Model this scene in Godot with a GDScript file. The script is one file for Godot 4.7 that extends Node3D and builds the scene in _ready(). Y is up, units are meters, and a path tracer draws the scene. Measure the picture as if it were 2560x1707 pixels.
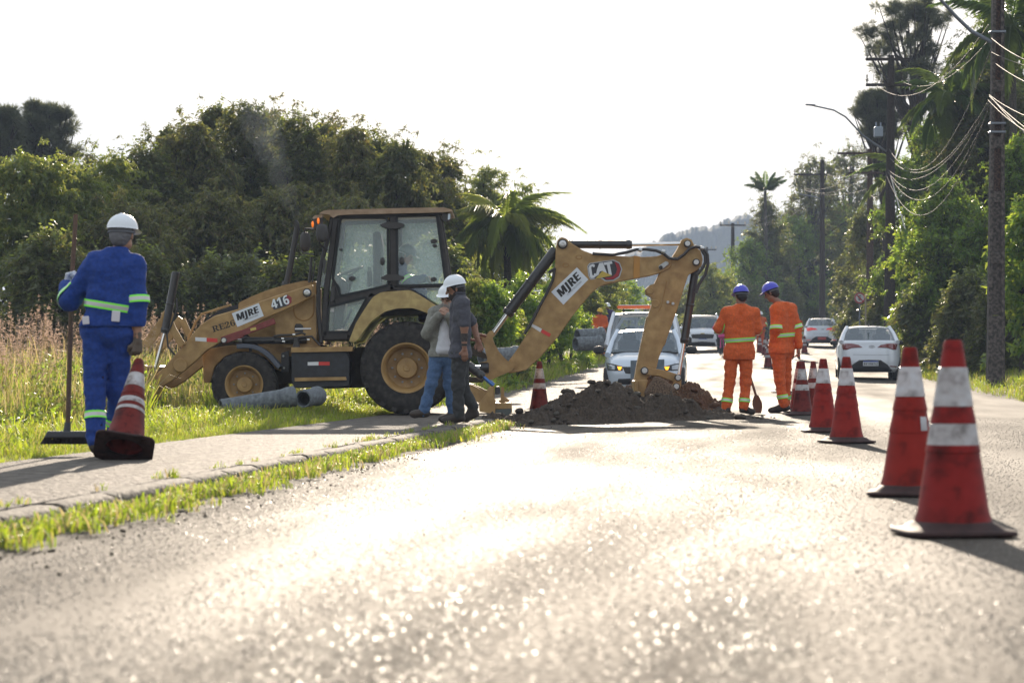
extends Node3D
# The lens: F is the focal length and 2560 x 1707 the frame, in the same pixels; the eye stands HC above the road.
const F := 6531.0
const HC := 0.636
var rng := RandomNumberGenerator.new()
var taken := {}
var wpos := {}
var mats := {}
var tx := {}
# places on the picture: [left, top, pixels per step]
const ZF := {"f": [0.0, 0.0, 1.0], "v": [0.0, 0.0, 1.08844], "A": [340.0, 480.0, 0.36985], "B": [760.0, 500.0, 0.35714], "C": [1150.0, 560.0, 0.33168], "D": [60.0, 500.0, 0.44665],
	"E": [1740.0, 680.0, 0.24242], "G": [1980.0, 0.0, 0.35714], "I": [700.0, 500.0, 0.24236], "J": [2060.0, 790.0, 0.11477], "K": [1470.0, 740.0, 0.15306], "L": [1700.0, 760.0, 0.17857],
	"N": [1030.0, 660.0, 0.26774], "O": [1080.0, 820.0, 0.15309], "R": [540.0, 720.0, 0.15303]}

class MB:
	var v := PackedVector3Array()
	var n := PackedVector3Array()
	var c := PackedColorArray()
	var uv := PackedVector2Array()
	var ix := PackedInt32Array()
	var col := Color.WHITE
	func vert(p: Vector3, nn: Vector3, u := Vector2.ZERO) -> int:
		v.append(p); n.append(nn); c.append(col); uv.append(u)
		return v.size() - 1
	func idx(a: int, b: int, d: int) -> void:   # front faces run clockwise
		var g := (v[d] - v[a]).cross(v[b] - v[a])
		if g.dot(n[a] + n[b] + n[d]) >= 0.0:
			ix.append(a); ix.append(b); ix.append(d)
		else:
			ix.append(a); ix.append(d); ix.append(b)
	func tri(a: Vector3, b: Vector3, d: Vector3, nn: Vector3) -> void:
		var i := vert(a, nn); vert(b, nn); vert(d, nn)
		idx(i, i + 1, i + 2)
	func quad(a: Vector3, b: Vector3, d: Vector3, e: Vector3, out: Vector3) -> void:   # out: roughly outwards
		var nn := (d - a).cross(e - b)
		if nn.length_squared() < 1e-16:
			return
		nn = nn.normalized()
		if nn.dot(out) < 0.0:
			nn = -nn
		var i := vert(a, nn, Vector2(0, 1)); vert(b, nn, Vector2(1, 1)); vert(d, nn, Vector2(1, 0)); vert(e, nn, Vector2(0, 0))
		idx(i, i + 1, i + 2); idx(i, i + 2, i + 3)
	func join(o: MB, t := Transform3D()) -> void:
		var at := v.size()
		for k in o.v.size():
			v.append(t * o.v[k]); n.append((t.basis * o.n[k]).normalized()); c.append(o.c[k]); uv.append(o.uv[k])
		var flip := t.basis.determinant() < 0.0
		for k in range(0, o.ix.size(), 3):
			ix.append(o.ix[k] + at)
			ix.append(o.ix[k + (2 if flip else 1)] + at); ix.append(o.ix[k + (1 if flip else 2)] + at)
	func arrays(shift := Vector3.ZERO) -> Array:
		var a := []
		a.resize(Mesh.ARRAY_MAX)
		var vv := v
		if shift != Vector3.ZERO:
			vv = PackedVector3Array()
			for p in v:
				vv.append(p - shift)
		a[Mesh.ARRAY_VERTEX] = vv; a[Mesh.ARRAY_NORMAL] = n; a[Mesh.ARRAY_COLOR] = c; a[Mesh.ARRAY_TEX_UV] = uv; a[Mesh.ARRAY_INDEX] = ix
		return a
	func mesh(shift := Vector3.ZERO) -> ArrayMesh:
		var m := ArrayMesh.new()
		m.add_surface_from_arrays(Mesh.PRIMITIVE_TRIANGLES, arrays(shift))
		return m

# ---------- naming and placing
func numbered(called: String) -> String:
	if not taken.has(called):
		taken[called] = 0
		return called
	taken[called] += 1
	return "%s_%03d" % [called, taken[called]]

func tag(o: Node3D, label: String, category: String, group := "", kind := "") -> Node3D:
	if label: o.set_meta("label", label)
	if category: o.set_meta("category", category)
	if group: o.set_meta("group", group)
	if kind: o.set_meta("kind", kind)
	return o

func thing(called: String, label: String, category: String, at := Vector3.ZERO, turn := 0.0, group := "") -> Node3D:
	var o := Node3D.new()
	o.name = numbered(called); add_child(o)
	o.position = at; o.rotation.y = turn
	wpos[o] = at
	return tag(o, label, category, group)

# one named mesh; with world = true its points are world positions (for parents that are only moved)
func obj(called: String, mb, m: Material, parent: Node3D = self, world := false) -> MeshInstance3D:
	var o := MeshInstance3D.new()
	o.name = numbered(called) if parent == self else called
	if mb is MB:
		o.mesh = mb.mesh(wpos.get(parent, Vector3.ZERO) if world else Vector3.ZERO)
	else:
		o.mesh = mb
	o.mesh.surface_set_material(0, m)
	parent.add_child(o, true)
	wpos[o] = wpos.get(parent, Vector3.ZERO)
	return o

func struct(called: String, mb, m: Material) -> MeshInstance3D:
	var o := obj(called, mb, m)
	o.set_meta("kind", "structure")
	return o

func dup(root: Node3D, at: Vector3, turn: float, label: String, group := "") -> Node3D:
	var r: Node3D = root.duplicate()
	r.name = numbered(String(root.name).rstrip("0123456789_")); add_child(r)
	r.position = at; r.rotation = Vector3(0, turn, 0)
	return tag(r, label, "", group)

# ---------- pixels to places
func P(x: float, y: float, d: float) -> Vector3:
	return Vector3((x - 1280.0) * d / F, HC + (925.0 - y) * d / F, -d)

func Q(fr: String, x: float, y: float, d: float) -> Vector3:
	var z: Array = ZF[fr]
	return P(z[0] + x * z[2], z[1] + y * z[2], d)

func pp(fr: String, a: Array, d: float) -> PackedVector2Array:
	var o := PackedVector2Array()
	for k in range(0, a.size(), 2):
		var p := Q(fr, a[k], a[k + 1], d)
		o.append(Vector2(p.x, p.y))
	return o

# ---------- shapes
func ccw(p: PackedVector2Array) -> PackedVector2Array:
	var s := 0.0
	for k in p.size():
		s += p[k].cross(p[(k + 1) % p.size()])
	if s < 0.0:
		p = p.duplicate(); p.reverse()
	return p

func soft(p: PackedVector2Array, r: float, n := 3) -> PackedVector2Array:   # rounded corners
	var o := PackedVector2Array()
	for k in p.size():
		var b := p[k]
		var a := p[(k - 1 + p.size()) % p.size()]
		var c := p[(k + 1) % p.size()]
		var q := minf(r, 0.45 * minf(a.distance_to(b), b.distance_to(c)))
		var s := b + (a - b).normalized() * q
		var e := b + (c - b).normalized() * q
		for i in n + 1:
			var t := float(i) / n
			o.append(s.lerp(b, t).lerp(b.lerp(e, t), t))
	return o

func inset(p: PackedVector2Array, b: float) -> PackedVector2Array:   # p runs counter-clockwise
	var o := PackedVector2Array()
	for k in p.size():
		var e1 := (p[k] - p[(k - 1 + p.size()) % p.size()]).normalized()
		var e2 := (p[(k + 1) % p.size()] - p[k]).normalized()
		var m := Vector2(-e1.y - e2.y, e1.x + e2.x)
		var l := m.length()
		o.append(p[k] + (m / l * minf(b / maxf(l * 0.5, 0.35), b * 2.0) if l > 1e-6 else Vector2.ZERO))
	return o

# a plate: outline in x and y, from z1 (back) to z0 (front, towards the eye)
func plate(mb: MB, poly: PackedVector2Array, z0: float, z1: float, bev := 0.006) -> void:
	poly = ccw(poly)
	var q := inset(poly, bev)
	var tris := Geometry2D.triangulate_polygon(q)
	if tris.is_empty():
		q = poly
		tris = Geometry2D.triangulate_polygon(q)
	for side in 2:
		var z := z0 if side == 0 else z1
		var nn := Vector3(0, 0, 1 if side == 0 else -1)
		var at := mb.v.size()
		for p in q:
			mb.vert(Vector3(p.x, p.y, z), nn, p)
		for k in range(0, tris.size(), 3):
			mb.idx(at + tris[k], at + tris[k + 1], at + tris[k + 2])
	for k in poly.size():
		var j := (k + 1) % poly.size()
		var e := poly[j] - poly[k]
		var out := Vector3(e.y, -e.x, 0)
		var a := Vector3(poly[k].x, poly[k].y, z0 - bev)
		var b := Vector3(poly[j].x, poly[j].y, z0 - bev)
		var c := Vector3(poly[j].x, poly[j].y, z1 + bev)
		var d := Vector3(poly[k].x, poly[k].y, z1 + bev)
		mb.quad(a, b, c, d, out)
		mb.quad(Vector3(q[k].x, q[k].y, z0), Vector3(q[j].x, q[j].y, z0), b, a, out + Vector3(0, 0, out.length()))
		mb.quad(Vector3(q[k].x, q[k].y, z1), Vector3(q[j].x, q[j].y, z1), c, d, out - Vector3(0, 0, out.length()))

func ring(mb: MB, outer: PackedVector2Array, inner: PackedVector2Array, z0: float, z1: float, bev := 0.004) -> void:   # a frame; both outlines have as many points
	var s := outer.size()
	for k in s:
		var j := (k + 1) % s
		var o1 := outer[k]; var o2 := outer[j]; var i1 := inner[k]; var i2 := inner[j]
		var mid := (i1 + i2 - o1 - o2) * 0.5
		var so := Vector3(-mid.x, -mid.y, 0)
		var f := func(p: Vector2, z: float) -> Vector3: return Vector3(p.x, p.y, z)
		mb.quad(f.call(o1, z0), f.call(o2, z0), f.call(i2, z0), f.call(i1, z0), Vector3(0, 0, 1))
		mb.quad(f.call(o1, z1), f.call(o2, z1), f.call(i2, z1), f.call(i1, z1), Vector3(0, 0, -1))
		mb.quad(f.call(o1, z0), f.call(o2, z0), f.call(o2, z1), f.call(o1, z1), so)
		mb.quad(f.call(i1, z0), f.call(i2, z0), f.call(i2, z1), f.call(i1, z1), -so)

func box(mb: MB, t: Transform3D, size: Vector3, bev := 0.004) -> void:   # chamfered
	var h := size * 0.5
	bev = minf(bev, minf(h.x, minf(h.y, h.z)) * 0.9)
	var g := h - Vector3.ONE * bev
	for ax in 3:
		var u := (ax + 1) % 3
		var w := (ax + 2) % 3
		for s in [-1.0, 1.0]:
			var f := func(a: float, b: float, off: float, edge: int) -> Vector3:
				var p := Vector3.ZERO
				p[ax] = s * h[ax]; p[u] = a * g[u]; p[w] = b * g[w]
				return t * p
			var nn := Vector3.ZERO
			nn[ax] = s
			mb.quad(f.call(-1, -1, 0, 0), f.call(1, -1, 0, 0), f.call(1, 1, 0, 0), f.call(-1, 1, 0, 0), t.basis * nn)
		if bev > 0.0:
			for a in [-1.0, 1.0]:
				for b in [-1.0, 1.0]:   # edges along ax
					var p := Vector3.ZERO; var q := Vector3.ZERO
					p[u] = a * h[u]; p[w] = b * g[w]; q[u] = a * g[u]; q[w] = b * h[w]
					var p2 := p; var q2 := q
					p[ax] = -g[ax]; q[ax] = -g[ax]; p2[ax] = g[ax]; q2[ax] = g[ax]
					var nn := Vector3.ZERO
					nn[u] = a; nn[w] = b
					mb.quad(t * p, t * q, t * q2, t * p2, t.basis * nn)
	if bev > 0.0:
		for a in [-1.0, 1.0]:
			for b in [-1.0, 1.0]:
				for c in [-1.0, 1.0]:
					mb.tri(t * Vector3(a * h.x, b * g.y, c * g.z), t * Vector3(a * g.x, b * h.y, c * g.z), t * Vector3(a * g.x, b * g.y, c * h.z), (t.basis * Vector3(a, b, c)).normalized())

func bxa(mb: MB, at: Vector3, size: Vector3, bev := 0.004) -> void:
	box(mb, Transform3D(Basis(), at), size, bev)

func basis_y(d: Vector3) -> Basis:   # y along d
	d = d.normalized()
	var x := d.cross(Vector3(0, 0, 1) if absf(d.z) < 0.9 else Vector3(1, 0, 0)).normalized()
	return Basis(x, d, x.cross(d))

func tube(mb: MB, pts: Array, rad, sides := 10, caps := true) -> void:
	var np := pts.size()
	var prev := Vector3.ZERO
	var b := Basis()
	var at := mb.v.size()
	for k in np:
		var d: Vector3 = (pts[mini(k + 1, np - 1)] - pts[maxi(k - 1, 0)]).normalized()
		if k == 0:
			b = basis_y(d)
		else:
			var x := (b.x - d * d.dot(b.x)).normalized()
			b = Basis(x, d, x.cross(d))
		var r: float = rad[k] if rad is Array else rad
		for s in sides:
			var a := TAU * s / sides
			var nn := b.x * cos(a) + b.z * sin(a)
			mb.vert(pts[k] + nn * r, nn, Vector2(float(s) / sides, k))
	for k in np - 1:
		for s in sides:
			var i := at + k * sides + s
			var j := at + k * sides + (s + 1) % sides
			mb.idx(i, j, j + sides); mb.idx(i, j + sides, i + sides)
	if caps:
		for e in 2:
			var k := 0 if e == 0 else np - 1
			var d: Vector3 = (pts[0] - pts[1] if e == 0 else pts[np - 1] - pts[np - 2]).normalized()
			var i := mb.vert(pts[k], d)
			for s in sides:
				mb.vert(mb.v[at + k * sides + s], d)
			for s in sides:
				mb.idx(i, i + 1 + s, i + 1 + (s + 1) % sides)

func lathe(mb: MB, prof: Array, t := Transform3D(), seg := 24, sweep := TAU) -> void:   # [radius, height] round y; outside is right of the way along
	var np := prof.size()
	var sn := []
	for k in np - 1:
		var d: Vector2 = Vector2(prof[k + 1][0], prof[k + 1][1]) - Vector2(prof[k][0], prof[k][1])
		sn.append(Vector2(d.y, -d.x).normalized())
	var full := sweep > TAU - 0.001
	for k in np - 1:
		var n0: Vector2 = sn[k]
		var n1: Vector2 = sn[k]
		if k > 0 and sn[k - 1].dot(sn[k]) > 0.75: n0 = (sn[k - 1] + sn[k]).normalized()
		if k < np - 2 and sn[k + 1].dot(sn[k]) > 0.75: n1 = (sn[k + 1] + sn[k]).normalized()
		var at := mb.v.size()
		for s in seg + 1:
			var a := sweep * s / seg
			var cs := Vector2(cos(a), sin(a))
			mb.vert(t * Vector3(cs.x * prof[k][0], prof[k][1], cs.y * prof[k][0]), (t.basis * Vector3(cs.x * n0.x, n0.y, cs.y * n0.x)).normalized(), Vector2(float(s) / seg, float(k) / np))
			mb.vert(t * Vector3(cs.x * prof[k + 1][0], prof[k + 1][1], cs.y * prof[k + 1][0]), (t.basis * Vector3(cs.x * n1.x, n1.y, cs.y * n1.x)).normalized(), Vector2(float(s) / seg, float(k + 1) / np))
		for s in seg:
			var i := at + s * 2
			if prof[k][0] > 1e-5: mb.idx(i, i + 1, i + 2)
			if prof[k + 1][0] > 1e-5: mb.idx(i + 1, i + 3, i + 2)

func rod(mb: MB, a: Vector3, b: Vector3, r: float, sides := 12, bev := 0.0) -> void:   # a cylinder with flat ends
	var l := a.distance_to(b)
	if bev > 0.0:
		lathe(mb, [[0.0, 0.0], [r - bev, 0.0], [r, bev], [r, l - bev], [r - bev, l], [0.0, l]], Transform3D(basis_y(b - a), a), sides)
	else:
		lathe(mb, [[0.0, 0.0], [r, 0.0], [r, l], [0.0, l]], Transform3D(basis_y(b - a), a), sides)

# rows of points as one smooth sheet
func sheet(mb: MB, rows: Array, out: Vector3, wrap := false, from_axis := false) -> void:
	var nr := rows.size()
	var nc: int = rows[0].size()
	var at := mb.v.size()
	var mid := Vector3.ZERO
	for r in rows:
		for p in r: mid += p
	mid /= nr * nc
	var flip := 0.0
	var ns := PackedVector3Array()
	for r in nr:
		for c in nc:
			var du: Vector3 = rows[r][(c + 1) % nc if wrap else mini(c + 1, nc - 1)] - rows[r][(c - 1 + nc) % nc if wrap else maxi(c - 1, 0)]
			var dv: Vector3 = rows[mini(r + 1, nr - 1)][c] - rows[maxi(r - 1, 0)][c]
			var nn := du.cross(dv).normalized()
			ns.append(nn)
			flip += nn.dot((rows[r][c] - mid) if out == Vector3.ZERO else out)
	var sg := 1.0 if flip >= 0.0 else -1.0
	for r in nr:
		for c in nc:
			mb.vert(rows[r][c], ns[r * nc + c] * sg, Vector2(float(c) / maxi(nc - 1, 1), float(r) / maxi(nr - 1, 1)))
	for r in nr - 1:
		for c in (nc if wrap else nc - 1):
			var i := at + r * nc + c
			var j := at + r * nc + (c + 1) % nc
			mb.idx(i, j, j + nc); mb.idx(i, j + nc, i + nc)

func letters(s: String, h: float, depth := 0.004, bold := true, font := "Droid Sans") -> TextMesh:   # h: height of a capital
	var t := TextMesh.new()
	var f := SystemFont.new()
	f.font_names = PackedStringArray([font])
	f.font_weight = 700 if bold else 400
	t.font = f; t.text = s; t.font_size = 48
	t.pixel_size = h / 34.3
	t.depth = depth; t.curve_step = 2.0
	return t

func word(s: String, h: float, at: Vector3, b: Basis, m: Material, parent: Node3D, depth := 0.004, bold := true, called := "lettering", font := "Droid Sans") -> MeshInstance3D:
	var o := MeshInstance3D.new()
	o.name = called
	var t := letters(s, h, depth, bold, font)
	t.material = m
	o.mesh = t
	parent.add_child(o, true)
	o.transform = Transform3D(b, at - wpos.get(parent, Vector3.ZERO))
	return o

# ---------- materials (colours are linear values)
func noise_tex(key: String, kind: int, freq: float, lo: float, hi: float, size := 512, oct := 4, normal := 0.0, mid := -1.0, tint := Color(1, 1, 1)) -> NoiseTexture2D:
	if tx.has(key): return tx[key]
	var n := FastNoiseLite.new()
	n.noise_type = kind; n.frequency = freq; n.fractal_octaves = oct; n.seed = hash(key) % 1000
	if kind == FastNoiseLite.TYPE_CELLULAR:
		n.fractal_type = FastNoiseLite.FRACTAL_NONE if oct <= 1 else FastNoiseLite.FRACTAL_FBM
	var t := NoiseTexture2D.new()
	t.width = size; t.height = size; t.seamless = true; t.noise = n
	if normal > 0.0:
		t.as_normal_map = true; t.bump_strength = normal
	else:
		var g := Gradient.new()
		g.offsets = PackedFloat32Array([0.0, 0.5, 1.0])
		var m := (lo + hi) * 0.5 if mid < 0.0 else mid
		g.colors = PackedColorArray([Color(lo * tint.r, lo * tint.g, lo * tint.b), Color(m, m, m).lerp(Color(m * tint.r, m * tint.g, m * tint.b), 0.5), Color(hi, hi, hi)])
		t.color_ramp = g
	tx[key] = t
	return t

func mat(key: String, lin := Color(0.5, 0.5, 0.5), rough := 0.7, metal := 0.0, o := {}) -> StandardMaterial3D:
	if mats.has(key): return mats[key]
	var m := StandardMaterial3D.new()
	m.resource_name = key
	m.albedo_color = lin.linear_to_srgb()
	m.roughness = rough; m.metallic = metal
	if o.has("tex"):
		m.albedo_texture = o.tex
	if o.has("nrm"):
		m.normal_enabled = true; m.normal_texture = o.nrm; m.normal_scale = o.get("ns", 1.0)
	if o.has("rtex"): m.roughness_texture = o.rtex
	if o.has("height"):
		m.heightmap_enabled = true; m.heightmap_texture = o.height; m.heightmap_scale = o.get("hs", 0.3)
	if o.has("tex") or o.has("nrm") or o.has("rtex") or o.has("height"):
		if not o.has("own_uv"):
			m.uv1_triplanar = true
			m.uv1_world_triplanar = o.get("world", false)
			m.uv1_scale = Vector3.ONE * o.get("ts", 1.0)
	if o.has("vc"): m.vertex_color_use_as_albedo = true
	if o.has("coat"):
		m.clearcoat_enabled = true; m.clearcoat = o.coat; m.clearcoat_roughness = 0.06
	if o.has("spec"): m.metallic_specular = o.spec
	if o.has("back"):
		m.backlight_enabled = true; m.backlight = o.back.linear_to_srgb()
		m.cull_mode = BaseMaterial3D.CULL_DISABLED
	if o.has("alpha"):
		m.transparency = BaseMaterial3D.TRANSPARENCY_ALPHA
		m.albedo_color.a = o.alpha
	if o.has("emit"):
		m.emission_enabled = true; m.emission = o.emit.linear_to_srgb(); m.emission_energy_multiplier = o.get("ee", 1.0)
	if o.has("rim"):
		m.rim_enabled = true; m.rim = o.rim; m.rim_tint = 0.6
	mats[key] = m
	return m

func rr(a: float, b: float) -> float: return rng.randf_range(a, b)

# ---------- the lie of the land, by metres from the eye
func left_edge(d: float) -> float:
	return -3.24 + 0.0888 * d + bend(d)

func bend(d: float) -> float:   # beyond the cars the road swings off to the right
	return 0.004 * pow(maxf(d - 138.0, 0.0), 2.0)

func right_edge(d: float) -> float:
	if d < 47.0: return 5.37 + 0.0857 * d
	if d < 68.0: return 9.4 + 0.078 * (d - 47.0)
	return 11.04 + 0.088 * (d - 68.0) + bend(d)

func road_y(d: float) -> float:
	if d < 35.0: return 0.0
	if d < 130.0: return 0.002 * pow(d - 35.0, 1.5)
	return 1.852 + 1.75 * (1.0 - exp(-(d - 130.0) / 60.0))

const WALK := 1.9   # width of the footpath with its kerb
const KERB := 0.14
const STEP := 0.0   # the footpath lies level with the crown of the road
const FALL := 0.105   # how far the gutter lies below the crown
func surf_y(x: float, d: float) -> float:   # the road's surface
	var t := (x - left_edge(d)) / (right_edge(d) - left_edge(d))
	return road_y(d) - FALL * pow(clampf(1.0 - t / 0.42, 0.0, 1.0), 1.6) - 0.05 * pow(clampf((t - 0.62) / 0.38, 0.0, 1.0), 1.6)


var bumps := FastNoiseLite.new()
func land_y(x: float, d: float) -> float:   # the soil either side of road and footpath
	var y := road_y(d)
	var l := left_edge(d) - WALK
	var r := right_edge(d)
	if x <= l:
		var o := l - x
		y += lerpf(-0.02, -0.12, smoothstep(0.0, 4.0, o)) + bumps.get_noise_2d(x * 3.0, d * 3.0) * 0.06 * smoothstep(0.1, 1.5, o)
	elif x >= r:
		var o := x - r
		y += lerpf(-0.045, 0.18, smoothstep(0.0, 2.5, o)) + bumps.get_noise_2d(x * 3.0, d * 3.0) * 0.06 * smoothstep(0.1, 1.5, o)
	else:
		y -= 0.2
	return y

func build_land() -> void:
	bumps.seed = 5; bumps.frequency = 0.08
	var ds := []
	var d := 2.0
	while d < 1500.0:
		ds.append(d)
		d += 0.9 if d < 60.0 else (3.0 if d < 150.0 else 40.0)
	var soil := noise_tex("soil", FastNoiseLite.TYPE_SIMPLEX_SMOOTH, 0.02, 0.35, 1.0, 512, 5)
	var mb := MB.new()
	var rows := []
	for dd in ds:
		var row := PackedVector3Array()
		var l: float = left_edge(dd) - WALK
		var r := right_edge(dd)
		for o in [400.0, 200.0, 100.0, 60.0, 40.0, 30.0, 24.0, 20.0, 16.0, 13.0, 10.0, 8.0, 6.5, 5.2, 4.2, 3.4, 2.7, 2.1, 1.6, 1.2, 0.8, 0.4, 0.12, 0.0]:
			row.append(Vector3(l - o, land_y(l - o, dd), -dd))
		row.append(Vector3(l + 0.05, land_y(l + 0.05, dd), -dd))
		row.append(Vector3(r - 0.1, land_y(r - 0.1, dd), -dd))
		for o in [0.0, 0.15, 0.4, 0.8, 1.3, 2.0, 3.0, 4.5, 6.0, 9.0, 14.0, 22.0, 40.0, 80.0, 200.0, 400.0]:
			row.append(Vector3(r + o, land_y(r + o, dd), -dd))
		rows.append(row)
	sheet(mb, rows, Vector3.UP)
	struct("ground", mb, mat("soil", Color(0.13, 0.10, 0.055), 0.95, 0.0, {"tex": soil, "ts": 0.7, "world": true}))

	# the road: worn asphalt, its stones standing proud
	mb = MB.new()
	rows = []
	d = 1.5
	while d < 420.0:
		var row := PackedVector3Array()
		var a := left_edge(d) + 0.0
		var b := right_edge(d)
		for k in 61:
			var t := k / 60.0
			row.append(Vector3(lerpf(a, b, t), surf_y(lerpf(a, b, t), d), -d))
		rows.append(row)
		d += 0.5 if d < 40.0 else (1.5 if d < 140.0 else 8.0)
	sheet(mb, rows, Vector3.UP)
	for k in mb.v.size():   # dust and tyre tracks drawn out along the road
		var q := lane_tone(mb.v[k].x, -mb.v[k].z)
		mb.c[k] = Color(q, q * 0.985, q * 0.96)
		var dd := -mb.v[k].z
		mb.uv[k] = Vector2((mb.v[k].x - left_edge(dd)) / 8.6, dd / 32.0)
	struct("road", mb, road_material())

	# the footpath slab
	mb = MB.new()
	rows = []
	d = 3.0
	while d < 200.0:
		var e := left_edge(d)
		var y := road_y(d) + STEP
		rows.append(PackedVector3Array([Vector3(e - WALK - 0.01, y - 0.1, -d), Vector3(e - WALK, y - 0.004, -d), Vector3(e - WALK * 0.5, y, -d), Vector3(e - KERB - 0.012, y, -d), Vector3(e - KERB - 0.012, y - 0.1, -d)]))
		d += 0.6 if d < 45.0 else 3.0
	sheet(mb, rows, Vector3.UP)
	var conc := noise_tex("concrete", FastNoiseLite.TYPE_SIMPLEX_SMOOTH, 0.012, 0.55, 1.0, 1024, 6)
	var brushed := noise_tex("brushed", FastNoiseLite.TYPE_SIMPLEX_SMOOTH, 0.06, 0, 1, 512, 4, 6.0)
	struct("footpath", mb, mat("footpath", Color(0.22, 0.19, 0.16), 0.8, 0.0, {"tex": conc, "ts": 0.45, "world": true, "nrm": brushed, "ns": 1.0, "spec": 0.3}))

	# kerb of single stones
	var kerb := Node3D.new()
	kerb.name = "kerb"; kerb.set_meta("kind", "structure"); add_child(kerb)
	var km := []
	for k in 3:
		km.append(mat("kerb_stone_%d" % k, [Color(0.17, 0.145, 0.115), Color(0.15, 0.128, 0.1), Color(0.19, 0.16, 0.125)][k], 0.88, 0.0, {"tex": conc, "ts": 1.3, "nrm": noise_tex("rough_stone", FastNoiseLite.TYPE_SIMPLEX_SMOOTH, 0.03, 0, 1, 512, 5, 5.0), "ns": 0.8}))
	var km_mesh := []
	rng.seed = 11
	for k in 5:
		mb = MB.new()
		var prof := [Vector2(-KERB, -0.16), Vector2(-KERB, 0.0), Vector2(-KERB + 0.01, 0.004), Vector2(-0.06, 0.006), Vector2(-0.025, -0.004), Vector2(-0.006, -0.022), Vector2(0.0, -0.05), Vector2(0.006, -0.16)]
		rows = []
		for i in 9:
			var z := lerpf(-0.496, 0.496, i / 8.0)
			var row := PackedVector3Array()
			var end := 0.005 if i == 0 or i == 8 else 0.0
			for p in prof:
				row.append(Vector3(p.x + rr(-0.003, 0.003) - end * signf(p.x + KERB * 0.5), p.y + rr(-0.003, 0.003) - end, -z))
			rows.append(row)
		sheet(mb, rows, Vector3(0.4, 1, 0))
		for e in 2:
			var row: PackedVector3Array = rows[0 if e == 0 else 8]
			var c := Vector3(-KERB * 0.5, -0.09, row[0].z)
			for i in row.size() - 1:
				mb.tri(c, row[i], row[i + 1], Vector3(0, 0, 1 if e == 0 else -1))
		km_mesh.append(mb.mesh())
	d = 7.0
	while d < 130.0:
		var s := MeshInstance3D.new()
		s.name = "kerb_stone"
		s.mesh = km_mesh[rng.randi() % 5]
		s.material_override = km[rng.randi() % 3]
		kerb.add_child(s, true)
		var e := left_edge(d)
		s.position = Vector3(e + rr(-0.008, 0.008), road_y(d) + STEP + rr(-0.012, 0.004), -d)
		s.rotation = Vector3(rr(-0.008, 0.008), -atan(left_edge(d + 0.5) - left_edge(d - 0.5)) + rr(-0.01, 0.01), 0)
		d += 1.0
	# grit and soil that has gathered along the kerb
	mb = MB.new()
	rows = []
	d = 6.0
	while d < 38.0:
		var w := 0.36 + 0.14 * bumps.get_noise_2d(d * 14.0, 3.0) + 0.05 * bumps.get_noise_2d(d * 60.0, 9.0)
		var row := PackedVector3Array()
		for k in 7:
			var t := k / 6.0
			row.append(Vector3(left_edge(d) + 0.002 + w * t, surf_y(left_edge(d) + w * t, d) + 0.006 + 0.03 * (1.0 - t) * (0.6 + 0.8 * absf(bumps.get_noise_2d(d * 40.0, t * 60.0))) - 0.004 * t, -d))
		rows.append(row)
		d += 0.12
	sheet(mb, rows, Vector3.UP)
	struct("gutter_soil", mb, mat("gutter_soil", Color(0.12, 0.095, 0.065), 0.97, 0.0, {"tex": soil, "ts": 2.5, "world": true}))

func lane_tone(x: float, d: float) -> float:
	var u := x - 0.0888 * d
	return clampf(0.78 + 0.5 * bumps.get_noise_2d(u * 14.0, d * 0.8) + 0.25 * bumps.get_noise_2d(u * 50.0, d * 5.0), 0.4, 1.0)

# gloss of the worn surface: polished tracks along the road, patches, and the grain of the stones
func road_gloss() -> ImageTexture:
	var lay := func(w: int, h: int, f: float, sd: int) -> PackedByteArray:
		var n := FastNoiseLite.new()
		n.noise_type = FastNoiseLite.TYPE_SIMPLEX_SMOOTH; n.frequency = f; n.seed = sd; n.fractal_octaves = 3
		var im: Image = n.get_seamless_image(w, h)
		im.convert(Image.FORMAT_L8)
		im.resize(1024, 2048, Image.INTERPOLATE_CUBIC)
		return im.get_data()
	var a: PackedByteArray = lay.call(64, 12, 0.05, 3)
	var b: PackedByteArray = lay.call(160, 96, 0.06, 8)
	var c: PackedByteArray = lay.call(1024, 2048, 0.3, 5)
	var o := PackedByteArray()
	o.resize(a.size())
	for k in a.size():
		o[k] = clampi(int(255.0 * (0.815 + (a[k] - 128) * 0.0008 + (b[k] - 128) * 0.0006 + (c[k] - 128) * 0.0016)), 140, 254)
	return ImageTexture.create_from_image(Image.create_from_data(1024, 2048, false, Image.FORMAT_L8, o))

func road_material() -> StandardMaterial3D:
	var m := StandardMaterial3D.new()
	m.resource_name = "asphalt"
	m.albedo_color = Color(0.085, 0.073, 0.06).linear_to_srgb()
	m.vertex_color_use_as_albedo = true
	m.roughness = 1.0
	m.roughness_texture = road_gloss()
	m.metallic_specular = 0.235
	return m

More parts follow.
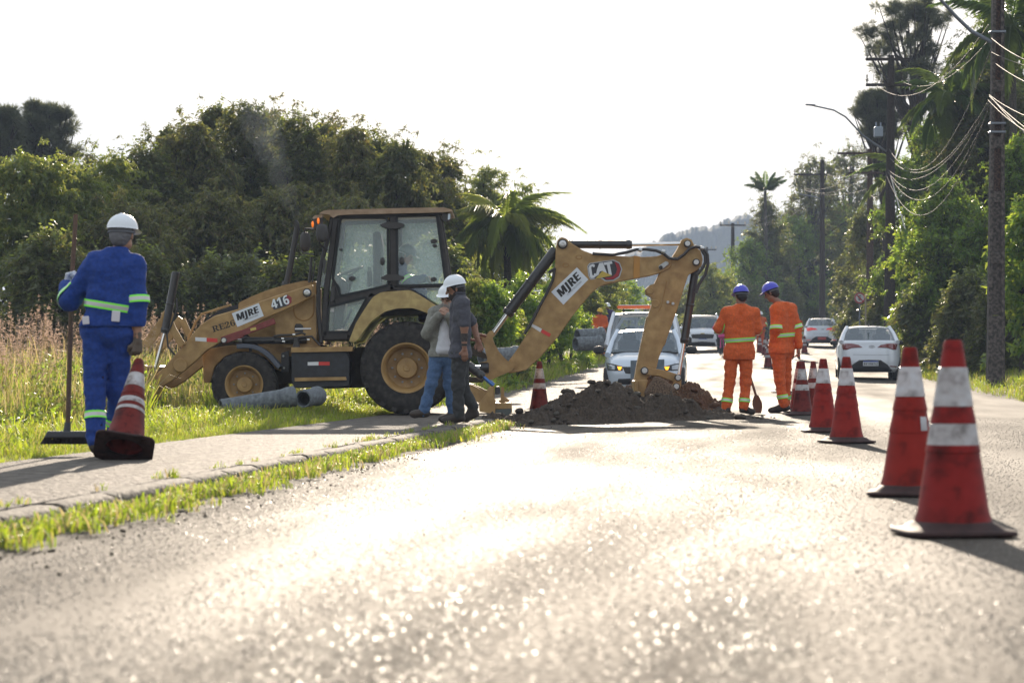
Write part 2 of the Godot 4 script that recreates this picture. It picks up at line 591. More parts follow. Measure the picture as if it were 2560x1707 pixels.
# stones of the worn surface, standing proud of the bitumen
func build_grit() -> void:
	rng.seed = 31
	var lots := [[], []]
	for k in 200000:
		var d := 4.5 + 31.0 * pow(rng.randf(), 1.35)
		var half := d * 1400.0 / F
		var x := rr(-half, half)
		if x < left_edge(d) + 0.15 or x > right_edge(d): continue
		if rng.randf() > smoothstep(0.5, 1.0, lane_tone(x, d)) * 0.85 + 0.1: continue
		lots[k % 2].append(Transform3D(Basis.from_euler(Vector3(rr(-0.3, 0.3), rr(0, TAU), rr(-0.3, 0.3))).scaled(Vector3(rr(0.7, 1.6), 1.0, rr(0.7, 1.6)) * (0.28 + 0.4 * pow(rng.randf(), 2.0))), Vector3(x, surf_y(x, d) + 0.0005, -d)))
	for k in 2:
		var mb := MB.new()
		var n := 6
		var top := PackedVector3Array()
		var low := PackedVector3Array()
		for i in n:
			var a := TAU * i / n + rr(-0.3, 0.3)
			top.append(Vector3(cos(a) * 0.0045, 0.003 + rr(-0.0008, 0.0008), sin(a) * 0.0045))
			low.append(Vector3(cos(a) * 0.007, -0.003, sin(a) * 0.007))
		for i in n:
			mb.quad(low[i], low[(i + 1) % n], top[(i + 1) % n], top[i], top[i])
			mb.tri(Vector3(0, 0.0034, 0), top[i], top[(i + 1) % n], Vector3.UP)
		var ms := mb.mesh()
		ms.surface_set_material(0, mat("road_stone_%d" % k, [Color(0.15, 0.13, 0.105), Color(0.08, 0.068, 0.056)][k], [0.4, 0.5][k]))
		stuff(scatter("road_stones", ms, lots[k], self), "small stones set in the worn asphalt of the road", "stones")

# ---------- plants
func leaf_mats(key: String, cols: Array, through: Array, rough := 0.55) -> Array:
	var o := []
	for k in cols.size():
		o.append(mat("leaf_%s_%d" % [key, k], cols[k], rough, 0.0, {"back": through[k], "spec": 0.45}))
	return o

func surfaces(parts: Array, ms: Array) -> ArrayMesh:
	var m := ArrayMesh.new()
	for k in parts.size():
		if parts[k].v.size():
			m.add_surface_from_arrays(Mesh.PRIMITIVE_TRIANGLES, parts[k].arrays())
			m.surface_set_material(m.get_surface_count() - 1, ms[k])
	return m

func leaf(mb: MB, at: Vector3, dir: Vector3, up: Vector3, l: float, w: float, bend := 0.15) -> void:
	var side := dir.cross(up).normalized() * w * 0.5
	var nn := side.cross(dir).normalized()
	if nn.y < 0.0: nn = -nn
	var m1 := at + dir * l * 0.4 + nn * l * bend * 0.3
	var tip := at + dir * l - nn * l * bend
	var i := mb.vert(at, nn); mb.vert(m1 + side - nn * w * 0.12, nn); mb.vert(tip, nn); mb.vert(m1 - side - nn * w * 0.12, nn)
	mb.idx(i, i + 1, i + 2); mb.idx(i, i + 2, i + 3)

# a spray of leaves on short twigs
func spray(ms: Array, n: int, rad: float, l: float, w: float, droop: float, flat := 1.0) -> ArrayMesh:
	var parts := []
	for k in ms.size(): parts.append(MB.new())
	var twigs := maxi(3, n / 9)
	for t in twigs:
		var td := Vector3(rr(-1, 1), rr(-0.5, 1) * flat, rr(-1, 1)).normalized()
		var tl := rad * rr(0.6, 1.05)
		for k in n / twigs:
			var q := (k + rr(0.2, 1.0)) / float(n / twigs)
			var p := td * tl * q + Vector3(0, -droop * rad * 0.4 * q * q, 0)
			var d := (td * 0.5 + Vector3(rr(-1, 1), rr(-1, 1) - droop, rr(-1, 1))).normalized()
			leaf(parts[rng.randi() % ms.size()], p, d, Vector3(rr(-1, 1), 1.0, rr(-1, 1)).normalized(), l * rr(0.6, 1.25), w * rr(0.7, 1.2))
	return surfaces(parts, ms)

func scatter(called: String, mesh: Mesh, at: Array, parent: Node3D) -> MultiMeshInstance3D:
	var mm := MultiMesh.new()
	mm.transform_format = MultiMesh.TRANSFORM_3D
	mm.mesh = mesh
	mm.instance_count = at.size()
	for k in at.size(): mm.set_instance_transform(k, at[k])
	var o := MultiMeshInstance3D.new()
	o.name = numbered(called) if parent == self else called
	o.multimesh = mm
	parent.add_child(o, true)
	return o

func turned(p: Vector3, s: float, tilt := 0.4) -> Transform3D:
	return Transform3D(Basis.from_euler(Vector3(rr(-tilt, tilt), rr(0, TAU), rr(-tilt, tilt))).scaled(Vector3.ONE * s), p)

# lobes: [centre, radii] relative to the foot
func crown(parent: Node3D, mesh: Mesh, lobes: Array, count: int, smin: float, smax: float, power := 0.4, low := -0.6, shoots := 0.0) -> void:
	var total := 0.0
	for q in lobes: total += q[1].x * q[1].y
	var lot := []
	for q in lobes:
		for k in int(count * q[1].x * q[1].y / total) + 1:
			var d := Vector3(rng.randfn(), rng.randfn(), rng.randfn()).normalized()
			if d.y < low: d.y = -d.y
			var r := pow(rng.randf(), power)
			var s := rr(smin, smax)
			if shoots > 0.0 and rng.randf() < shoots:   # single twigs that stand out of the outline
				r = rr(0.95, 1.35); s *= rr(0.35, 0.7)
			var p: Vector3 = q[0] + d * q[1] * r
			if p.y < 0.15: continue
			lot.append(turned(p, s))
	scatter("crown", mesh, lot, parent).set_meta("kind", "stuff")

func bark(key := "bark", c := Color(0.09, 0.07, 0.05)) -> StandardMaterial3D:
	return mat(key, c, 0.95, 0.0, {"tex": noise_tex("bark", FastNoiseLite.TYPE_SIMPLEX_SMOOTH, 0.03, 0.4, 1.0, 256, 4), "ts": 2.0})

func wood(parent: Node3D, base_r: float, top: Vector3, tips: Array, m: Material) -> void:
	var mb := MB.new()
	var mid := top * 0.5 + Vector3(rr(-0.15, 0.15), 0, rr(-0.15, 0.15)) * top.y * 0.25
	tube(mb, [Vector3(0, -0.2, 0), Vector3(0, 0.1, 0), mid, top], [base_r * 1.35, base_r, base_r * 0.75, base_r * 0.4], 9)
	for t in tips:
		var s: Vector3 = mid.lerp(top, rr(0.0, 0.8))
		tube(mb, [s, s.lerp(t, 0.5) + Vector3(0, rr(-0.1, 0.2), 0), t], [base_r * 0.42, base_r * 0.26, base_r * 0.07], 6, false)
	obj("trunk", mb, m, parent)

# a broad tree; xc, top and hw are picture pixels (frame v), d its distance
func broad_tree(label: String, xc: float, ytop: float, hw: float, d: float, mesh: Mesh, count: int, group: String, to_ground := 0.25, smin := 0.7, smax := 1.3, called := "leafy_tree", category := "tree", fill := 0.5) -> Node3D:
	while d < 270.0:   # plants keep off road and footpath
		var gap: float = hw * 1.08844 * d / F * 0.7
		var px: float = Q("v", xc, ytop, d).x
		if px + gap < left_edge(d) - WALK or px - gap > right_edge(d): break
		d += 2.0
	var top := Q("v", xc, ytop, d)
	var k := 1.08844 * d / F
	var foot := Vector3(top.x, land_y(top.x, d), -d)
	var h := top.y - foot.y
	var w := hw * k
	var t := thing(called, label, category, foot, 0.0, group)
	var lobes := []
	var tips := []
	var lo := h * to_ground
	var nl := 14 + int(h * 1.6)
	for i in nl:
		var f := (i + rng.randf()) / nl
		var y := lerpf(lo, h, f)
		var ww := w * (sqrt(maxf(0.04, 1.0 - pow(maxf(f - 0.35, 0.0) / 0.65, 2.0))) if f > 0.35 else 1.0) * rr(0.75, 1.2)
		var r := w * rr(0.2, 0.42)
		var a := rr(0, TAU)
		var c := Vector3(cos(a) * maxf(ww - r * 0.6, 0.0), minf(y, h - r * 0.6), sin(a) * maxf(ww - r * 0.6, 0.0) * 0.7)
		lobes.append([c, Vector3(r, r * rr(0.6, 1.0), r)])
		tips.append(c)
	lobes.append([Vector3(0, lerpf(lo, h, fill), 0), Vector3(w * 0.85, (h - lo) * 0.46, w * 0.6)])
	wood(t, clampf(h * 0.022, 0.05, 0.3), Vector3(rr(-0.2, 0.2) * w, h * 0.7, 0), tips, bark())
	crown(t, mesh, lobes, int(count * 1.25), smin, smax, 0.42, -0.6, 0.22)
	return t

func frond(mb: MB, l: float, drop: float, leaflet: float, w: float) -> void:   # along x, arching down
	var pts := []
	for k in 11:
		var t := k / 10.0
		pts.append(Vector3(l * t * (1.0 - 0.2 * drop * t * t), -drop * l * t * t * (0.6 + 0.4 * t), 0))
	tube(mb, pts, [0.03, 0.028, 0.025, 0.022, 0.02, 0.018, 0.015, 0.012, 0.009, 0.006, 0.004], 5)
	for k in 56:
		var t := 0.14 + 0.86 * (k / 55.0)
		var i := mini(int(t * 10.0), 9)
		var p: Vector3 = pts[i].lerp(pts[i + 1], t * 10.0 - i)
		var ax: Vector3 = (pts[i + 1] - pts[i]).normalized()
		for s in [-1.0, 1.0]:
			var ll := leaflet * (sin(PI * (0.15 + 0.78 * t)) + 0.1) * rr(0.75, 1.15)
			var dir := (ax * rr(0.5, 0.8) + Vector3(0, rr(-0.75, -0.05), s * rr(0.7, 1.1))).normalized()
			leaf(mb, p, dir, Vector3.UP, ll, w, 0.4)

func palm(label: String, xc: float, yhub: float, d: float, flen: float, n: int, ms: Array, group := "", upright := false) -> Node3D:
	while d < 270.0 and Q("v", xc, yhub, d).x > left_edge(d) - WALK - 0.5 and Q("v", xc, yhub, d).x < right_edge(d) + 0.5: d += 2.0
	var hub := Q("v", xc, yhub, d)
	var foot := Vector3(hub.x + 0.1, land_y(hub.x, d), -d)
	var t := thing("palm_tree", label, "palm", foot, 0.0, group)
	var top := hub - foot
	var mb := MB.new()
	var pts := []
	var rad := []
	for k in 15:
		var q := k / 14.0
		pts.append(Vector3(top.x * q * q, top.y * q, 0)); rad.append(0.13 - 0.03 * q + (0.012 if k % 2 else 0.0) + (0.07 * (1.0 - q * 8.0) if q < 0.12 else 0.0))
	tube(mb, pts, rad, 10)
	obj("trunk", mb, bark("palm_bark", Color(0.14, 0.12, 0.095)), t)
	var shapes := []
	for k in 6:
		mb = MB.new()
		frond(mb, flen * rr(0.85, 1.15), rr(0.55, 1.0) * (0.4 if upright else 1.0), flen * 0.25, 0.019)
		shapes.append(mb.mesh())
	for k in n:
		var o := MeshInstance3D.new()
		o.name = "frond"
		o.mesh = shapes[k % 6]
		o.material_override = ms[k % ms.size()]
		t.add_child(o, true)
		var lift := lerpf(1.25, -0.45, pow(k / float(n), 0.85)) + rr(-0.12, 0.12) if not upright else lerpf(1.35, 0.5, k / float(n))
		o.transform = Transform3D(Basis.from_euler(Vector3(0, k * 2.4 + rr(-0.2, 0.2), lift)), top + Vector3(0, rr(-0.1, 0.1), 0))
	return t

func pine(label: String, xc: float, ytop: float, hw: float, ylow: float, d: float, ms: Array, group := "", lean := 0.0, holes := 0.0) -> Node3D:
	var top := Q("v", xc, ytop, d)
	var foot := Vector3(top.x + lean, land_y(top.x, d), -d)
	var k := 1.08844 * d / F
	var t := thing("pine_tree", label, "tree", foot, 0.0, group)
	var h := top.y - foot.y
	var w := hw * k
	var lo := h - (ylow - ytop) * k
	var parts := []
	for i in ms.size(): parts.append(MB.new())
	for i in 90:   # a tuft of needles
		var dd := Vector3(rng.randfn(), rng.randfn() + 0.4, rng.randfn()).normalized()
		leaf(parts[i % ms.size()], dd * rr(0.0, 0.18), dd, Vector3(rr(-1, 1), rr(-1, 1), rr(-1, 1)).normalized(), rr(0.25, 0.4), 0.03, 0.1)
	var tuft := surfaces(parts, ms)
	var tips := []
	var lot := []
	for i in int((46 + w * 8) * (1.0 - holes)):
		var f := pow(rng.randf(), 0.8)
		var y := lerpf(lo, h, f)
		var a := rr(0, TAU)
		var ln := w * (1.0 - 0.5 * pow(f, 2.5)) * rr(0.5, 1.12)
		var rise := rr(0.05, 0.45)
		var tip := Vector3(cos(a) * ln - lean, minf(y + rise * ln, h), sin(a) * ln)
		tips.append(tip)
		for k2 in 8:
			var q := rr(0.4, 1.03)
			lot.append(turned(Vector3(-lean, y, 0).lerp(tip, q) + Vector3(rr(-0.18, 0.18), rr(-0.06, 0.16), rr(-0.18, 0.18)) * (0.5 + w * 0.3), rr(0.45, 0.95)))
	wood(t, 0.2, Vector3(-lean, h * 0.93, 0), tips, bark("pine_bark", Color(0.08, 0.06, 0.045)))
	scatter("crown", tuft, lot, t).set_meta("kind", "stuff")
	return t

func tuft(ms: Array, n: int, h: float, spread: float, w: float, lean: float) -> ArrayMesh:
	var parts := []
	for k in ms.size(): parts.append(MB.new())
	for k in n:
		var mb: MB = parts[rng.randi() % ms.size()]
		var a := rr(0, TAU)
		var out := Vector3(cos(a), 0, sin(a))
		var p := Vector3(rr(-1, 1), 0, rr(-1, 1)) * spread
		var hh := h * rr(0.45, 1.1)
		var ln := lean * rr(0.2, 1.3)
		var side := Vector3(-out.z, 0, out.x).rotated(Vector3.UP, rr(-0.8, 0.8)) * w * 0.5
		var p1 := p + Vector3.UP * hh * 0.5 + out * ln * hh * 0.18
		var p2 := p + Vector3.UP * hh * (0.88 - ln * 0.15) + out * ln * hh * 0.55
		var p3 := p + Vector3.UP * hh * (1.0 - ln * 0.4) + out * ln * hh * 0.95
		var nn := (out * -0.6 + Vector3.UP * 0.5).normalized()
		var i := mb.vert(p - side * 0.7, nn); mb.vert(p + side * 0.7, nn); mb.vert(p1 + side, nn); mb.vert(p1 - side, nn); mb.vert(p2 + side * 0.6, nn); mb.vert(p2 - side * 0.6, nn); mb.vert(p3, nn)
		mb.idx(i, i + 1, i + 2); mb.idx(i, i + 2, i + 3); mb.idx(i + 3, i + 2, i + 4); mb.idx(i + 3, i + 4, i + 5); mb.idx(i + 5, i + 4, i + 6)
	return surfaces(parts, ms)

func plume(ms: Array, h: float) -> ArrayMesh:   # a grass stalk with a feathery pink head
	var parts := [MB.new(), MB.new()]
	for s in 4:
		var a := rr(0, TAU)
		var out := Vector3(cos(a), 0, sin(a)) * rr(0.05, 0.25)
		var top := Vector3.UP * h * rr(0.75, 1.05) + out
		tube(parts[1], [Vector3.ZERO + out * 0.2, top * 0.55, top], [0.004, 0.003, 0.002], 3, false)
		for k in 34:
			var q := rng.randf()
			var p := top + (Vector3.UP * 0.7 + out).normalized() * (q - 0.35) * 0.34
			leaf(parts[0], p, (Vector3(rr(-1, 1), rr(-0.2, 1.0), rr(-1, 1)) + out * 2.0).normalized(), Vector3(rr(-1, 1), rr(-1, 1), rr(-1, 1)).normalized(), 0.07 * (1.2 - q), 0.007, 0.1)
	return surfaces(parts, ms)

func stuff(o: Node3D, label: String, category: String) -> void:
	tag(o, label, category, "", "stuff")

func build_plants() -> void:
	rng.seed = 77
	# ----- leaves
	var dark := leaf_mats("dark", [Color(0.036, 0.046, 0.015), Color(0.048, 0.054, 0.018), Color(0.06, 0.058, 0.024)], [Color(0.16, 0.19, 0.04), Color(0.21, 0.22, 0.05), Color(0.25, 0.23, 0.06)])
	var olive := leaf_mats("olive", [Color(0.07, 0.09, 0.02), Color(0.09, 0.1, 0.025), Color(0.06, 0.08, 0.02)], [Color(0.34, 0.4, 0.06), Color(0.42, 0.42, 0.08), Color(0.28, 0.34, 0.05)])
	var fresh := leaf_mats("fresh", [Color(0.07, 0.12, 0.02), Color(0.09, 0.13, 0.02), Color(0.05, 0.1, 0.02)], [Color(0.42, 0.58, 0.05), Color(0.52, 0.62, 0.06), Color(0.3, 0.46, 0.05)], 0.4)
	var pinel := leaf_mats("pine", [Color(0.05, 0.06, 0.035), Color(0.065, 0.075, 0.04)], [Color(0.16, 0.18, 0.09), Color(0.2, 0.21, 0.1)])
	var frondm := leaf_mats("frond", [Color(0.055, 0.085, 0.02), Color(0.075, 0.095, 0.025), Color(0.05, 0.075, 0.02)], [Color(0.6, 0.72, 0.14), Color(0.7, 0.74, 0.16), Color(0.5, 0.62, 0.1)], 0.35)
	var frond_dark := leaf_mats("frond_dark", [Color(0.04, 0.07, 0.018), Color(0.05, 0.075, 0.02)], [Color(0.2, 0.32, 0.05), Color(0.26, 0.34, 0.06)], 0.4)
	var straw_leaf := leaf_mats("brown", [Color(0.085, 0.07, 0.03)], [Color(0.3, 0.24, 0.08)])
	var d_sp := spray(dark, 56, 0.52, 0.2, 0.08, 0.8)
	var o_sp := spray(olive, 60, 0.45, 0.15, 0.065, 0.6)
	var f_sp := spray(fresh, 50, 0.45, 0.16, 0.075, 0.4)
	var b_sp := spray(fresh, 34, 0.42, 0.24, 0.12, 0.5)
	var mixed := spray([dark[0], dark[1], olive[0], dark[2], dark[1]], 64, 0.52, 0.17, 0.075, 0.45)
	var half := spray([fresh[0], olive[0], dark[0], fresh[2]], 56, 0.46, 0.16, 0.07, 0.5)
	var gl := "trees behind the weeds"
	broad_tree("low yellow green tree in front of the pine", 50, 365, 150, 66, o_sp, 620, gl, 0.0)
	pine("grey green pine rising above the low trees", 105, 252, 80, 420, 104, pinel, "", 0.0)
	pine("slim pine with a bare trunk beside the rounded pine", 0, 262, 50, 360, 102, pinel, "", -0.3)
	broad_tree("small rounded dark tree beside the pine", 200, 352, 50, 94, mixed, 220, gl, 0.1)
	var wood_top := [[170, 385, 108, 69, "olive tree left of the white hard hat"], [255, 368, 114, 71, "olive tree behind the worker in blue"], [330, 340, 108, 75, "dark tree behind the worker in blue"], [385, 300, 101, 79, "dark tree above the tilt ram"], [440, 278, 108, 76, "dark tree above the loader arm"], [500, 256, 108, 82, "tall dark tree above the bonnet"], [560, 247, 108, 78, "tallest dark tree of the wood"],
		[625, 254, 108, 83, "tall dark tree left of the exhaust pipe"], [685, 266, 108, 77, "dark tree over the exhaust pipe"], [745, 284, 108, 80, "dark tree over the front of the cab"], [805, 300, 101, 76, "ragged dark tree over the cab door"], [860, 322, 101, 79, "brownish tree over the middle of the cab roof"], [915, 338, 101, 75, "brownish tree over the rear of the cab roof"], [970, 350, 87, 82, "dark tree over the rear lamp of the cab"], [1020, 362, 74, 86, "dark tree between cab and palm"],
		[300, 470, 148, 67, "lower olive tree behind the raised ram"], [470, 450, 162, 70, "lower dark tree behind the loader arm"], [640, 440, 162, 71, "lower dark tree behind the exhaust pipe"], [800, 450, 148, 70, "lower dark tree hidden by the cab"]]
	var brown := spray([dark[2], olive[1], dark[1], straw_leaf[0]], 52, 0.55, 0.21, 0.075, 0.9)
	var kinds := [mixed, d_sp, brown]
	for a in wood_top:
		broad_tree(a[4], a[0], a[1], a[2], a[3], o_sp if a[0] < 300 else kinds[int(a[0]) / 55 % 3], 560, gl, 0.0, 0.55, 1.1)
	broad_tree("thin brown tree behind the feathery palm", 1120, 388, 110, 100, o_sp, 760, gl, 0.0, 0.6, 1.05)
	broad_tree("small thin tree right of the palm", 1215, 428, 75, 104, o_sp, 380, gl, 0.0, 0.6, 1.0)
	for a in [[130, 560, 130, 60, "dense dark bush behind the broom handle"], [330, 590, 120, 61, "dense dark bush behind the worker in blue"], [520, 600, 130, 62, "dense dark bush behind the bonnet of the machine"], [700, 600, 120, 60, "dense dark bush behind the exhaust pipe"], [860, 590, 110, 61, "dense dark bush behind the cab door"], [1000, 560, 90, 66, "dense dark bush behind the rear of the cab"]]:
		broad_tree(a[4], a[0], a[1], a[2], a[3], mixed, 260, "bushes under the trees", 0.0, 0.7, 1.2, "bush", "bush")
	palm("feathery palm standing between wood and road", 1162, 512, 82, 1.95, 32, frondm)
	# weeds and shrubs right of the machine
	var gs := "shrubs beside the footpath"
	for a in [[1075, 640, 60, 58, 0, "olive shrub in the weeds behind the white hard hats"], [1130, 650, 55, 54, 1, "bright green shrub in front of the feathery palm"], [1200, 640, 60, 52, 1, "bright green shrub behind the boom ram"], [1262, 655, 55, 50, 1, "bright green shrub behind the lower boom"], [1310, 690, 50, 55, 1, "bright green shrub above the cone on the footpath"], [1350, 660, 45, 62, 0, "olive shrub beside the workers by the van"], [1035, 650, 50, 60, 0, "olive shrub showing through the rear cab window"], [1165, 700, 50, 47, 0, "low olive shrub behind the swing frame"], [1290, 600, 45, 70, 1, "slim bright green shrub behind the company sign on the boom"]]:
		broad_tree(a[5], a[0], a[1], a[2], a[3], f_sp if a[4] else o_sp, 170, gs, 0.0, 0.5, 0.95, "shrub", "shrub")
	broad_tree("young tree with loose leaves behind the yellow boom", 1440, 640, 50, 72, f_sp, 110, "", 0.3, 0.6, 1.0)
	broad_tree("young tree with pale leaves seen under the boom", 1385, 610, 60, 90, o_sp, 140, "", 0.15, 0.6, 1.0)
	# across the road
	var gr := "trees along the right of the road"
	pine("tall pine with an open crown beside the power line", 2085, 16, 130, 235, 118, pinel, "", 0.5, 0.3)
	pine("pine with layered boughs behind the street lamp", 2030, 215, 75, 330, 122, pinel, "", 0.3, 0.0)
	broad_tree("dark rounded tree under the street lamp", 1870, 360, 95, 140, mixed, 420, gr, 0.1, 1.0, 1.6)
	broad_tree("dark tree left of the transformer pole", 1965, 330, 85, 130, mixed, 420, gr, 0.1, 0.9, 1.5)
	broad_tree("tree with a torn top at the bend of the road", 1765, 455, 60, 150, mixed, 330, gr, 0.05, 1.0, 1.5)
	broad_tree("sunlit tree over the parked van", 1640, 610, 60, 165, o_sp, 190, gr, 0.0, 1.0, 1.5)
	broad_tree("green tree behind the two workers in orange", 1725, 560, 85, 160, half, 330, gr, 0.0, 1.0, 1.5)
	broad_tree("bright green tree behind the far power pole", 1835, 500, 85, 140, half, 380, gr, 0.0, 1.0, 1.5)
	broad_tree("yellow green tree over the silver car", 1930, 470, 75, 118, half, 360, gr, 0.0, 0.8, 1.3)
	broad_tree("dark spreading tree over the road sign", 2010, 480, 95, 104, mixed, 420, gr, 0.05, 0.8, 1.3)
	broad_tree("tall bright tree behind the power pole", 2130, 300, 110, 98, half, 620, gr, 0.05, 0.8, 1.3)
	broad_tree("tall dark tree behind the concrete pole", 2270, 150, 140, 92, mixed, 700, gr, 0.05, 0.8, 1.3)
	broad_tree("dense green tree left of the concrete pole", 2190, 420, 110, 80, half, 520, gr, 0.0, 0.7, 1.2)
	broad_tree("shaded green tree right of the concrete pole", 2340, 330, 120, 78, half, 520, gr, 0.0, 0.7, 1.2)
	palm("palm with long hanging fronds above the concrete pole", 2325, 60, 84, 2.3, 18, frond_dark)
	palm("broad palm behind the power line cables", 2180, 225, 92, 2.1, 17, frond_dark)
	palm("palm with drooping fronds behind the power pole", 2085, 400, 100, 1.9, 14, frond_dark)
	palm("small far palm against the sky", 1758, 440, 148, 1.7, 11, frond_dark, "", true)
	broad_tree("tall tree behind the cables of the concrete pole", 2300, -25, 110, 100, half, 700, gr, 0.05, 0.8, 1.4)
	broad_tree("tall dark tree behind the palms", 2215, 120, 90, 108, mixed, 520, gr, 0.05, 0.8, 1.4)
	broad_tree("bush with large bright leaves left of the concrete pole", 2130, 470, 100, 68, b_sp, 240, "", 0.0, 0.5, 1.0, "leafy_bush", "bush")
	broad_tree("bush with large bright leaves right of the concrete pole", 2350, 480, 80, 66, b_sp, 200, "", 0.0, 0.5, 1.0, "leafy_bush", "bush")
	for a in [[2060, 640, 70, 84, "dark bush behind the white sedan"], [2140, 660, 80, 74, "dark bush between white sedan and concrete pole"], [2230, 640, 80, 72, "dark bush at the left foot of the concrete pole"], [2310, 660, 80, 70, "dark bush at the right foot of the concrete pole"], [2010, 620, 70, 98, "dark bush behind the no parking sign"], [1960, 640, 60, 112, "dark bush right of the silver sedan"], [1930, 650, 70, 150, "dark bush over the roof of the silver sedan"], [1850, 640, 80, 165, "dark bush behind the worker looking down"], [1770, 640, 80, 170, "dark bush behind the worker with folded arms"], [1690, 650, 80, 175, "dark bush behind the people carrier"], [1610, 650, 70, 180, "dark bush behind the dipper arm"], [1530, 660, 60, 185, "dark bush over the roof of the van"]]:
		broad_tree(a[4], a[0], a[1], a[2], a[3], mixed, 250, "bushes along the road", 0.0, 0.7, 1.3, "bush", "bush")

	# ----- grasses
	var gm := []
	for k in 3:
		gm.append(mat("grass_blade_%d" % k, [Color(0.10, 0.14, 0.02), Color(0.12, 0.145, 0.022), Color(0.075, 0.12, 0.02)][k], 0.5, 0.0, {"back": [Color(0.56, 0.68, 0.045), Color(0.7, 0.72, 0.06), Color(0.4, 0.54, 0.04)][k], "spec": 0.4}))
	var straw := []
	for k in 3:
		straw.append(mat("dry_grass_%d" % k, [Color(0.16, 0.14, 0.05), Color(0.22, 0.17, 0.08), Color(0.1, 0.12, 0.03)][k], 0.7, 0.0, {"back": [Color(0.5, 0.46, 0.12), Color(0.6, 0.48, 0.2), Color(0.4, 0.46, 0.06)][k]}))
	var pm := [mat("plume_pink", Color(0.32, 0.23, 0.165), 0.9, 0.0, {"back": Color(0.56, 0.4, 0.31)}), straw[1]]
	var short := []
	var mid := []
	var tall := []
	var dry := []
	var plumes := []
	for k in 3:
		short.append(tuft(gm + gm + [straw[1]], 12, 0.12, 0.06, 0.011, 0.8))
		mid.append(tuft(gm + [gm[2], straw[0]], 14, 0.3, 0.1, 0.014, 0.7))
		tall.append(tuft(gm, 16, 0.85, 0.14, 0.02, 0.6))
		dry.append(tuft(straw, 16, 1.0, 0.16, 0.014, 0.5))
		plumes.append(plume(pm, 1.35))
	# in the gutter
	var lots := [[], [], []]
	for k in 2300:
		var d := 8.5 + 26.0 * pow(rng.randf(), 1.2)
		var w := 0.14 + 0.13 * bumps.get_noise_2d(d * 16.0, 50.0)
		if rng.randf() < 0.12 + 0.5 * maxf(bumps.get_noise_2d(d * 30.0, 80.0), 0.0): continue
		var x := left_edge(d) + 0.06 + absf(rng.randfn()) * w
		lots[k % 3].append(turned(Vector3(x, surf_y(x, d) + 0.01, -d), rr(0.3, 0.95), 0.2))
	for k in 160:   # in the joint between kerb and footpath
		var d := 9.0 + 26.0 * rng.randf()
		if bumps.get_noise_2d(d * 22.0, 120.0) < 0.05: continue
		lots[k % 3].append(turned(Vector3(left_edge(d) - KERB - 0.02 + rr(-0.05, 0.03), road_y(d) - 0.01, -d), rr(0.25, 0.7), 0.3))
	for k in 3: stuff(scatter("gutter_grass", short[k], lots[k], self), "short bright grass growing in the gutter along the kerb", "grass")
	# crumbs of soil and stone that lie along the gutter
	var crumbs := []
	for k in 600:
		var d := 8.0 + 26.0 * pow(rng.randf(), 1.2)
		var x := left_edge(d) + 0.3 + absf(rng.randfn()) * 0.22
		crumbs.append(turned(Vector3(x, surf_y(x, d) + 0.004, -d), 0.5 + 1.1 * pow(rng.randf(), 4.0), 0.8))
	var cm := MB.new()
	for i in 6:
		var a := TAU * i / 6
		var b := TAU * (i + 1) / 6
		for e in [-1.0, 1.0]: cm.tri(Vector3(0, 0.006 * e, 0.001), Vector3(cos(a), 0.1 * e, sin(a)) * 0.007, Vector3(cos(b), 0.1 * e, sin(b)) * 0.008, Vector3(cos((a + b) / 2), e, sin((a + b) / 2)).normalized())
	var crumb_mesh := cm.mesh()
	crumb_mesh.surface_set_material(0, mats["gutter_soil"])
	stuff(scatter("gutter_crumbs", crumb_mesh, crumbs, self), "crumbs of soil and stone along the gutter", "crumbs")
	# on the verge left of the footpath
	lots = [[], [], []]
	for k in 4300:
		var d := 15.0 + 25.0 * pow(rng.randf(), 0.9)
		var o := pow(rng.randf(), 1.4) * 2.2 - 0.06 + 0.1 * bumps.get_noise_2d(d * 20.0, 20.0)
		var x := left_edge(d) - WALK - o
		lots[k % 3].append(turned(Vector3(x, land_y(x, d) - 0.01, -d), rr(0.4, 1.0) * (0.35 + 0.75 * smoothstep(0.0, 1.0, o)), 0.15))
	for k in 2600:   # beyond the machine
		var d := 40.0 + 60.0 * pow(rng.randf(), 1.5)
		var x := left_edge(d) - WALK - pow(rng.randf(), 1.2) * 3.2 + 0.1
		lots[k % 3].append(turned(Vector3(x, land_y(x, d) - 0.01, -d), rr(0.8, 1.7), 0.15))
	for k in 3: stuff(scatter("verge_grass", mid[k], lots[k], self), "bright green grass on the verge beside the footpath", "grass")
	# right verge
	lots = [[], [], []]
	for k in 2800:
		var d := 34.0 + 76.0 * pow(rng.randf(), 1.2)
		var x := right_edge(d) + pow(rng.randf(), 1.3) * 4.5 - 0.05
		lots[k % 3].append(turned(Vector3(x, land_y(x, d) - 0.01, -d), rr(0.35, 0.95), 0.15))
	for k in 3: stuff(scatter("roadside_grass", mid[k], lots[k], self), "yellow green grass along the right edge of the road", "grass")
	# the overgrown field
	var lt := [[], [], []]
	var ld := [[], [], []]
	var lp := [[], [], []]
	for k in 5200:
		var d := 23.0 + 37.0 * rng.randf()
		var l := left_edge(d) - WALK
		var o := 1.6 + rng.randf() * (d * 0.24)
		var x := l - o
		var near := smoothstep(20.0, 38.0, d)
		var q := bumps.get_noise_2d(x * 9.0, d * 9.0)
		var p := Vector3(x, land_y(x, d) - 0.02, -d)
		if in_machine(x, d): continue
		if q > 0.12: lt[k % 3].append(turned(p, rr(0.5, 1.0) * lerpf(0.7, 1.25, near), 0.2))
		elif q > -0.25: ld[k % 3].append(turned(p, rr(0.6, 1.1) * lerpf(0.6, 1.2, near), 0.2))
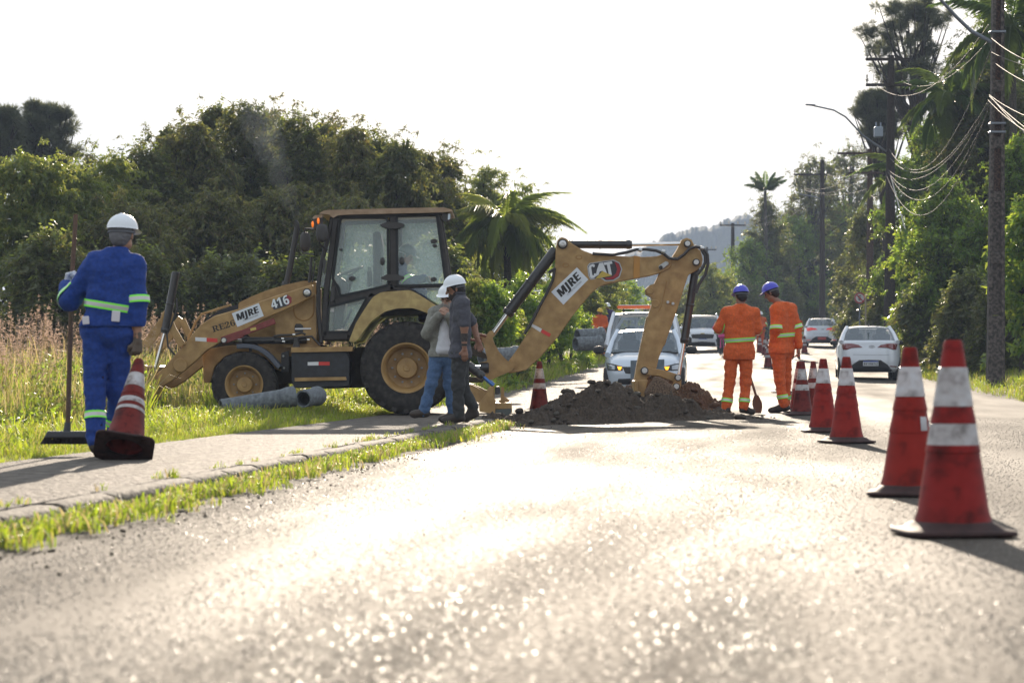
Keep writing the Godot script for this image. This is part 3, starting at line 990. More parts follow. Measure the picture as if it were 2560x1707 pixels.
		if k % 9 == 0 and bumps.get_noise_2d(x * 7.0, d * 7.0 + 300.0) > -0.1: lp[k % 3].append(turned(p, rr(0.8, 1.15) * lerpf(0.55, 1.12, near), 0.12))
	for k in 3:
		stuff(scatter("tall_grass", tall[k], lt[k], self), "tall green grass in the overgrown field behind the worker in blue", "grass")
		stuff(scatter("dry_grass", dry[k], ld[k], self), "dry straw coloured grass in the overgrown field", "grass")
		stuff(scatter("pink_grass", plumes[k], lp[k], self), "feathery pink grass heads in the overgrown field", "grass")
	var weeds := [[], [], []]
	for k in 2600:
		var d := 21.0 + 38.0 * rng.randf()
		var x := left_edge(d) - WALK - 1.3 - rng.randf() * (d * 0.24)
		if in_machine(x, d): continue
		weeds[k % 3].append(turned(Vector3(x, land_y(x, d) + rr(0.1, 0.85) * smoothstep(18.0, 34.0, d), -d), rr(0.35, 0.8), 0.4))
	var w_sp := []
	for k in 3: w_sp.append(spray([olive[0], fresh[0], dark[0]], 48, 0.4, 0.1, 0.05, 0.2))
	for k in 3: stuff(scatter("broadleaf_weeds", w_sp[k], weeds[k], self), "low leafy weeds among the tall grass of the field", "weeds")

func in_machine(x: float, d: float) -> bool:   # trodden ground before and under the machine
	return d < 39.8 and x > -0.142 * d and x < 0.5

func build_hill() -> void:
	rng.seed = 3
	var mb := MB.new()
	var outline := [[1180, 760], [1300, 720], [1390, 640], [1430, 590], [1480, 570], [1530, 548], [1560, 530], [1620, 518], [1660, 520], [1700, 508], [1740, 505], [1800, 490], [1880, 480], [1960, 500], [2060, 560], [2200, 640]]
	var n := FastNoiseLite.new()
	n.seed = 9; n.frequency = 0.02
	var rows := []
	for r in 16:
		var t := r / 15.0
		var row := PackedVector3Array()
		for c in 301:
			var x := lerpf(1180.0, 2200.0, c / 300.0)
			var k := 0
			while k < outline.size() - 2 and outline[k + 1][0] < x: k += 1
			var yy := lerpf(outline[k][1], outline[k + 1][1], (x - outline[k][0]) / (outline[k + 1][0] - outline[k][0]))
			var top := Q("v", x, yy, 1000.0)
			var d := 1000.0 - 100.0 * (1.0 - t)
			var p := Vector3(top.x * (d / 1000.0), lerpf(2.0, top.y, pow(t, 0.8)), -d)
			p.y += (n.get_noise_2d(p.x * 2.0, d * 2.0) * 4.0 - absf(n.get_noise_2d(p.x * 12.0, d * 9.0)) * 2.6 + 1.0) * smoothstep(0.0, 0.3, t)
			row.append(p)
		rows.append(row)
	var back := PackedVector3Array()
	for p in rows[15]: back.append(Vector3(p.x, 0.0, p.z - 120.0))
	rows.append(back)
	sheet(mb, rows, Vector3(0, 0.5, 1))
	struct("hill", mb, mat("hill", Color(0.05, 0.065, 0.03), 0.95, 0.0, {"tex": noise_tex("hill", FastNoiseLite.TYPE_SIMPLEX_SMOOTH, 0.03, 0.4, 1.0, 256, 4), "ts": 0.05, "world": true}))

# ---------- the backhoe loader, standing side-on
const DM := 37.6   # its middle plane

func pl(called: String, fr: String, a: Array, d: float, thick: float, m: Material, parent: Node3D, r := 0.015, bev := 0.008) -> MeshInstance3D:
	var mb := MB.new()
	var p := pp(fr, a, d)
	if r > 0.0: p = soft(p, r)
	plate(mb, p, -d, -(d + thick), bev)
	return obj(called, mb, m, parent, true)

func strip(pts: PackedVector2Array, w) -> PackedVector2Array:   # the outline of a band of width w along a line
	var a := PackedVector2Array()
	var b := PackedVector2Array()
	for k in pts.size():
		var d := (pts[mini(k + 1, pts.size() - 1)] - pts[maxi(k - 1, 0)]).normalized()
		var s: Vector2 = Vector2(-d.y, d.x) * float(w[k] if w is Array else w) * 0.5
		a.append(pts[k] + s); b.append(pts[k] - s)
	b.reverse()
	a.append_array(b)
	return a

func band(called: String, fr: String, a: Array, w: float, d: float, thick: float, m: Material, parent: Node3D, bev := 0.006) -> MeshInstance3D:
	var mb := MB.new()
	plate(mb, strip(pp(fr, a, d), w), -d, -(d + thick), bev)
	return obj(called, mb, m, parent, true)

func node(called: String, parent: Node3D, at: Vector3) -> Node3D:   # an empty part; at is a world position
	var o := Node3D.new()
	o.name = called
	parent.add_child(o, true)
	o.position = at - wpos.get(parent, Vector3.ZERO)
	wpos[o] = at
	return o

func wheel(parent: Node3D, at: Vector3, R: float, rim: float, w: float, lugs: int, tyre_m: Material, rim_m: Material, dish := 0.06, bolts := 8) -> Node3D:
	var n := node("wheel", parent, at)
	var t := Transform3D(Basis.from_euler(Vector3(PI / 2, 0, 0)), Vector3.ZERO)   # y points at the eye
	var mb := MB.new()
	var h := w * 0.5
	lathe(mb, [[rim, -h * 0.8], [rim * 1.04, -h * 0.92], [lerpf(rim, R, 0.45), -h], [R * 0.9, -h * 0.95], [R * 0.955, -h * 0.8], [R * 0.955, h * 0.8], [R * 0.9, h * 0.95], [lerpf(rim, R, 0.45), h], [rim * 1.04, h * 0.92], [rim, h * 0.8]], t, 48)
	for k in lugs:
		for s in [-1.0, 1.0]:
			var a: float = TAU * (k + (0.5 if s > 0 else 0.0)) / lugs
			# a lug from the shoulder to the middle, slanting
			var row := []
			for q in 4:
				var f := q / 3.0
				var aa: float = a + f * TAU / lugs * 0.9
				var y: float = s * h * (1.0 - f * 0.95)
				var r0: float = R * (0.88 if q == 0 else 0.95)
				var r1: float = R * (0.965 if q == 0 else 1.0)
				var wd: float = TAU / lugs * 0.21
				row.append([Vector3(cos(aa - wd) * r0, y, sin(aa - wd) * r0), Vector3(cos(aa - wd * 0.8) * r1, y, sin(aa - wd * 0.8) * r1), Vector3(cos(aa + wd * 0.8) * r1, y, sin(aa + wd * 0.8) * r1), Vector3(cos(aa + wd) * r0, y, sin(aa + wd) * r0)])
			for q in 3:
				var mid: Vector3 = (row[q][0] + row[q][3]) * 0.5
				var rad := Vector3(mid.x, 0, mid.z).normalized()
				var tan_v := Vector3(-rad.z, 0, rad.x)
				mb.quad(t * row[q][1], t * row[q][2], t * row[q + 1][2], t * row[q + 1][1], t.basis * rad)
				mb.quad(t * row[q][0], t * row[q][1], t * row[q + 1][1], t * row[q + 1][0], t.basis * -tan_v)
				mb.quad(t * row[q][2], t * row[q][3], t * row[q + 1][3], t * row[q + 1][2], t.basis * tan_v)
			mb.quad(t * row[0][0], t * row[0][1], t * row[0][2], t * row[0][3], t.basis * Vector3(0, s, 0))
	obj("tyre", mb, tyre_m, n)
	mb = MB.new()
	lathe(mb, [[rim, -h * 0.8], [rim * 0.9, -h * 0.7], [rim * 0.88, h * 0.2 - dish], [rim * 0.45, h * 0.25 - dish], [rim * 0.45, h * 0.3 - dish], [rim * 0.8, h * 0.32 - dish], [rim * 0.84, h * 0.4 - dish], [rim * 0.88, h * 0.75], [rim * 0.93, h * 0.83], [rim * 0.97, h * 0.95], [rim * 1.03, h * 0.96], [rim * 1.03, h * 0.8]], t, 40)
	obj("rim", mb, rim_m, n)
	mb = MB.new()
	lathe(mb, [[rim * 0.46, h * 0.2 - dish], [rim * 0.44, h * 0.75 - dish], [rim * 0.4, h * 0.85 - dish], [rim * 0.15, h * 0.86 - dish], [rim * 0.13, h * 0.9 - dish], [0.0, h * 0.9 - dish]], t, 28)
	obj("hub", mb, rim_m, n)
	for k in bolts:
		var a := TAU * k / bolts
		var p := Vector3(cos(a) * rim * 0.6, sin(a) * rim * 0.6, h * 0.3 - dish)
		mb = MB.new()
		rod(mb, p, p + Vector3(0, 0, 0.03), rim * 0.05, 6, 0.003)
		obj("bolt", mb, mat("bolt", Color(0.3, 0.3, 0.29), 0.4, 0.8), n)
	return n

func pin(fr: String, x: float, y: float, d: float, r: float, parent: Node3D, len := 0.05) -> void:
	var p := Q(fr, x, y, d)
	var n := node("pin", parent, p)
	var t := Transform3D(Basis.from_euler(Vector3(PI / 2, 0, 0)), Vector3.ZERO)
	var mb := MB.new()
	lathe(mb, [[r, -len], [r, len * 0.4], [r * 0.92, len * 0.5], [r * 0.72, len * 0.5], [r * 0.7, len * 0.3]], t, 24)
	obj("collar", mb, mat("pin_dark", Color(0.06, 0.05, 0.045), 0.6, 0.3), n)
	mb = MB.new()
	lathe(mb, [[r * 0.72, -len], [r * 0.72, len * 0.6], [r * 0.62, len * 0.7], [r * 0.25, len * 0.7], [r * 0.2, len * 0.55], [0.0, len * 0.55]], t, 20)
	obj("pin_head", mb, mat("pin_steel", Color(0.55, 0.55, 0.54), 0.35, 0.85), n)

func ram(called: String, parent: Node3D, a: Vector3, b: Vector3, c: Vector3, r: float, rod_r: float, rod_m: Material) -> void:   # barrel a to b, rod b to c
	var dk := mat("ram_black", Color(0.022, 0.02, 0.02), 0.38, 0.0, {"coat": 0.3})
	var n := node(called, parent, a)
	var mb := MB.new()
	var dir := (b - a).normalized()
	rod(mb, a, b, r, 20, 0.006)
	lathe(mb, [[r, 0.0], [r * 1.12, 0.01], [r * 1.12, 0.05], [r, 0.06]], Transform3D(basis_y(dir), b - dir * 0.08), 20)
	lathe(mb, [[r, 0.0], [r * 1.08, 0.006], [r * 1.08, 0.03], [r, 0.036]], Transform3D(basis_y(dir), a.lerp(b, 0.5)), 20)
	obj("barrel", mb, dk, n, true)
	mb = MB.new()
	rod(mb, b, c, rod_r, 14)
	obj("rod", mb, rod_m, n, true)

func sign_basis(tl: Vector3, tr: Vector3, bl: Vector3) -> Basis:
	var x := (tr - tl).normalized()
	var y := (tl - bl).normalized()
	var z := x.cross(y).normalized()
	return Basis(x, z.cross(x), z)

func company_sign(fr: String, c: Array, d: float, parent: Node3D) -> void:   # four corners: top left, top right, bottom right, bottom left
	var n := pl("company_sign", fr, c, d - 0.004, 0.003, mat("sticker_white", Color(0.66, 0.7, 0.74), 0.45), parent, 0.0, 0.0005)
	n.set_meta("label", "white company sign with dark lettering")
	var tl := Q(fr, c[0], c[1], d - 0.006)
	var tr := Q(fr, c[2], c[3], d - 0.006)
	var bl := Q(fr, c[6], c[7], d - 0.006)
	var b := sign_basis(tl, tr, bl)
	var w := tl.distance_to(tr)
	var h := tl.distance_to(bl)
	var ink := mat("ink", Color(0.02, 0.018, 0.016), 0.6)
	var mid := (tr + bl) * 0.5
	# the first word is drawn heavy and leaning, twice over a hair apart to thicken its strokes
	var lean := Basis(b.x, b.y + b.x * 0.12, b.z)
	for k in 3:
		word("MJRE", h * 0.44, mid + b.y * h * 0.11 + b.x * (k - 1) * h * 0.022, Basis(lean.x * 1.08, lean.y, lean.z), ink, n, 0.002 + 0.0004 * k)
	word("CONSTRUTORA", h * 0.1, mid - b.y * h * 0.24 + b.x * w * 0.05, Basis(b.x * 1.15, b.y, b.z), mat("ink_grey", Color(0.2, 0.2, 0.21), 0.6), n, 0.002, false)
	var mb := MB.new()
	var o := mid + b.y * h * 0.34 + b.x * w * 0.03
	leaf(mb, o - b.y * h * 0.09, (b.y + b.x * 0.4).normalized(), b.z, h * 0.15, h * 0.07, 0.0)
	obj("leaf_mark", mb, mat("leaf_mark", Color(0.25, 0.45, 0.06), 0.6), n, true)

func build_machine() -> void:
	var dust := noise_tex("dust", FastNoiseLite.TYPE_SIMPLEX_SMOOTH, 0.007, 0.78, 1.0, 512, 6, 0.0, -1.0, Color(1.0, 0.95, 0.88))
	var yel := mat("yellow_paint", Color(0.46, 0.295, 0.115), 0.5, 0.0, {"tex": dust, "ts": 1.2})
	var fend := mat("fender_paint", Color(0.5, 0.37, 0.13), 0.42, 0.0, {"tex": dust, "ts": 1.5, "coat": 0.25})
	var blk := mat("cab_black", Color(0.03, 0.026, 0.025), 0.5, 0.0, {"tex": dust, "ts": 2.0})
	var plastic := mat("plastic_black", Color(0.04, 0.036, 0.034), 0.55)
	var rubber := mat("tyre_rubber", Color(0.055, 0.047, 0.04), 0.85, 0.0, {"tex": noise_tex("tyre_dust", FastNoiseLite.TYPE_SIMPLEX_SMOOTH, 0.02, 0.45, 1.0, 256, 4), "ts": 1.7})
	var chrome := mat("chrome", Color(0.75, 0.74, 0.72), 0.16, 1.0)
	var glass := mat("cab_glass", Color(0.36, 0.58, 0.58), 0.1, 0.0, {"alpha": 0.11})
	var maroon := mat("strut_red", Color(0.26, 0.055, 0.05), 0.6, 0.0, {"tex": dust, "ts": 2.0})
	var white := mat("sticker_white2", Color(0.68, 0.68, 0.68), 0.4)
	var red := mat("sticker_red", Color(0.6, 0.04, 0.03), 0.4)
	var under := mat("frame_dark", Color(0.06, 0.045, 0.028), 0.8, 0.0, {"tex": dust, "ts": 2.0})
	var base := Q("B", 720, 1500, DM)
	var t := thing("backhoe_loader", "yellow backhoe loader digging beside the footpath with its boom reaching over the road", "backhoe loader", base)
	var wt := Vector3(0, 0, -1)   # away from the eye

	# chassis and engine housing
	pl("chassis", "A", [470, 1060, 640, 1010, 900, 1040, 1250, 1030, 1300, 1060, 1900, 1030, 2100, 1080, 2100, 1300, 1290, 1330, 1010, 1290, 470, 1290], DM - 0.42, 0.84, under, t, 0.05)
	pl("front_frame", "A", [445, 1075, 480, 1060, 640, 1035, 880, 1045, 985, 1100, 985, 1215, 900, 1180, 800, 1090, 700, 1075, 600, 1110, 530, 1180, 500, 1290, 455, 1290], DM - 0.5, 0.05, yel, t, 0.03)
	pl("bonnet", "A", [1215, 600, 1130, 600, 1000, 628, 880, 665, 780, 705, 690, 748, 690, 900, 900, 1110, 1240, 1110], DM - 0.43, 0.86, yel, t, 0.03, 0.05)
	pl("grille", "A", [700, 750, 560, 800, 490, 843, 452, 878, 452, 1060, 900, 1090, 700, 900], DM - 0.41, 0.82, mat("grille_dark", Color(0.02, 0.018, 0.02), 0.6), t, 0.03, 0.03)
	band("bonnet_guard", "A", [640, 762, 440, 825, 400, 880, 345, 1000], 0.035, DM - 0.4, 0.05, yel, t)
	pl("loader_tower", "A", [1080, 775, 1212, 690, 1218, 1000, 1245, 1045, 1000, 1050, 950, 1000, 925, 860], DM - 0.68, 0.14, yel, t, 0.02)
	var groove := MB.new()
	var loop := []
	for k in 25:
		var a := PI * (1.0 - k / 24.0) 
		loop.append(Q("A", 1132 + cos(a) * 68, 800 + sin(a) * 68, DM - 0.682))
	loop.append(Q("A", 1200, 700, DM - 0.682))
	loop.push_front(Q("A", 1064, 760, DM - 0.682))
	tube(groove, loop, 0.008, 6)
	obj("tower_rib", groove, mat("yellow_worn", Color(0.3, 0.15, 0.035), 0.6), t, true)
	pl("access_cover", "A", [1078, 890, 1112, 890, 1128, 905, 1128, 945, 1070, 945, 1070, 905], DM - 0.7, 0.02, plastic, t, 0.01)
	band("warning_strip", "A", [1072, 925, 1182, 923], 0.022, DM - 0.705, 0.004, white, t, 0.001)

	# loader arms, both sides
	var arm := [1195, 622, 930, 705, 690, 790, 530, 835, 440, 890, 345, 1000, 200, 1170, 85, 1275, 60, 1310, 95, 1335, 150, 1330, 235, 1280, 400, 1145, 470, 1075, 560, 1020, 640, 990, 860, 860, 1080, 765, 1195, 705]
	for s in 2:
		var d := DM - 0.86 if s == 0 else DM + 0.74
		var mb := MB.new()
		plate(mb, soft(pp("A", arm, DM - 0.86), 0.03), -d, -(d + 0.12), 0.012)
		obj("loader_arm", mb, yel, t, true)
		var sh := Vector3(0, 0, -1.6 * s)
		ram("lift_ram", t, Q("R", 1480, 850, DM - 0.72) + sh, Q("R", 420, 858, DM - 0.72) + sh, Q("R", 150, 860, DM - 0.72) + sh, 0.05, 0.024, chrome)
		# tilt linkage with its ram
		mb = MB.new()
		plate(mb, strip(pp("A", [212, 840, 60, 1040], DM - 0.86), 0.13), -d + 0.03, -(d + 0.03), 0.006)
		obj("tilt_link", mb, yel, t, true)
		mb = MB.new()
		plate(mb, strip(pp("A", [212, 845, 250, 930, 315, 1040], DM - 0.86), 0.1), -d + 0.05, -d - 0.0, 0.006)
		obj("tilt_link", mb, yel, t, true)
	ram("tilt_ram", t, Q("A", 268, 540, DM - 0.9), Q("A", 190, 955, DM - 0.9), Q("A", 118, 1230, DM - 0.9), 0.056, 0.024, chrome)
	for q in [[212, 838, 0.09], [297, 1170, 0.1]]:
		var mb := MB.new()
		rod(mb, Q("A", q[0], q[1], DM - 0.84), Q("A", q[0], q[1], DM - 0.91), q[2], 24, 0.01)
		obj("boss", mb, yel, t, true)
	var hm := MB.new()
	tube(hm, [Q("A", 270, 720, DM - 0.93), Q("A", 275, 790, DM - 0.93), Q("A", 235, 900, DM - 0.93), Q("A", 205, 960, DM - 0.93), Q("A", 215, 1050, DM - 0.93), Q("A", 260, 1100, DM - 0.9)], 0.014, 8)
	obj("hose", hm, plastic, t, true)
	pin("A", 1155, 680, DM - 0.88, 0.062, t)
	pin("R", 125, 855, DM - 0.9, 0.045, t)
	# lowered front bucket, hidden for the most part by grass
	var sec := pp("A", [100, 1180, 60, 1290, 40, 1400, -30, 1470, -190, 1475, -230, 1465, -200, 1450, -60, 1440, 0, 1380, 30, 1250, 70, 1170], DM - 0.9)
	var bm := MB.new()
	plate(bm, sec, -(DM - 1.12), -(DM + 1.12), 0.01)
	for s in 2:
		var z := DM - 1.14 if s == 0 else DM + 1.1
		plate(bm, pp("A", [100, 1180, 60, 1290, 40, 1400, -30, 1470, -230, 1470, -40, 1220], DM - 0.9), -z, -(z + 0.03), 0.005)
	obj("front_bucket", bm, yel, t, true)
	# the red safety strut
	band("safety_strut", "R", [90, 860, 420, 745], 0.105, DM - 0.92, 0.05, maroon, t)
	band("safety_strut", "R", [400, 745, 955, 535], 0.085, DM - 0.915, 0.04, maroon, t)
	pl("warning_label", "R", [552, 660, 645, 636, 655, 678, 560, 702], DM - 0.917, 0.003, mat("label_yellow", Color(0.55, 0.42, 0.1), 0.5), t, 0.0, 0.0005)
	for q in [[1040, 770, 1250, 765, 1400, 730, 1460, 760], [960, 870, 1100, 860, 1400, 800, 1560, 790, 1690, 930], [940, 790, 1040, 770]]:
		hm = MB.new()
		var pts := []
		for k in range(0, q.size(), 2): pts.append(Q("R", q[k], q[k + 1], DM - 0.8))
		tube(hm, pts, 0.016, 8)
		obj("hose", hm, plastic, t, true)
	for q in [[1085, 828], [1100, 875], [1505, 845], [1270, 762]]:
		hm = MB.new()
		rod(hm, Q("R", q[0] - 25, q[1], DM - 0.83), Q("R", q[0] + 25, q[1] + 2, DM - 0.83), 0.018, 8, 0.003)
		obj("hose_fitting", hm, chrome, t, true)
	band("front_mudguard", "R", [330, 955, 470, 945, 580, 955, 690, 990, 790, 1050, 880, 1130, 960, 1220, 1030, 1300], 0.06, DM - 1.02, 0.38, mat("mudguard", Color(0.075, 0.085, 0.11), 0.55), t, 0.008)
	band("mudguard_bracket", "R", [555, 960, 555, 1040], 0.04, DM - 0.8, 0.06, plastic, t)

	# wheels
	for s in 2:
		var dz := 0.0 if s == 0 else 1.62
		wheel(t, Q("B", 720, 1175, DM - 0.81) + wt * dz, 0.655, 0.345, 0.48, 22, rubber, yel, 0.1, 10)
		wheel(t, Q("A", 735, 1300, DM - 0.86) + wt * dz * 1.06, 0.463, 0.262, 0.32, 18, rubber, yel, 0.05, 8)
	var ax := MB.new()
	rod(ax, Q("A", 735, 1300, DM - 0.7), Q("A", 735, 1300, DM + 0.8), 0.09, 12)
	rod(ax, Q("B", 720, 1175, DM - 0.6), Q("B", 720, 1175, DM + 0.6), 0.15, 14)
	obj("axle", ax, under, t, true)

	# fenders
	for s in 2:
		var d := DM - 1.06 if s == 0 else DM + 0.58
		var mb := MB.new()
		var top := pp("I", [705, 1465, 780, 1270, 870, 1125, 955, 1000, 1040, 950, 1335, 928, 1410, 962, 1650, 1110, 1760, 1190], DM - 1.06)
		var low := pp("I", [790, 1455, 850, 1365, 940, 1250, 1075, 1152, 1200, 1118, 1365, 1112, 1480, 1150, 1600, 1200, 1730, 1260], DM - 1.06)
		low.reverse()
		top.append_array(low)
		plate(mb, soft(top, 0.04), -d, -(d + 0.5), 0.03)
		obj("fender", mb, fend, t, true)
	# side box with its steps
	pl("battery_box", "f", [728, 881, 866, 879, 874, 900, 872, 966, 735, 970, 728, 950], DM - 0.98, 0.4, mat("box_black", Color(0.032, 0.034, 0.042), 0.55, 0.0, {"tex": dust, "ts": 2.0}), t, 0.02)
	for q in [[727, 868, 882, 866, 880, 878, 727, 881], [736, 944, 864, 942, 866, 950, 736, 953]]:
		pl("step_tread", "f", q, DM - 1.02, 0.4, yel, t, 0.004)
	pl("step_recess", "f", [742, 915, 862, 914, 862, 940, 742, 941], DM - 0.985, 0.02, mats["box_black"], t, 0.01)
	pl("reflector", "B", [24, 1134, 100, 1132, 100, 1157, 24, 1158], DM - 0.984, 0.003, white, t, 0.0, 0.0005)
	pl("reflector", "B", [101, 1132, 178, 1132, 178, 1157, 101, 1157], DM - 0.984, 0.003, red, t, 0.0, 0.0005)
	pl("mounting_bracket", "R", [1262, 830, 1345, 830, 1345, 890, 1370, 985, 1245, 985, 1262, 890], DM - 0.84, 0.1, plastic, t)
	pl("bracket_plate", "R", [1060, 1060, 1185, 1020, 1185, 1370, 1060, 1370], DM - 0.7, 0.05, plastic, t)
	for q in [[1095, 1110], [1105, 1305], [1250, 1230]]:
		hm = MB.new()
		rod(hm, Q("R", q[0], q[1], DM - 0.7), Q("R", q[0], q[1], DM - 0.73), 0.018, 6, 0.003)
		obj("bolt", hm, mats["bolt"], t, true)

	# cab
	var cab := node("cab", t, Q("I", 1100, 1400, DM))
	var posts := [[575, 165, 545, 420, 515, 640, 478, 900, 462, 1120, 455, 1400], [535, 175, 480, 430, 425, 640, 392, 860, 392, 1150, 425, 1480], [565, 165, 1100, 148, 1640, 135], [1168, 150, 1172, 500, 1172, 930], [1625, 130, 1672, 420, 1722, 760, 1750, 930, 1760, 1200],
		[560, 1050, 720, 1015, 930, 965, 1060, 915, 1172, 890], [960, 960, 860, 1110, 790, 1250, 705, 1400], [440, 1395, 700, 1395], [1172, 893, 1700, 880], [1330, 915, 1660, 1120], [1200, 920, 1340, 922]]
	var widths := [0.085, 0.06, 0.09, 0.12, 0.07, 0.105, 0.085, 0.13, 0.05, 0.035, 0.07]
	for s in 2:
		var d := DM - 0.78 if s == 0 else DM + 0.7
		for k in posts.size():
			var mb := MB.new()
			plate(mb, strip(pp("I", posts[k], DM - 0.78), widths[k]), -d, -(d + 0.08), 0.012)
			obj("post" if k in [0, 1, 3, 4] else "rail", mb, blk, cab, true)
		var panes := [[622, 205, 640, 185, 1080, 185, 1105, 210, 1112, 880, 620, 985, 605, 900, 545, 810], [500, 1105, 890, 1005, 700, 1360, 488, 1362], [1205, 160, 1612, 150, 1705, 868, 1212, 882], [1345, 905, 1700, 893, 1740, 1130, 1660, 1085], [540, 200, 570, 205, 470, 900, 400, 900, 430, 650]]
		for p in panes:
			var mb := MB.new()
			var dd := d + 0.05
			plate(mb, soft(pp("I", p, DM - 0.73), 0.03), -dd, -(dd + 0.006), 0.001)
			obj("window_pane", mb, glass, cab, true)
	pl("door_skin", "I", [510, 1000, 560, 850, 600, 980, 900, 960, 870, 1000, 500, 1100], DM - 0.76, 0.04, blk, cab)
	# a rubber seal round the door glass
	for p in [[622, 205, 640, 185, 1080, 185, 1105, 210, 1112, 880, 620, 985, 605, 900, 545, 810], [500, 1105, 890, 1005, 700, 1360, 488, 1362], [1205, 160, 1612, 150, 1705, 868, 1212, 882]]:
		var mb := MB.new()
		var o := soft(ccw(pp("I", p, DM - 0.79)), 0.035)
		ring(mb, inset(o, -0.012), inset(o, 0.012), -(DM - 0.79), -(DM - 0.76))
		obj("window_seal", mb, mat("seal", Color(0.012, 0.012, 0.013), 0.7), cab, true)
	for q in [[1025, 255, 1100, 225, 1200, 225, 1280, 245, 1280, 275, 1200, 300, 1100, 295, 1040, 275], [1035, 800, 1100, 765, 1200, 765, 1282, 790, 1280, 815, 1200, 835, 1100, 830, 1045, 815]]:
		pl("door_hinge", "I", q, DM - 0.83, 0.05, plastic, cab, 0.02)
	for q in [[1055, 632, 0.035], [1255, 628, 0.035], [627, 512, 0.028], [742, 810, 0.05], [1585, 818, 0.045], [1588, 425, 0.05], [1595, 472, 0.035]]:
		hm = MB.new()
		var p := Q("I", q[0], q[1], DM - 0.8)
		lathe(hm, [[q[2] * 0.6, 0.0], [q[2], 0.015], [q[2] * 0.8, 0.035], [0.0, 0.04]], Transform3D(Basis.from_euler(Vector3(PI / 2, 0, 0)) * Basis.from_scale(Vector3(1, 1, 1.6 if q[1] > 600 and q[1] < 700 else 0.7)), p), 14)
		obj("latch", hm, plastic, cab, true)
	pl("grab_handle", "I", [442, 620, 465, 600, 470, 640, 455, 750, 440, 760], DM - 0.84, 0.03, plastic, cab)
	pl("notice_sticker", "I", [520, 1110, 556, 1112, 555, 1152, 518, 1150], DM - 0.735, 0.002, white, cab, 0.0, 0.0005)
	pl("door_lock", "I", [525, 890, 560, 880, 560, 1030, 520, 1050], DM - 0.81, 0.04, plastic, cab)
	# cross members, floor and roof
	for q in [[560, 170], [1640, 140], [455, 1380], [1740, 1150]]:
		hm = MB.new()
		rod(hm, Q("I", q[0], q[1], DM - 0.72), Q("I", q[0], q[1], DM + 0.72), 0.04, 8)
		obj("cross_member", hm, blk, cab, true)
	pl("cab_floor", "I", [430, 1380, 760, 1380, 960, 1100, 1300, 1000, 1700, 1100, 1700, 1160, 1000, 1200, 800, 1450, 430, 1450], DM - 0.7, 1.4, blk, cab)
	pl("roof", "I", [398, 138, 440, 112, 490, 103, 900, 92, 1240, 82, 1690, 76, 1776, 98, 1772, 118, 1640, 128, 700, 150, 590, 158, 545, 185, 505, 150], DM - 0.86, 1.72, mat("roof_tan", Color(0.42, 0.30, 0.2), 0.55, 0.0, {"tex": dust, "ts": 1.0}), cab, 0.015, 0.03)
	# controls and seat
	hm = MB.new()
	var sb := basis_y(Vector3(-0.35, 1, 0.1))
	var wc := Q("I", 720, 735, DM)
	var rg := []
	for k in 25: rg.append(wc + sb * (Vector3(cos(TAU * k / 24), 0, sin(TAU * k / 24)) * 0.19))
	tube(hm, rg, 0.016, 8, false)
	for k in 3: tube(hm, [wc - sb.y * 0.05, rg[k * 8]], 0.012, 6)
	tube(hm, [wc - sb.y * 0.05, Q("I", 640, 1100, DM)], 0.05, 8)
	obj("steering_wheel", hm, plastic, cab, true)
	pl("console", "I", [600, 780, 700, 850, 690, 940, 640, 1330, 560, 1340, 570, 860], DM - 0.25, 0.5, blk, cab, 0.03)
	pl("seat_back", "I", [955, 330, 1030, 320, 1060, 480, 1050, 900, 960, 900], DM - 0.24, 0.48, plastic, cab, 0.04, 0.03)
	pl("seat_cushion", "I", [960, 860, 1250, 850, 1300, 890, 1280, 950, 960, 960], DM - 0.25, 0.5, plastic, cab, 0.04, 0.03)
	pl("control_pod", "I", [895, 730, 945, 725, 950, 880, 900, 900], DM - 0.5, 0.12, plastic, cab, 0.02)
	for q in [[918, 690, 918, 760], [1510, 790, 1560, 880], [640, 1320, 740, 1120]]:
		hm = MB.new()
		tube(hm, [Q("I", q[0], q[1], DM - 0.42), Q("I", q[2], q[3], DM - 0.42)], [0.025, 0.018], 8)
		obj("control_lever", hm, plastic, cab, true)
	# lamps, mirrors, exhaust
	pl("front_lamp", "I", [330, 195, 430, 165, 435, 285, 370, 300, 335, 290], DM - 0.85, 0.16, plastic, cab, 0.02)
	var amber := mat("amber_lens", Color(0.7, 0.16, 0.02), 0.2, 0.0, {"emit": Color(1.0, 0.22, 0.02), "ee": 0.35})
	for q in [[335, 250, 0.03], [393, 215, 0.03]]:
		hm = MB.new()
		lathe(hm, [[0.03, 0.0], [0.03, 0.02], [0.015, 0.03], [0.0, 0.032]], Transform3D(Basis.from_euler(Vector3(PI / 2, 0, 0)) * Basis.from_scale(Vector3(0.6, 1, 1.5)), Q("I", q[0], q[1], DM - 0.85)), 14)
		obj("indicator_lamp", hm, amber, cab, true)
	pl("lamp_hood", "I", [330, 185, 360, 155, 440, 152, 430, 180, 340, 195], DM - 0.87, 0.2, mats["roof_tan"], cab, 0.01)
	pl("rear_lamp", "I", [1660, 140, 1730, 130, 1760, 140, 1755, 200, 1720, 225, 1665, 205], DM - 0.8, 0.16, plastic, cab, 0.02)
	pl("lamp_glass", "I", [1732, 140, 1758, 142, 1752, 198, 1730, 205], DM - 0.81, 0.01, mat("lamp_glass", Color(0.5, 0.6, 0.68), 0.1, 0.0, {"coat": 1.0}), cab, 0.01)
	var mir := node("mirror", cab, Q("I", 430, 340, DM - 1.05))
	hm = MB.new()
	sheet(hm, egg_rows(Q("I", 432, 340, DM - 1.05), Vector3(0.088, 0.128, 0.05)), Vector3.ZERO)
	obj("mirror_shell", hm, plastic, mir, true)
	hm = MB.new()
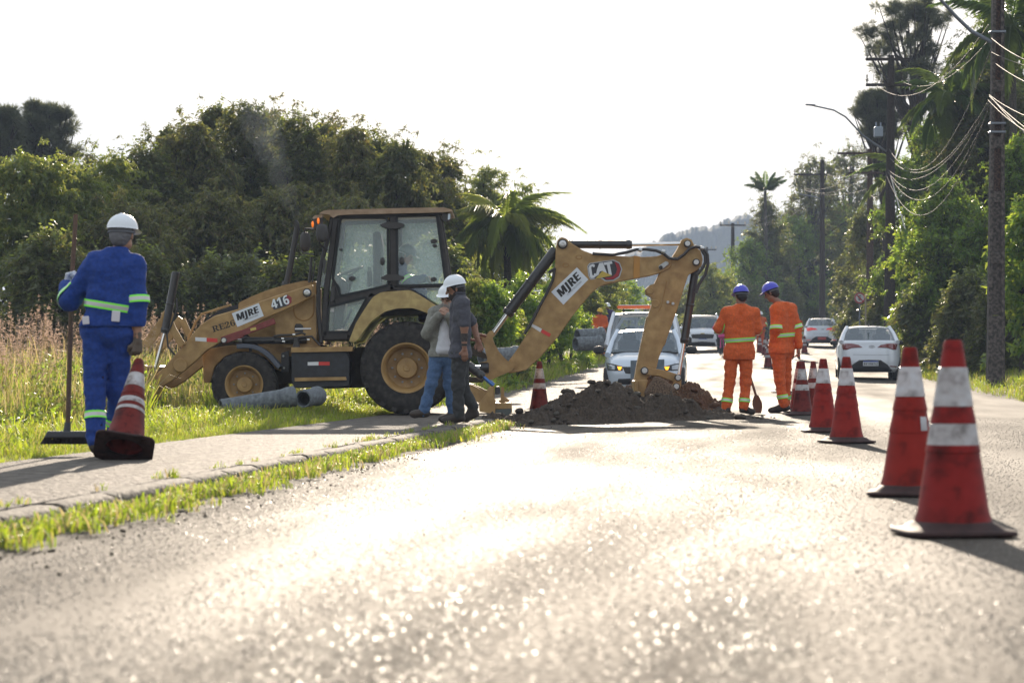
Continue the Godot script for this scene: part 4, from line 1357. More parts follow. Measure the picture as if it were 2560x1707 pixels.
	tube(hm, [Q("I", 400, 430, DM - 1.03), Q("I", 420, 470, DM - 0.95), Q("I", 485, 510, DM - 0.8)], 0.011, 6)
	obj("mirror_arm", hm, plastic, mir, true)
	mir = node("mirror", cab, Q("I", 258, 430, DM + 1.0))
	hm = MB.new()
	sheet(hm, egg_rows(Q("I", 258, 430, DM + 1.0), Vector3(0.08, 0.145, 0.05)), Vector3.ZERO)
	obj("mirror_shell", hm, plastic, mir, true)
	hm = MB.new()
	tube(hm, [Q("I", 245, 335, DM + 1.0), Q("I", 262, 292, DM + 0.95), Q("I", 365, 302, DM + 0.8)], 0.013, 6)
	tube(hm, [Q("I", 222, 520, DM + 1.0), Q("I", 235, 545, DM + 0.95), Q("I", 345, 565, DM + 0.8)], 0.013, 6)
	obj("mirror_arm", hm, plastic, mir, true)
	hm = MB.new()
	tube(hm, [Q("I", 300, 850, DM - 0.5), Q("I", 322, 590, DM - 0.5)], 0.02, 8)
	tube(hm, [Q("I", 360, 650, DM - 0.6), Q("I", 330, 850, DM - 0.6)], 0.01, 6)
	obj("wiper_post", hm, plastic, cab, true)
	hm = MB.new()
	tube(hm, [Q("I", 62, 880, DM - 0.3), Q("I", 100, 700, DM - 0.3), Q("I", 150, 420, DM - 0.3), Q("I", 174, 295, DM - 0.3), Q("I", 168, 250, DM - 0.3), Q("I", 150, 212, DM - 0.3)], [0.043, 0.042, 0.041, 0.042, 0.042, 0.03], 14)
	rod(hm, Q("I", 55, 885, DM - 0.3), Q("I", 66, 850, DM - 0.3), 0.062, 16, 0.004)
	obj("exhaust_pipe", hm, plastic, t, true)

	# swing frame and boom
	pl("swing_frame", "O", [790, 100, 880, 120, 945, 42, 995, 45, 1022, 105, 985, 150, 1012, 240, 1045, 300, 1095, 385, 1170, 470, 1245, 545, 1330, 560, 1350, 640, 1300, 700, 1100, 785, 925, 862, 860, 790, 800, 720, 860, 690, 925, 690, 930, 605, 790, 600, 780, 560, 890, 540, 902, 500, 860, 330, 835, 250, 790, 200], DM - 0.24, 0.48, yel, t, 0.012, 0.012)
	pl("kingpost", "O", [560, 300, 700, 320, 880, 420, 900, 510, 700, 450, 560, 440], DM - 0.3, 0.6, under, t, 0.02)
	pl("kingpost", "O", [500, 790, 640, 800, 860, 800, 830, 890, 640, 890, 500, 860], DM - 0.3, 0.6, under, t, 0.02)
	hm = MB.new()
	rod(hm, Q("O", 560, 640, DM - 0.1), Q("O", 790, 650, DM - 0.1), 0.03, 12)
	obj("swing_rod", hm, chrome, t, true)
	hm = MB.new()
	rod(hm, Q("O", 785, 650, DM - 0.26), Q("O", 930, 648, DM - 0.26), 0.075, 16, 0.01)
	obj("swing_ram", hm, mats["ram_black"], t, true)
	for q in [[690, 100, 800, 110, 880, 130], [690, 140, 740, 170, 800, 230], [600, 180, 700, 200, 800, 160]]:
		hm = MB.new()
		tube(hm, [Q("O", q[0], q[1], DM - 0.3), Q("O", q[2], q[3], DM - 0.32), Q("O", q[4], q[5], DM - 0.28)], 0.02, 8)
		obj("valve_lever", hm, mat("lever_rust", Color(0.2, 0.08, 0.05), 0.7), t, true)
	var boom := pl("boom", "C", [335, 1060, 365, 1035, 420, 960, 530, 790, 640, 560, 690, 420, 718, 320, 722, 190, 735, 120, 765, 97, 800, 108, 850, 150, 930, 200, 1000, 225, 1100, 237, 1190, 240, 1290, 246, 1320, 236, 1370, 248, 1480, 243, 1540, 222, 1575, 245, 1595, 300, 1580, 335, 1500, 372, 1420, 392, 1310, 412, 1180, 436, 1060, 467, 1000, 512, 930, 592, 850, 692, 740, 850, 600, 1010, 500, 1100, 440, 1114, 375, 1126, 338, 1100], DM - 0.17, 0.34, yel, t, 0.02, 0.008)
	pl("boom_rib", "C", [1312, 242, 1358, 246, 1356, 402, 1308, 412], DM - 0.178, 0.008, mat("yellow_tape", Color(0.44, 0.21, 0.04), 0.5), boom, 0.0, 0.002)
	for q in [[897, 250], [798, 310]]:
		hm = MB.new()
		lathe(hm, [[0.05, 0.0], [0.05, 0.006], [0.036, 0.006], [0.036, 0.0]], Transform3D(Basis(Vector3(0, 0, 1), -0.0) * Basis.from_euler(Vector3(PI / 2, 0, 0)) * Basis.from_scale(Vector3(1, 1, 0.65)), Q("C", q[0], q[1], DM - 0.17)), 20)
		obj("boom_port", hm, mats["yellow_worn"], boom, true)
	company_sign("C", [687, 512, 882, 327, 968, 418, 780, 608], DM - 0.17, boom)
	pl("reflector", "C", [545, 752, 618, 790, 606, 815, 537, 772], DM - 0.174, 0.003, white, boom, 0.0, 0.0005)
	pl("reflector", "C", [620, 792, 686, 828, 674, 852, 610, 816], DM - 0.174, 0.003, red, boom, 0.0, 0.0005)
	maker_emblem(boom)
	var stick := pl("dipper_arm", "C", [1655, 160, 1672, 118, 1710, 102, 1748, 118, 1772, 168, 1815, 200, 1832, 260, 1825, 312, 1790, 347, 1722, 386, 1690, 480, 1640, 640, 1590, 780, 1562, 858, 1548, 905, 1530, 930, 1500, 1010, 1482, 1085, 1440, 1130, 1390, 1190, 1312, 1192, 1330, 1090, 1360, 940, 1400, 780, 1430, 660, 1455, 585, 1445, 552, 1405, 528, 1400, 490, 1430, 462, 1468, 448, 1492, 400, 1522, 330, 1592, 262, 1630, 205], DM - 0.14, 0.28, yel, t, 0.015, 0.008)
	var saw := []
	for k in 41:
		var q := k / 40.0
		saw.append_array([lerpf(1412, 1338, q) - 2, lerpf(700, 1060, q)])
		saw.append_array([lerpf(1412, 1338, q) - 8, lerpf(700, 1060, q) + 4.5])
	saw.append_array([1360, 1062, 1432, 702])
	pl("grip_teeth", "C", saw, DM - 0.05, 0.1, yel, stick, 0.0, 0.0)
	band("weld_line", "C", [1560, 430, 1520, 620, 1497, 660], 0.008, DM - 0.146, 0.006, mats["yellow_worn"], stick, 0.001)
	for q in [[1432, 502, 0.055], [1475, 600, 0.06]]:
		hm = MB.new()
		rod(hm, Q("C", q[0], q[1], DM - 0.1), Q("C", q[0], q[1], DM - 0.155), q[2], 20, 0.008)
		obj("boss", hm, yel, stick, true)
	pl("grease_plate", "C", [1560, 578, 1618, 590, 1616, 610, 1558, 600], DM - 0.15, 0.01, mats["yellow_worn"], stick, 0.005)
	for q in [[1568, 589], [1607, 600]]:
		hm = MB.new()
		rod(hm, Q("C", q[0], q[1], DM - 0.14), Q("C", q[0], q[1], DM - 0.165), 0.022, 10, 0.004)
		obj("bolt", hm, mats["pin_steel"], stick, true)
	pl("lock_plate", "C", [1497, 320, 1508, 308, 1552, 280, 1574, 288, 1574, 305, 1530, 340, 1505, 345], DM - 0.2, 0.03, mat("grey_steel", Color(0.45, 0.46, 0.45), 0.45, 0.6), boom, 0.012)
	hm = MB.new()
	rod(hm, Q("C", 1515, 327, DM - 0.19), Q("C", 1515, 327, DM - 0.225), 0.028, 14, 0.004)
	obj("lock_pin", hm, plastic, boom, true)
	for q in [[774, 150, 0.072], [1716, 148, 0.052], [1782, 288, 0.052], [378, 1075, 0.06], [1392, 1105, 0.056]]:
		pin("C", q[0], q[1], DM - 0.19, q[2], t)
	ram("boom_ram", t, Q("C", 725, 190, DM - 0.02), Q("C", 352, 685, DM - 0.02), Q("C", 240, 840, DM - 0.02), 0.078, 0.035, chrome)
	ram("stick_ram", t, Q("C", 800, 152, DM), Q("C", 1297, 154, DM), Q("C", 1716, 148, DM), 0.06, 0.026, chrome)
	ram("bucket_ram", t, Q("C", 1782, 300, DM), Q("C", 1690, 900, DM), Q("C", 1650, 1150, DM), 0.058, 0.025, chrome)
	for q in [[1000, 222, 1150, 232, 1250, 215, 1330, 192, 1400, 190, 1480, 200, 1535, 222, 1580, 258, 1640, 264, 1690, 230, 1730, 185, 1780, 170, 1830, 182, 1868, 230, 1872, 300, 1850, 380, 1800, 460, 1778, 520], [1815, 180, 1850, 240, 1850, 290, 1825, 340, 1790, 380], [714, 330, 700, 420, 655, 520, 600, 620, 545, 730, 485, 830], [720, 335, 690, 350, 672, 365]]:
		hm = MB.new()
		var pts := []
		for k in range(0, q.size(), 2): pts.append(Q("C", q[k], q[k + 1], DM - 0.22))
		tube(hm, pts, 0.022, 8)
		obj("hose", hm, plastic, t, true)
	for q in [[1825, 182], [1533, 208], [1360, 195]]:
		hm = MB.new()
		rod(hm, Q("C", q[0] - 12, q[1] - 4, DM - 0.23), Q("C", q[0] + 12, q[1] + 4, DM - 0.23), 0.032, 10, 0.004)
		obj("hose_fitting", hm, mats["pin_steel"], t, true)
	# bucket and its links
	for s in [-0.2, 0.16]:
		pl("bucket_link", "C", [1365, 1100, 1375, 1078, 1400, 1076, 1560, 1105, 1655, 1138, 1672, 1165, 1660, 1195, 1630, 1195, 1500, 1145, 1390, 1135], DM + s, 0.04, yel, t, 0.02)
		pl("bucket_ear", "C", [1625, 1150, 1672, 1160, 1668, 1225, 1650, 1250, 1600, 1250, 1520, 1330, 1380, 1330, 1310, 1240, 1315, 1180, 1420, 1170, 1400, 1250, 1470, 1300, 1560, 1260, 1610, 1200], DM + s * 1.3, 0.04, yel, t, 0.02)
	pl("bucket_shell", "C", [1310, 1180, 1340, 1180, 1345, 1300, 1420, 1370, 1540, 1380, 1600, 1320, 1625, 1250, 1650, 1260, 1620, 1350, 1550, 1410, 1400, 1400, 1320, 1320], DM - 0.36, 0.72, yel, t, 0.03)
	pin("C", 1645, 1158, DM - 0.24, 0.05, t)
	pin("C", 1632, 1225, DM - 0.28, 0.052, t)
	# stabiliser legs, both sides
	for s in 2:
		var sh := Vector3(0, 0, -1.5 * s)
		var d := DM - 0.9
		var leg := node("stabiliser", t, Q("O", 800, 1200, d) + sh)
		var put := func(called: String, a: Array, dd: float, th: float, m: Material, r: float) -> void:
			var mb := MB.new()
			plate(mb, soft(pp("O", a, dd), r), -dd - 1.5 * s, -(dd + th) - 1.5 * s, 0.006)
			obj(called, mb, m, leg, true)
		put.call("beam", [470, 880, 560, 905, 640, 920, 890, 1040, 960, 1130, 900, 1260, 770, 1228, 560, 1090, 440, 1010], d - 0.02, 0.2, yel, 0.02)
		put.call("foot_cheek", [765, 1225, 885, 1060, 925, 965, 965, 955, 1005, 960, 1012, 1180, 1040, 1230, 1030, 1400, 980, 1400, 775, 1365], d - 0.08, 0.05, yel, 0.012)
		put.call("foot_cheek", [1125, 965, 1170, 985, 1172, 1130, 1300, 1225, 1308, 1385, 1240, 1400, 1000, 1400, 1010, 1230, 1120, 1190], d + 0.2, 0.05, yel, 0.012)
		put.call("foot_plate", [1005, 1225, 1295, 1215, 1305, 1300, 1290, 1320, 1020, 1325], d - 0.03, 0.24, yel, 0.01)
		put.call("rubber_pad", [985, 1335, 1290, 1318, 1292, 1385, 1240, 1425, 1000, 1428], d - 0.06, 0.3, mat("pad_grey", Color(0.09, 0.1, 0.09), 0.8), 0.015)
		put.call("knuckle", [1025, 965, 1105, 962, 1110, 1080, 1030, 1085], d - 0.02, 0.2, plastic, 0.02)
		ram("leg_ram", leg, Q("O", 560, 590, d) + sh, Q("O", 840, 800, d) + sh, Q("O", 1000, 940, d) + sh, 0.058, 0.026, mat("rod_blue", Color(0.06, 0.16, 0.42), 0.15, 0.5))
	# lettering on the loader arm
	company_sign("A", [645, 820, 828, 750, 862, 838, 683, 912], DM - 0.86, t)
	pl("reflector", "A", [398, 981, 474, 985, 474, 1012, 398, 1006], DM - 0.864, 0.003, white, t, 0.0, 0.0005)
	pl("reflector", "A", [475, 985, 548, 990, 548, 1016, 475, 1012], DM - 0.864, 0.003, red, t, 0.0, 0.0005)
	var ax_x := (Q("A", 660, 880, DM) - Q("A", 520, 925, DM)).normalized()
	var rb := Basis(ax_x, Vector3(-ax_x.y, ax_x.x, 0), Vector3(0, 0, 1))
	word("RE26", 0.085, Q("A", 590, 905, DM - 0.862), Basis(rb.x * 1.15, rb.y, rb.z), mats["ink"], t, 0.002, true, "stencil_number", "Droid Serif")
	pl("number_badge", "A", [918, 770, 925, 738, 990, 705, 1025, 695, 1050, 712, 1050, 745, 1030, 765, 950, 790, 930, 795], DM - 0.864, 0.003, mat("badge_dark", Color(0.035, 0.04, 0.05), 0.4), t, 0.01, 0.0005)
	pl("number_badge", "A", [1015, 700, 1028, 697, 1050, 712, 1050, 745, 1030, 763, 1018, 766], DM - 0.8655, 0.002, mat("badge_red", Color(0.25, 0.02, 0.03), 0.4), t, 0.004, 0.0005)
	for k in 2:
		word("416", 0.125, Q("A", 970 + k, 744, DM - 0.8665), Basis(rb.x * 0.92, rb.y, rb.z), mat("badge_white", Color(0.72, 0.76, 0.78), 0.4), t, 0.002 + 0.0004 * k, true, "number")

func egg_rows(at: Vector3, r: Vector3) -> Array:
	var rows := []
	for k in 13:
		var a := PI * (k / 12.0 - 0.5)
		var row := PackedVector3Array()
		for j in 21:
			var b := TAU * j / 20.0
			var c := pow(absf(cos(a)), 0.7)
			row.append(at + Vector3(cos(b) * c * r.x, signf(sin(a)) * pow(absf(sin(a)), 0.8) * r.y, sin(b) * c * r.z))
		rows.append(row)
	return rows

# the maker's name on the boom: three heavy white letters over a yellow peak, on a dark and red hexagon
func maker_emblem(boom: Node3D) -> void:
	var d := DM - 0.174
	var n := pl("emblem", "C", [960, 318, 975, 295, 1080, 278, 1160, 268, 1205, 290, 1224, 340, 1205, 400, 1160, 428, 1095, 432, 1060, 408, 985, 420, 968, 390], d, 0.003, mat("emblem_edge", Color(0.42, 0.43, 0.44), 0.45), boom, 0.01, 0.0005)
	pl("field_dark", "C", [968, 318, 982, 300, 1080, 285, 1155, 276, 1200, 296, 1216, 340, 1198, 394, 1157, 420, 1100, 424, 1070, 402, 988, 412, 975, 388], d - 0.002, 0.002, mat("emblem_dark", Color(0.03, 0.03, 0.036), 0.45), n, 0.01, 0.0005)
	pl("field_red", "C", [1165, 282, 1196, 298, 1212, 340, 1195, 392, 1157, 416, 1105, 418, 1090, 406, 1150, 396, 1176, 372, 1186, 338], d - 0.004, 0.002, mat("emblem_red", Color(0.3, 0.02, 0.025), 0.45), n, 0.004, 0.0005)
	var wm := mat("emblem_white", Color(0.62, 0.64, 0.66), 0.4)
	var C := [1018, 308, 1014, 325, 1001, 324, 999, 318, 993, 319, 990, 330, 998, 382, 1003, 388, 1010, 384, 1011, 372, 1025, 372, 1026, 392, 1012, 406, 990, 410, 980, 396, 970, 330, 978, 310, 1004, 300]
	pl("emblem_letter", "C", C, d - 0.006, 0.002, wm, n, 0.004, 0.0005)
	pl("emblem_letter", "C", [1050, 294, 1078, 290, 1112, 378, 1092, 372, 1076, 352, 1054, 358, 1046, 382, 1022, 396, 1034, 340], d - 0.006, 0.002, wm, n, 0.003, 0.0005)
	pl("emblem_letter", "C", [1082, 291, 1144, 280, 1150, 298, 1130, 302, 1146, 384, 1122, 378, 1108, 306, 1088, 309], d - 0.006, 0.002, wm, n, 0.003, 0.0005)
	pl("emblem_peak", "C", [1074, 354, 1148, 388, 1018, 414], d - 0.008, 0.002, mat("emblem_yellow", Color(0.5, 0.36, 0.06), 0.45), n, 0.002, 0.0005)

# thin smoke leaving the exhaust
func build_smoke() -> void:
	var p0 := Q("I", 150, 205, DM - 0.3)
	var t := thing("exhaust_smoke", "thin bluish smoke drifting up from the exhaust pipe", "smoke", p0)
	var m := FogMaterial.new()
	m.albedo = Color(0.86, 0.9, 0.96)
	m.density = 0.09
	for q in [[0.0, 0.1, 0.16, 0.3], [-0.1, 0.35, 0.26, 0.45], [-0.22, 0.7, 0.38, 0.55], [-0.36, 1.05, 0.5, 0.6], [-0.5, 1.4, 0.62, 0.7]]:
		var f := FogVolume.new()
		f.name = "puff"
		f.shape = RenderingServer.FOG_VOLUME_SHAPE_ELLIPSOID
		f.size = Vector3(q[2], q[3], q[2])
		f.material = m
		t.add_child(f, true)
		f.position = Vector3(q[0], q[1], -0.1)

# ---------- people: smooth fields round bones, meshed as surface nets
# a bone: [a, b, radius at a, radius at b]; cuts: [normal, distance] planes beyond which nothing stays
func net(mb: MB, bones: Array, cell: float, k: float, cuts := [], amp := 0.0, freq := 8.0, squash := Vector3.ONE) -> void:
	var lo := Vector3.ONE * 1e9
	var hi := -lo
	for b in bones:
		for e in 2:
			lo = lo.min(b[e] - Vector3.ONE * b[2 + e]); hi = hi.max(b[e] + Vector3.ONE * b[2 + e])
	var pad := cell * 3.0 + k * 0.5 + amp
	lo -= Vector3.ONE * pad; hi += Vector3.ONE * pad
	var nx := int((hi.x - lo.x) / cell) + 2
	var ny := int((hi.y - lo.y) / cell) + 2
	var nz := int((hi.z - lo.z) / cell) + 2
	var f := PackedFloat32Array()
	f.resize(nx * ny * nz)
	f.fill(9.0)
	for b in bones:
		var a: Vector3 = b[0]
		var ab: Vector3 = b[1] - a
		var ra: float = b[2]
		var dr: float = b[3] - ra
		var l2 := maxf(ab.length_squared(), 1e-9)
		var m: float = maxf(b[2], b[3]) + pad
		var p0: Vector3 = (a.min(b[1]) - Vector3.ONE * m - lo) / cell
		var p1: Vector3 = (a.max(b[1]) + Vector3.ONE * m - lo) / cell
		for z in range(maxi(0, int(p0.z)), mini(nz - 1, int(p1.z)) + 1):
			for y in range(maxi(0, int(p0.y)), mini(ny - 1, int(p1.y)) + 1):
				var row := (z * ny + y) * nx
				var py := lo.y + y * cell - a.y
				var pz := lo.z + z * cell - a.z
				for x in range(maxi(0, int(p0.x)), mini(nx - 1, int(p1.x)) + 1):
					var px := lo.x + x * cell - a.x
					var t := clampf((px * ab.x + py * ab.y + pz * ab.z) / l2, 0.0, 1.0)
					var ex := px - ab.x * t
					var ey := py - ab.y * t
					var ez := pz - ab.z * t
					var d := sqrt(ex * ex + ey * ey + ez * ez) - ra - dr * t
					var o := f[row + x]
					var h := k - absf(o - d)
					if h > 0.0: f[row + x] = minf(o, d) - h * h / (4.0 * k)
					elif d < o: f[row + x] = d
	if amp > 0.0 or cuts.size():
		var n := FastNoiseLite.new()
		n.seed = 21; n.frequency = freq; n.fractal_octaves = 2
		for z in nz:
			for y in ny:
				for x in nx:
					var i := (z * ny + y) * nx + x
					if f[i] > cell * 4.0 + amp: continue
					var p := lo + Vector3(x, y, z) * cell
					var v := f[i]
					if amp > 0.0: v += (n.get_noise_3d(p.x * 1.0, p.y * 1.7, p.z * 1.0) + 0.6 * absf(n.get_noise_3d(p.x * 2.2 + p.y, p.y * 2.6 - p.x, p.z * 2.2)) - 0.2) * amp
					for c in cuts: v = maxf(v, p.dot(c[0]) - c[1])
					f[i] = v
	var at := mb.v.size()
	var made := {}
	var sy := nx
	var sz := nx * ny
	var off := [0, 1, sy, sy + 1, sz, sz + 1, sz + sy, sz + sy + 1]
	var edges := [0, 1, 2, 3, 4, 5, 6, 7, 0, 2, 1, 3, 4, 6, 5, 7, 0, 4, 1, 5, 2, 6, 3, 7]
	for z in nz - 1:
		for y in ny - 1:
			var row := z * sz + y * sy
			for x in nx - 1:
				var i := row + x
				if absf(f[i]) > cell * 2.0: continue
				var neg := 0
				for o in 8:
					if f[i + off[o]] < 0.0: neg += 1
				if neg == 0 or neg == 8: continue
				var s := Vector3.ZERO
				var c := 0
				for e in range(0, 24, 2):
					var u: int = edges[e]
					var w: int = edges[e + 1]
					var fu := f[i + off[u]]
					var fw := f[i + off[w]]
					if (fu < 0.0) != (fw < 0.0):
						var t := fu / (fu - fw)
						s += Vector3(u & 1, (u >> 1) & 1, u >> 2).lerp(Vector3(w & 1, (w >> 1) & 1, w >> 2), t)
						c += 1
				made[i] = mb.vert(lo + (Vector3(x, y, z) + s / c) * cell, Vector3.ZERO)
	for i in made:
		for ax in 3:
			var st: int = [1, sy, sz][ax]
			var a1: int = [sy, sz, 1][ax]
			var a2: int = [sz, 1, sy][ax]
			var f0 := f[i]
			var f1 := f[i + st]
			if (f0 < 0.0) == (f1 < 0.0): continue
			if not (made.has(i - a1) and made.has(i - a2) and made.has(i - a1 - a2)): continue
			var q := [made[i], made[i - a1], made[i - a1 - a2], made[i - a2]]
			if f0 < 0.0: q.reverse()
			for t in [[0, 1, 2], [0, 2, 3]]:
				var A: int = q[t[0]]
				var B: int = q[t[1]]
				var C: int = q[t[2]]
				var g := (mb.v[C] - mb.v[A]).cross(mb.v[B] - mb.v[A])
				mb.n[A] += g; mb.n[B] += g; mb.n[C] += g
				mb.ix.append(A); mb.ix.append(B); mb.ix.append(C)
	for i in range(at, mb.v.size()):
		mb.n[i] = mb.n[i].normalized()

func field_at(bones: Array, k: float, p: Vector3) -> float:
	var f := 9.0
	for b in bones:
		var ab: Vector3 = b[1] - b[0]
		var t := clampf((p - b[0]).dot(ab) / maxf(ab.length_squared(), 1e-9), 0.0, 1.0)
		var d: float = (p - b[0] - ab * t).length() - lerpf(b[2], b[3], t)
		var h := k - absf(f - d)
		f = minf(f, d) - (h * h / (4.0 * k) if h > 0.0 else 0.0)
	return f

# a reflective band round a limb or the waist: green, silver, green
func tape(parent: Node3D, bones: Array, k: float, c: Vector3, ax: Vector3, w := 0.055, lift := 0.006, reach := 0.4) -> void:
	var b := basis_y(ax)
	var rows := []
	for r in 5:
		var o := c + b.y * w * (r / 4.0 - 0.5)
		var row := PackedVector3Array()
		for s in 36:
			var dir := b.x * cos(TAU * s / 36) + b.z * sin(TAU * s / 36)
			var t := reach
			for it in 24:
				var f := field_at(bones, k, o + dir * t)
				if f < 0.001: break
				t -= f * 0.9
				if t < 0.0: break
			row.append(o + dir * (maxf(t, 0.01) + lift))
		rows.append(row)
	var green := mat("tape_green", Color(0.25, 0.95, 0.08), 0.5)
	var silver := mat("tape_silver", Color(0.55, 0.55, 0.53), 0.35, 0.35)
	for k2 in 3:
		var mb := MB.new()
		var rs: Array = [rows.slice(0, 2), rows.slice(1, 4), rows.slice(3, 5)][k2]
		sheet(mb, rs, Vector3.ZERO, true)
		obj("reflective_tape", mb, silver if k2 == 1 else green, parent)

func hand(mb: MB, wrist: Vector3, dir: Vector3, palm: Vector3, thumb_side: Vector3, curl := 0.5, cell := 0.006, scale := 1.0) -> void:
	dir = dir.normalized()
	palm = (palm - dir * palm.dot(dir)).normalized()
	var side := (thumb_side - dir * thumb_side.dot(dir) - palm * thumb_side.dot(palm)).normalized()
	var B := []
	var s := scale
	for k in 4:
		var o := (k - 1.5) * -0.019 * s
		var kn := wrist + dir * 0.085 * s + side * o
		B.append([wrist + dir * 0.015 * s + side * o * 0.6, kn, 0.015 * s, 0.012 * s])
		var l: float = [0.040, 0.046, 0.043, 0.033][k] * s
		var a := curl * 0.9
		var p := kn
		var d := dir
		for j in 3:
			d = (dir * cos(a) + palm * sin(a)).normalized()
			var q: Vector3 = p + d * l * [1.0, 0.7, 0.55][j]
			B.append([p, q, (0.0098 - 0.001 * j) * s, (0.0088 - 0.001 * j) * s])
			p = q
			a += curl * 1.25
	var t0 := wrist + dir * 0.03 * s + side * 0.026 * s
	var t1 := t0 + (dir * 0.7 + side * 0.6 + palm * 0.25 * curl).normalized() * 0.042 * s
	var t2 := t1 + (dir * 0.9 + side * (0.35 - 0.5 * curl) + palm * 0.7 * curl).normalized() * 0.034 * s
	B.append([t0 - side * 0.012 * s, t1, 0.015 * s, 0.0115 * s]); B.append([t1, t2, 0.011 * s, 0.009 * s])
	B.append([wrist - dir * 0.03 * s, wrist + dir * 0.02 * s, 0.026 * s, 0.024 * s])
	net(mb, B, cell, 0.008)

# head of height about 0.23; c its middle, face the way it looks
func head_bones(c: Vector3, face: Vector3, s := 1.0) -> Array:
	face = face.normalized()
	var right := face.cross(Vector3.UP).normalized()
	var up := right.cross(face).normalized()
	var P3 := func(x: float, y: float, z: float) -> Vector3: return c + (right * x + up * y + face * z) * s
	return [[P3.call(0, 0.035, -0.02), P3.call(0, 0.035, 0.018), 0.077 * s, 0.073 * s], [P3.call(0, -0.02, 0.03), P3.call(0, -0.078, 0.05), 0.055 * s, 0.034 * s], [P3.call(-0.03, -0.06, 0.02), P3.call(0.03, -0.06, 0.02), 0.04 * s, 0.04 * s],
		[P3.call(0, 0.012, 0.09), P3.call(0, -0.022, 0.108), 0.009 * s, 0.015 * s], [P3.call(-0.03, 0.025, 0.078), P3.call(0.03, 0.025, 0.078), 0.014 * s, 0.014 * s],
		[P3.call(-0.018, -0.052, 0.083), P3.call(0.018, -0.052, 0.083), 0.009 * s, 0.009 * s],
		[P3.call(-0.076, 0.012, -0.005), P3.call(-0.08, -0.018, 0.0), 0.014 * s, 0.01 * s], [P3.call(0.076, 0.012, -0.005), P3.call(0.08, -0.018, 0.0), 0.014 * s, 0.01 * s]]

func helmet(parent: Node3D, c: Vector3, face: Vector3, m: Material, s := 1.0) -> void:
	face = face.normalized()
	var right := face.cross(Vector3.UP).normalized()
	var up := right.cross(face).normalized()
	up = (up + face * -0.05).normalized()
	face = up.cross(right)
	if face.dot(face) < 0.5: return
	face = -right.cross(up) if right.cross(up).dot(face) < 0.0 else right.cross(up)
	var o := c + up * 0.055 * s
	var rows := []
	for r in 13:
		var t := r / 12.0
		var row := PackedVector3Array()
		for k in 40:
			var a := TAU * k / 40.0
			var fw := cos(a)
			var p: Vector3
			if r < 10:
				var e := PI * 0.5 * (1.0 - r / 9.0)
				var rad := Vector2(0.108, 0.128) * cos(e)
				var ridge := 0.006 * maxf(0.0, 1.0 - absf(sin(a)) * 5.0) * sin(clampf(e, 0.0, 1.2))
				p = o + right * sin(a) * rad.x + face * fw * rad.y + up * (sin(e) * 0.108 + ridge)
			else:   # brim, longer in front
				var q := (r - 9) / 3.0
				var peak := pow(maxf(fw, 0.0), 1.5)
				var ext := (0.012 + 0.05 * peak) * q
				p = o + right * sin(a) * (0.108 + ext * 0.6) + face * fw * (0.128 + ext) - up * (0.006 + 0.02 * peak * q)
			row.append(o + (p - o) * s)
		rows.append(row)
	var mb := MB.new()
	sheet(mb, rows, Vector3.ZERO, true)
	var n := obj("hard_hat", mb, m, parent)
	mb = MB.new()
	var strap := []
	for k in 9:
		var a := PI * (0.5 + k / 8.0)
		strap.append(o + (right * sin(a) * 0.098 + face * cos(a) * 0.112 - up * 0.03) * s)
	tube(mb, strap, 0.009 * s, 5)
	obj("headband", mb, mat("strap_grey", Color(0.14, 0.15, 0.17), 0.7), n)

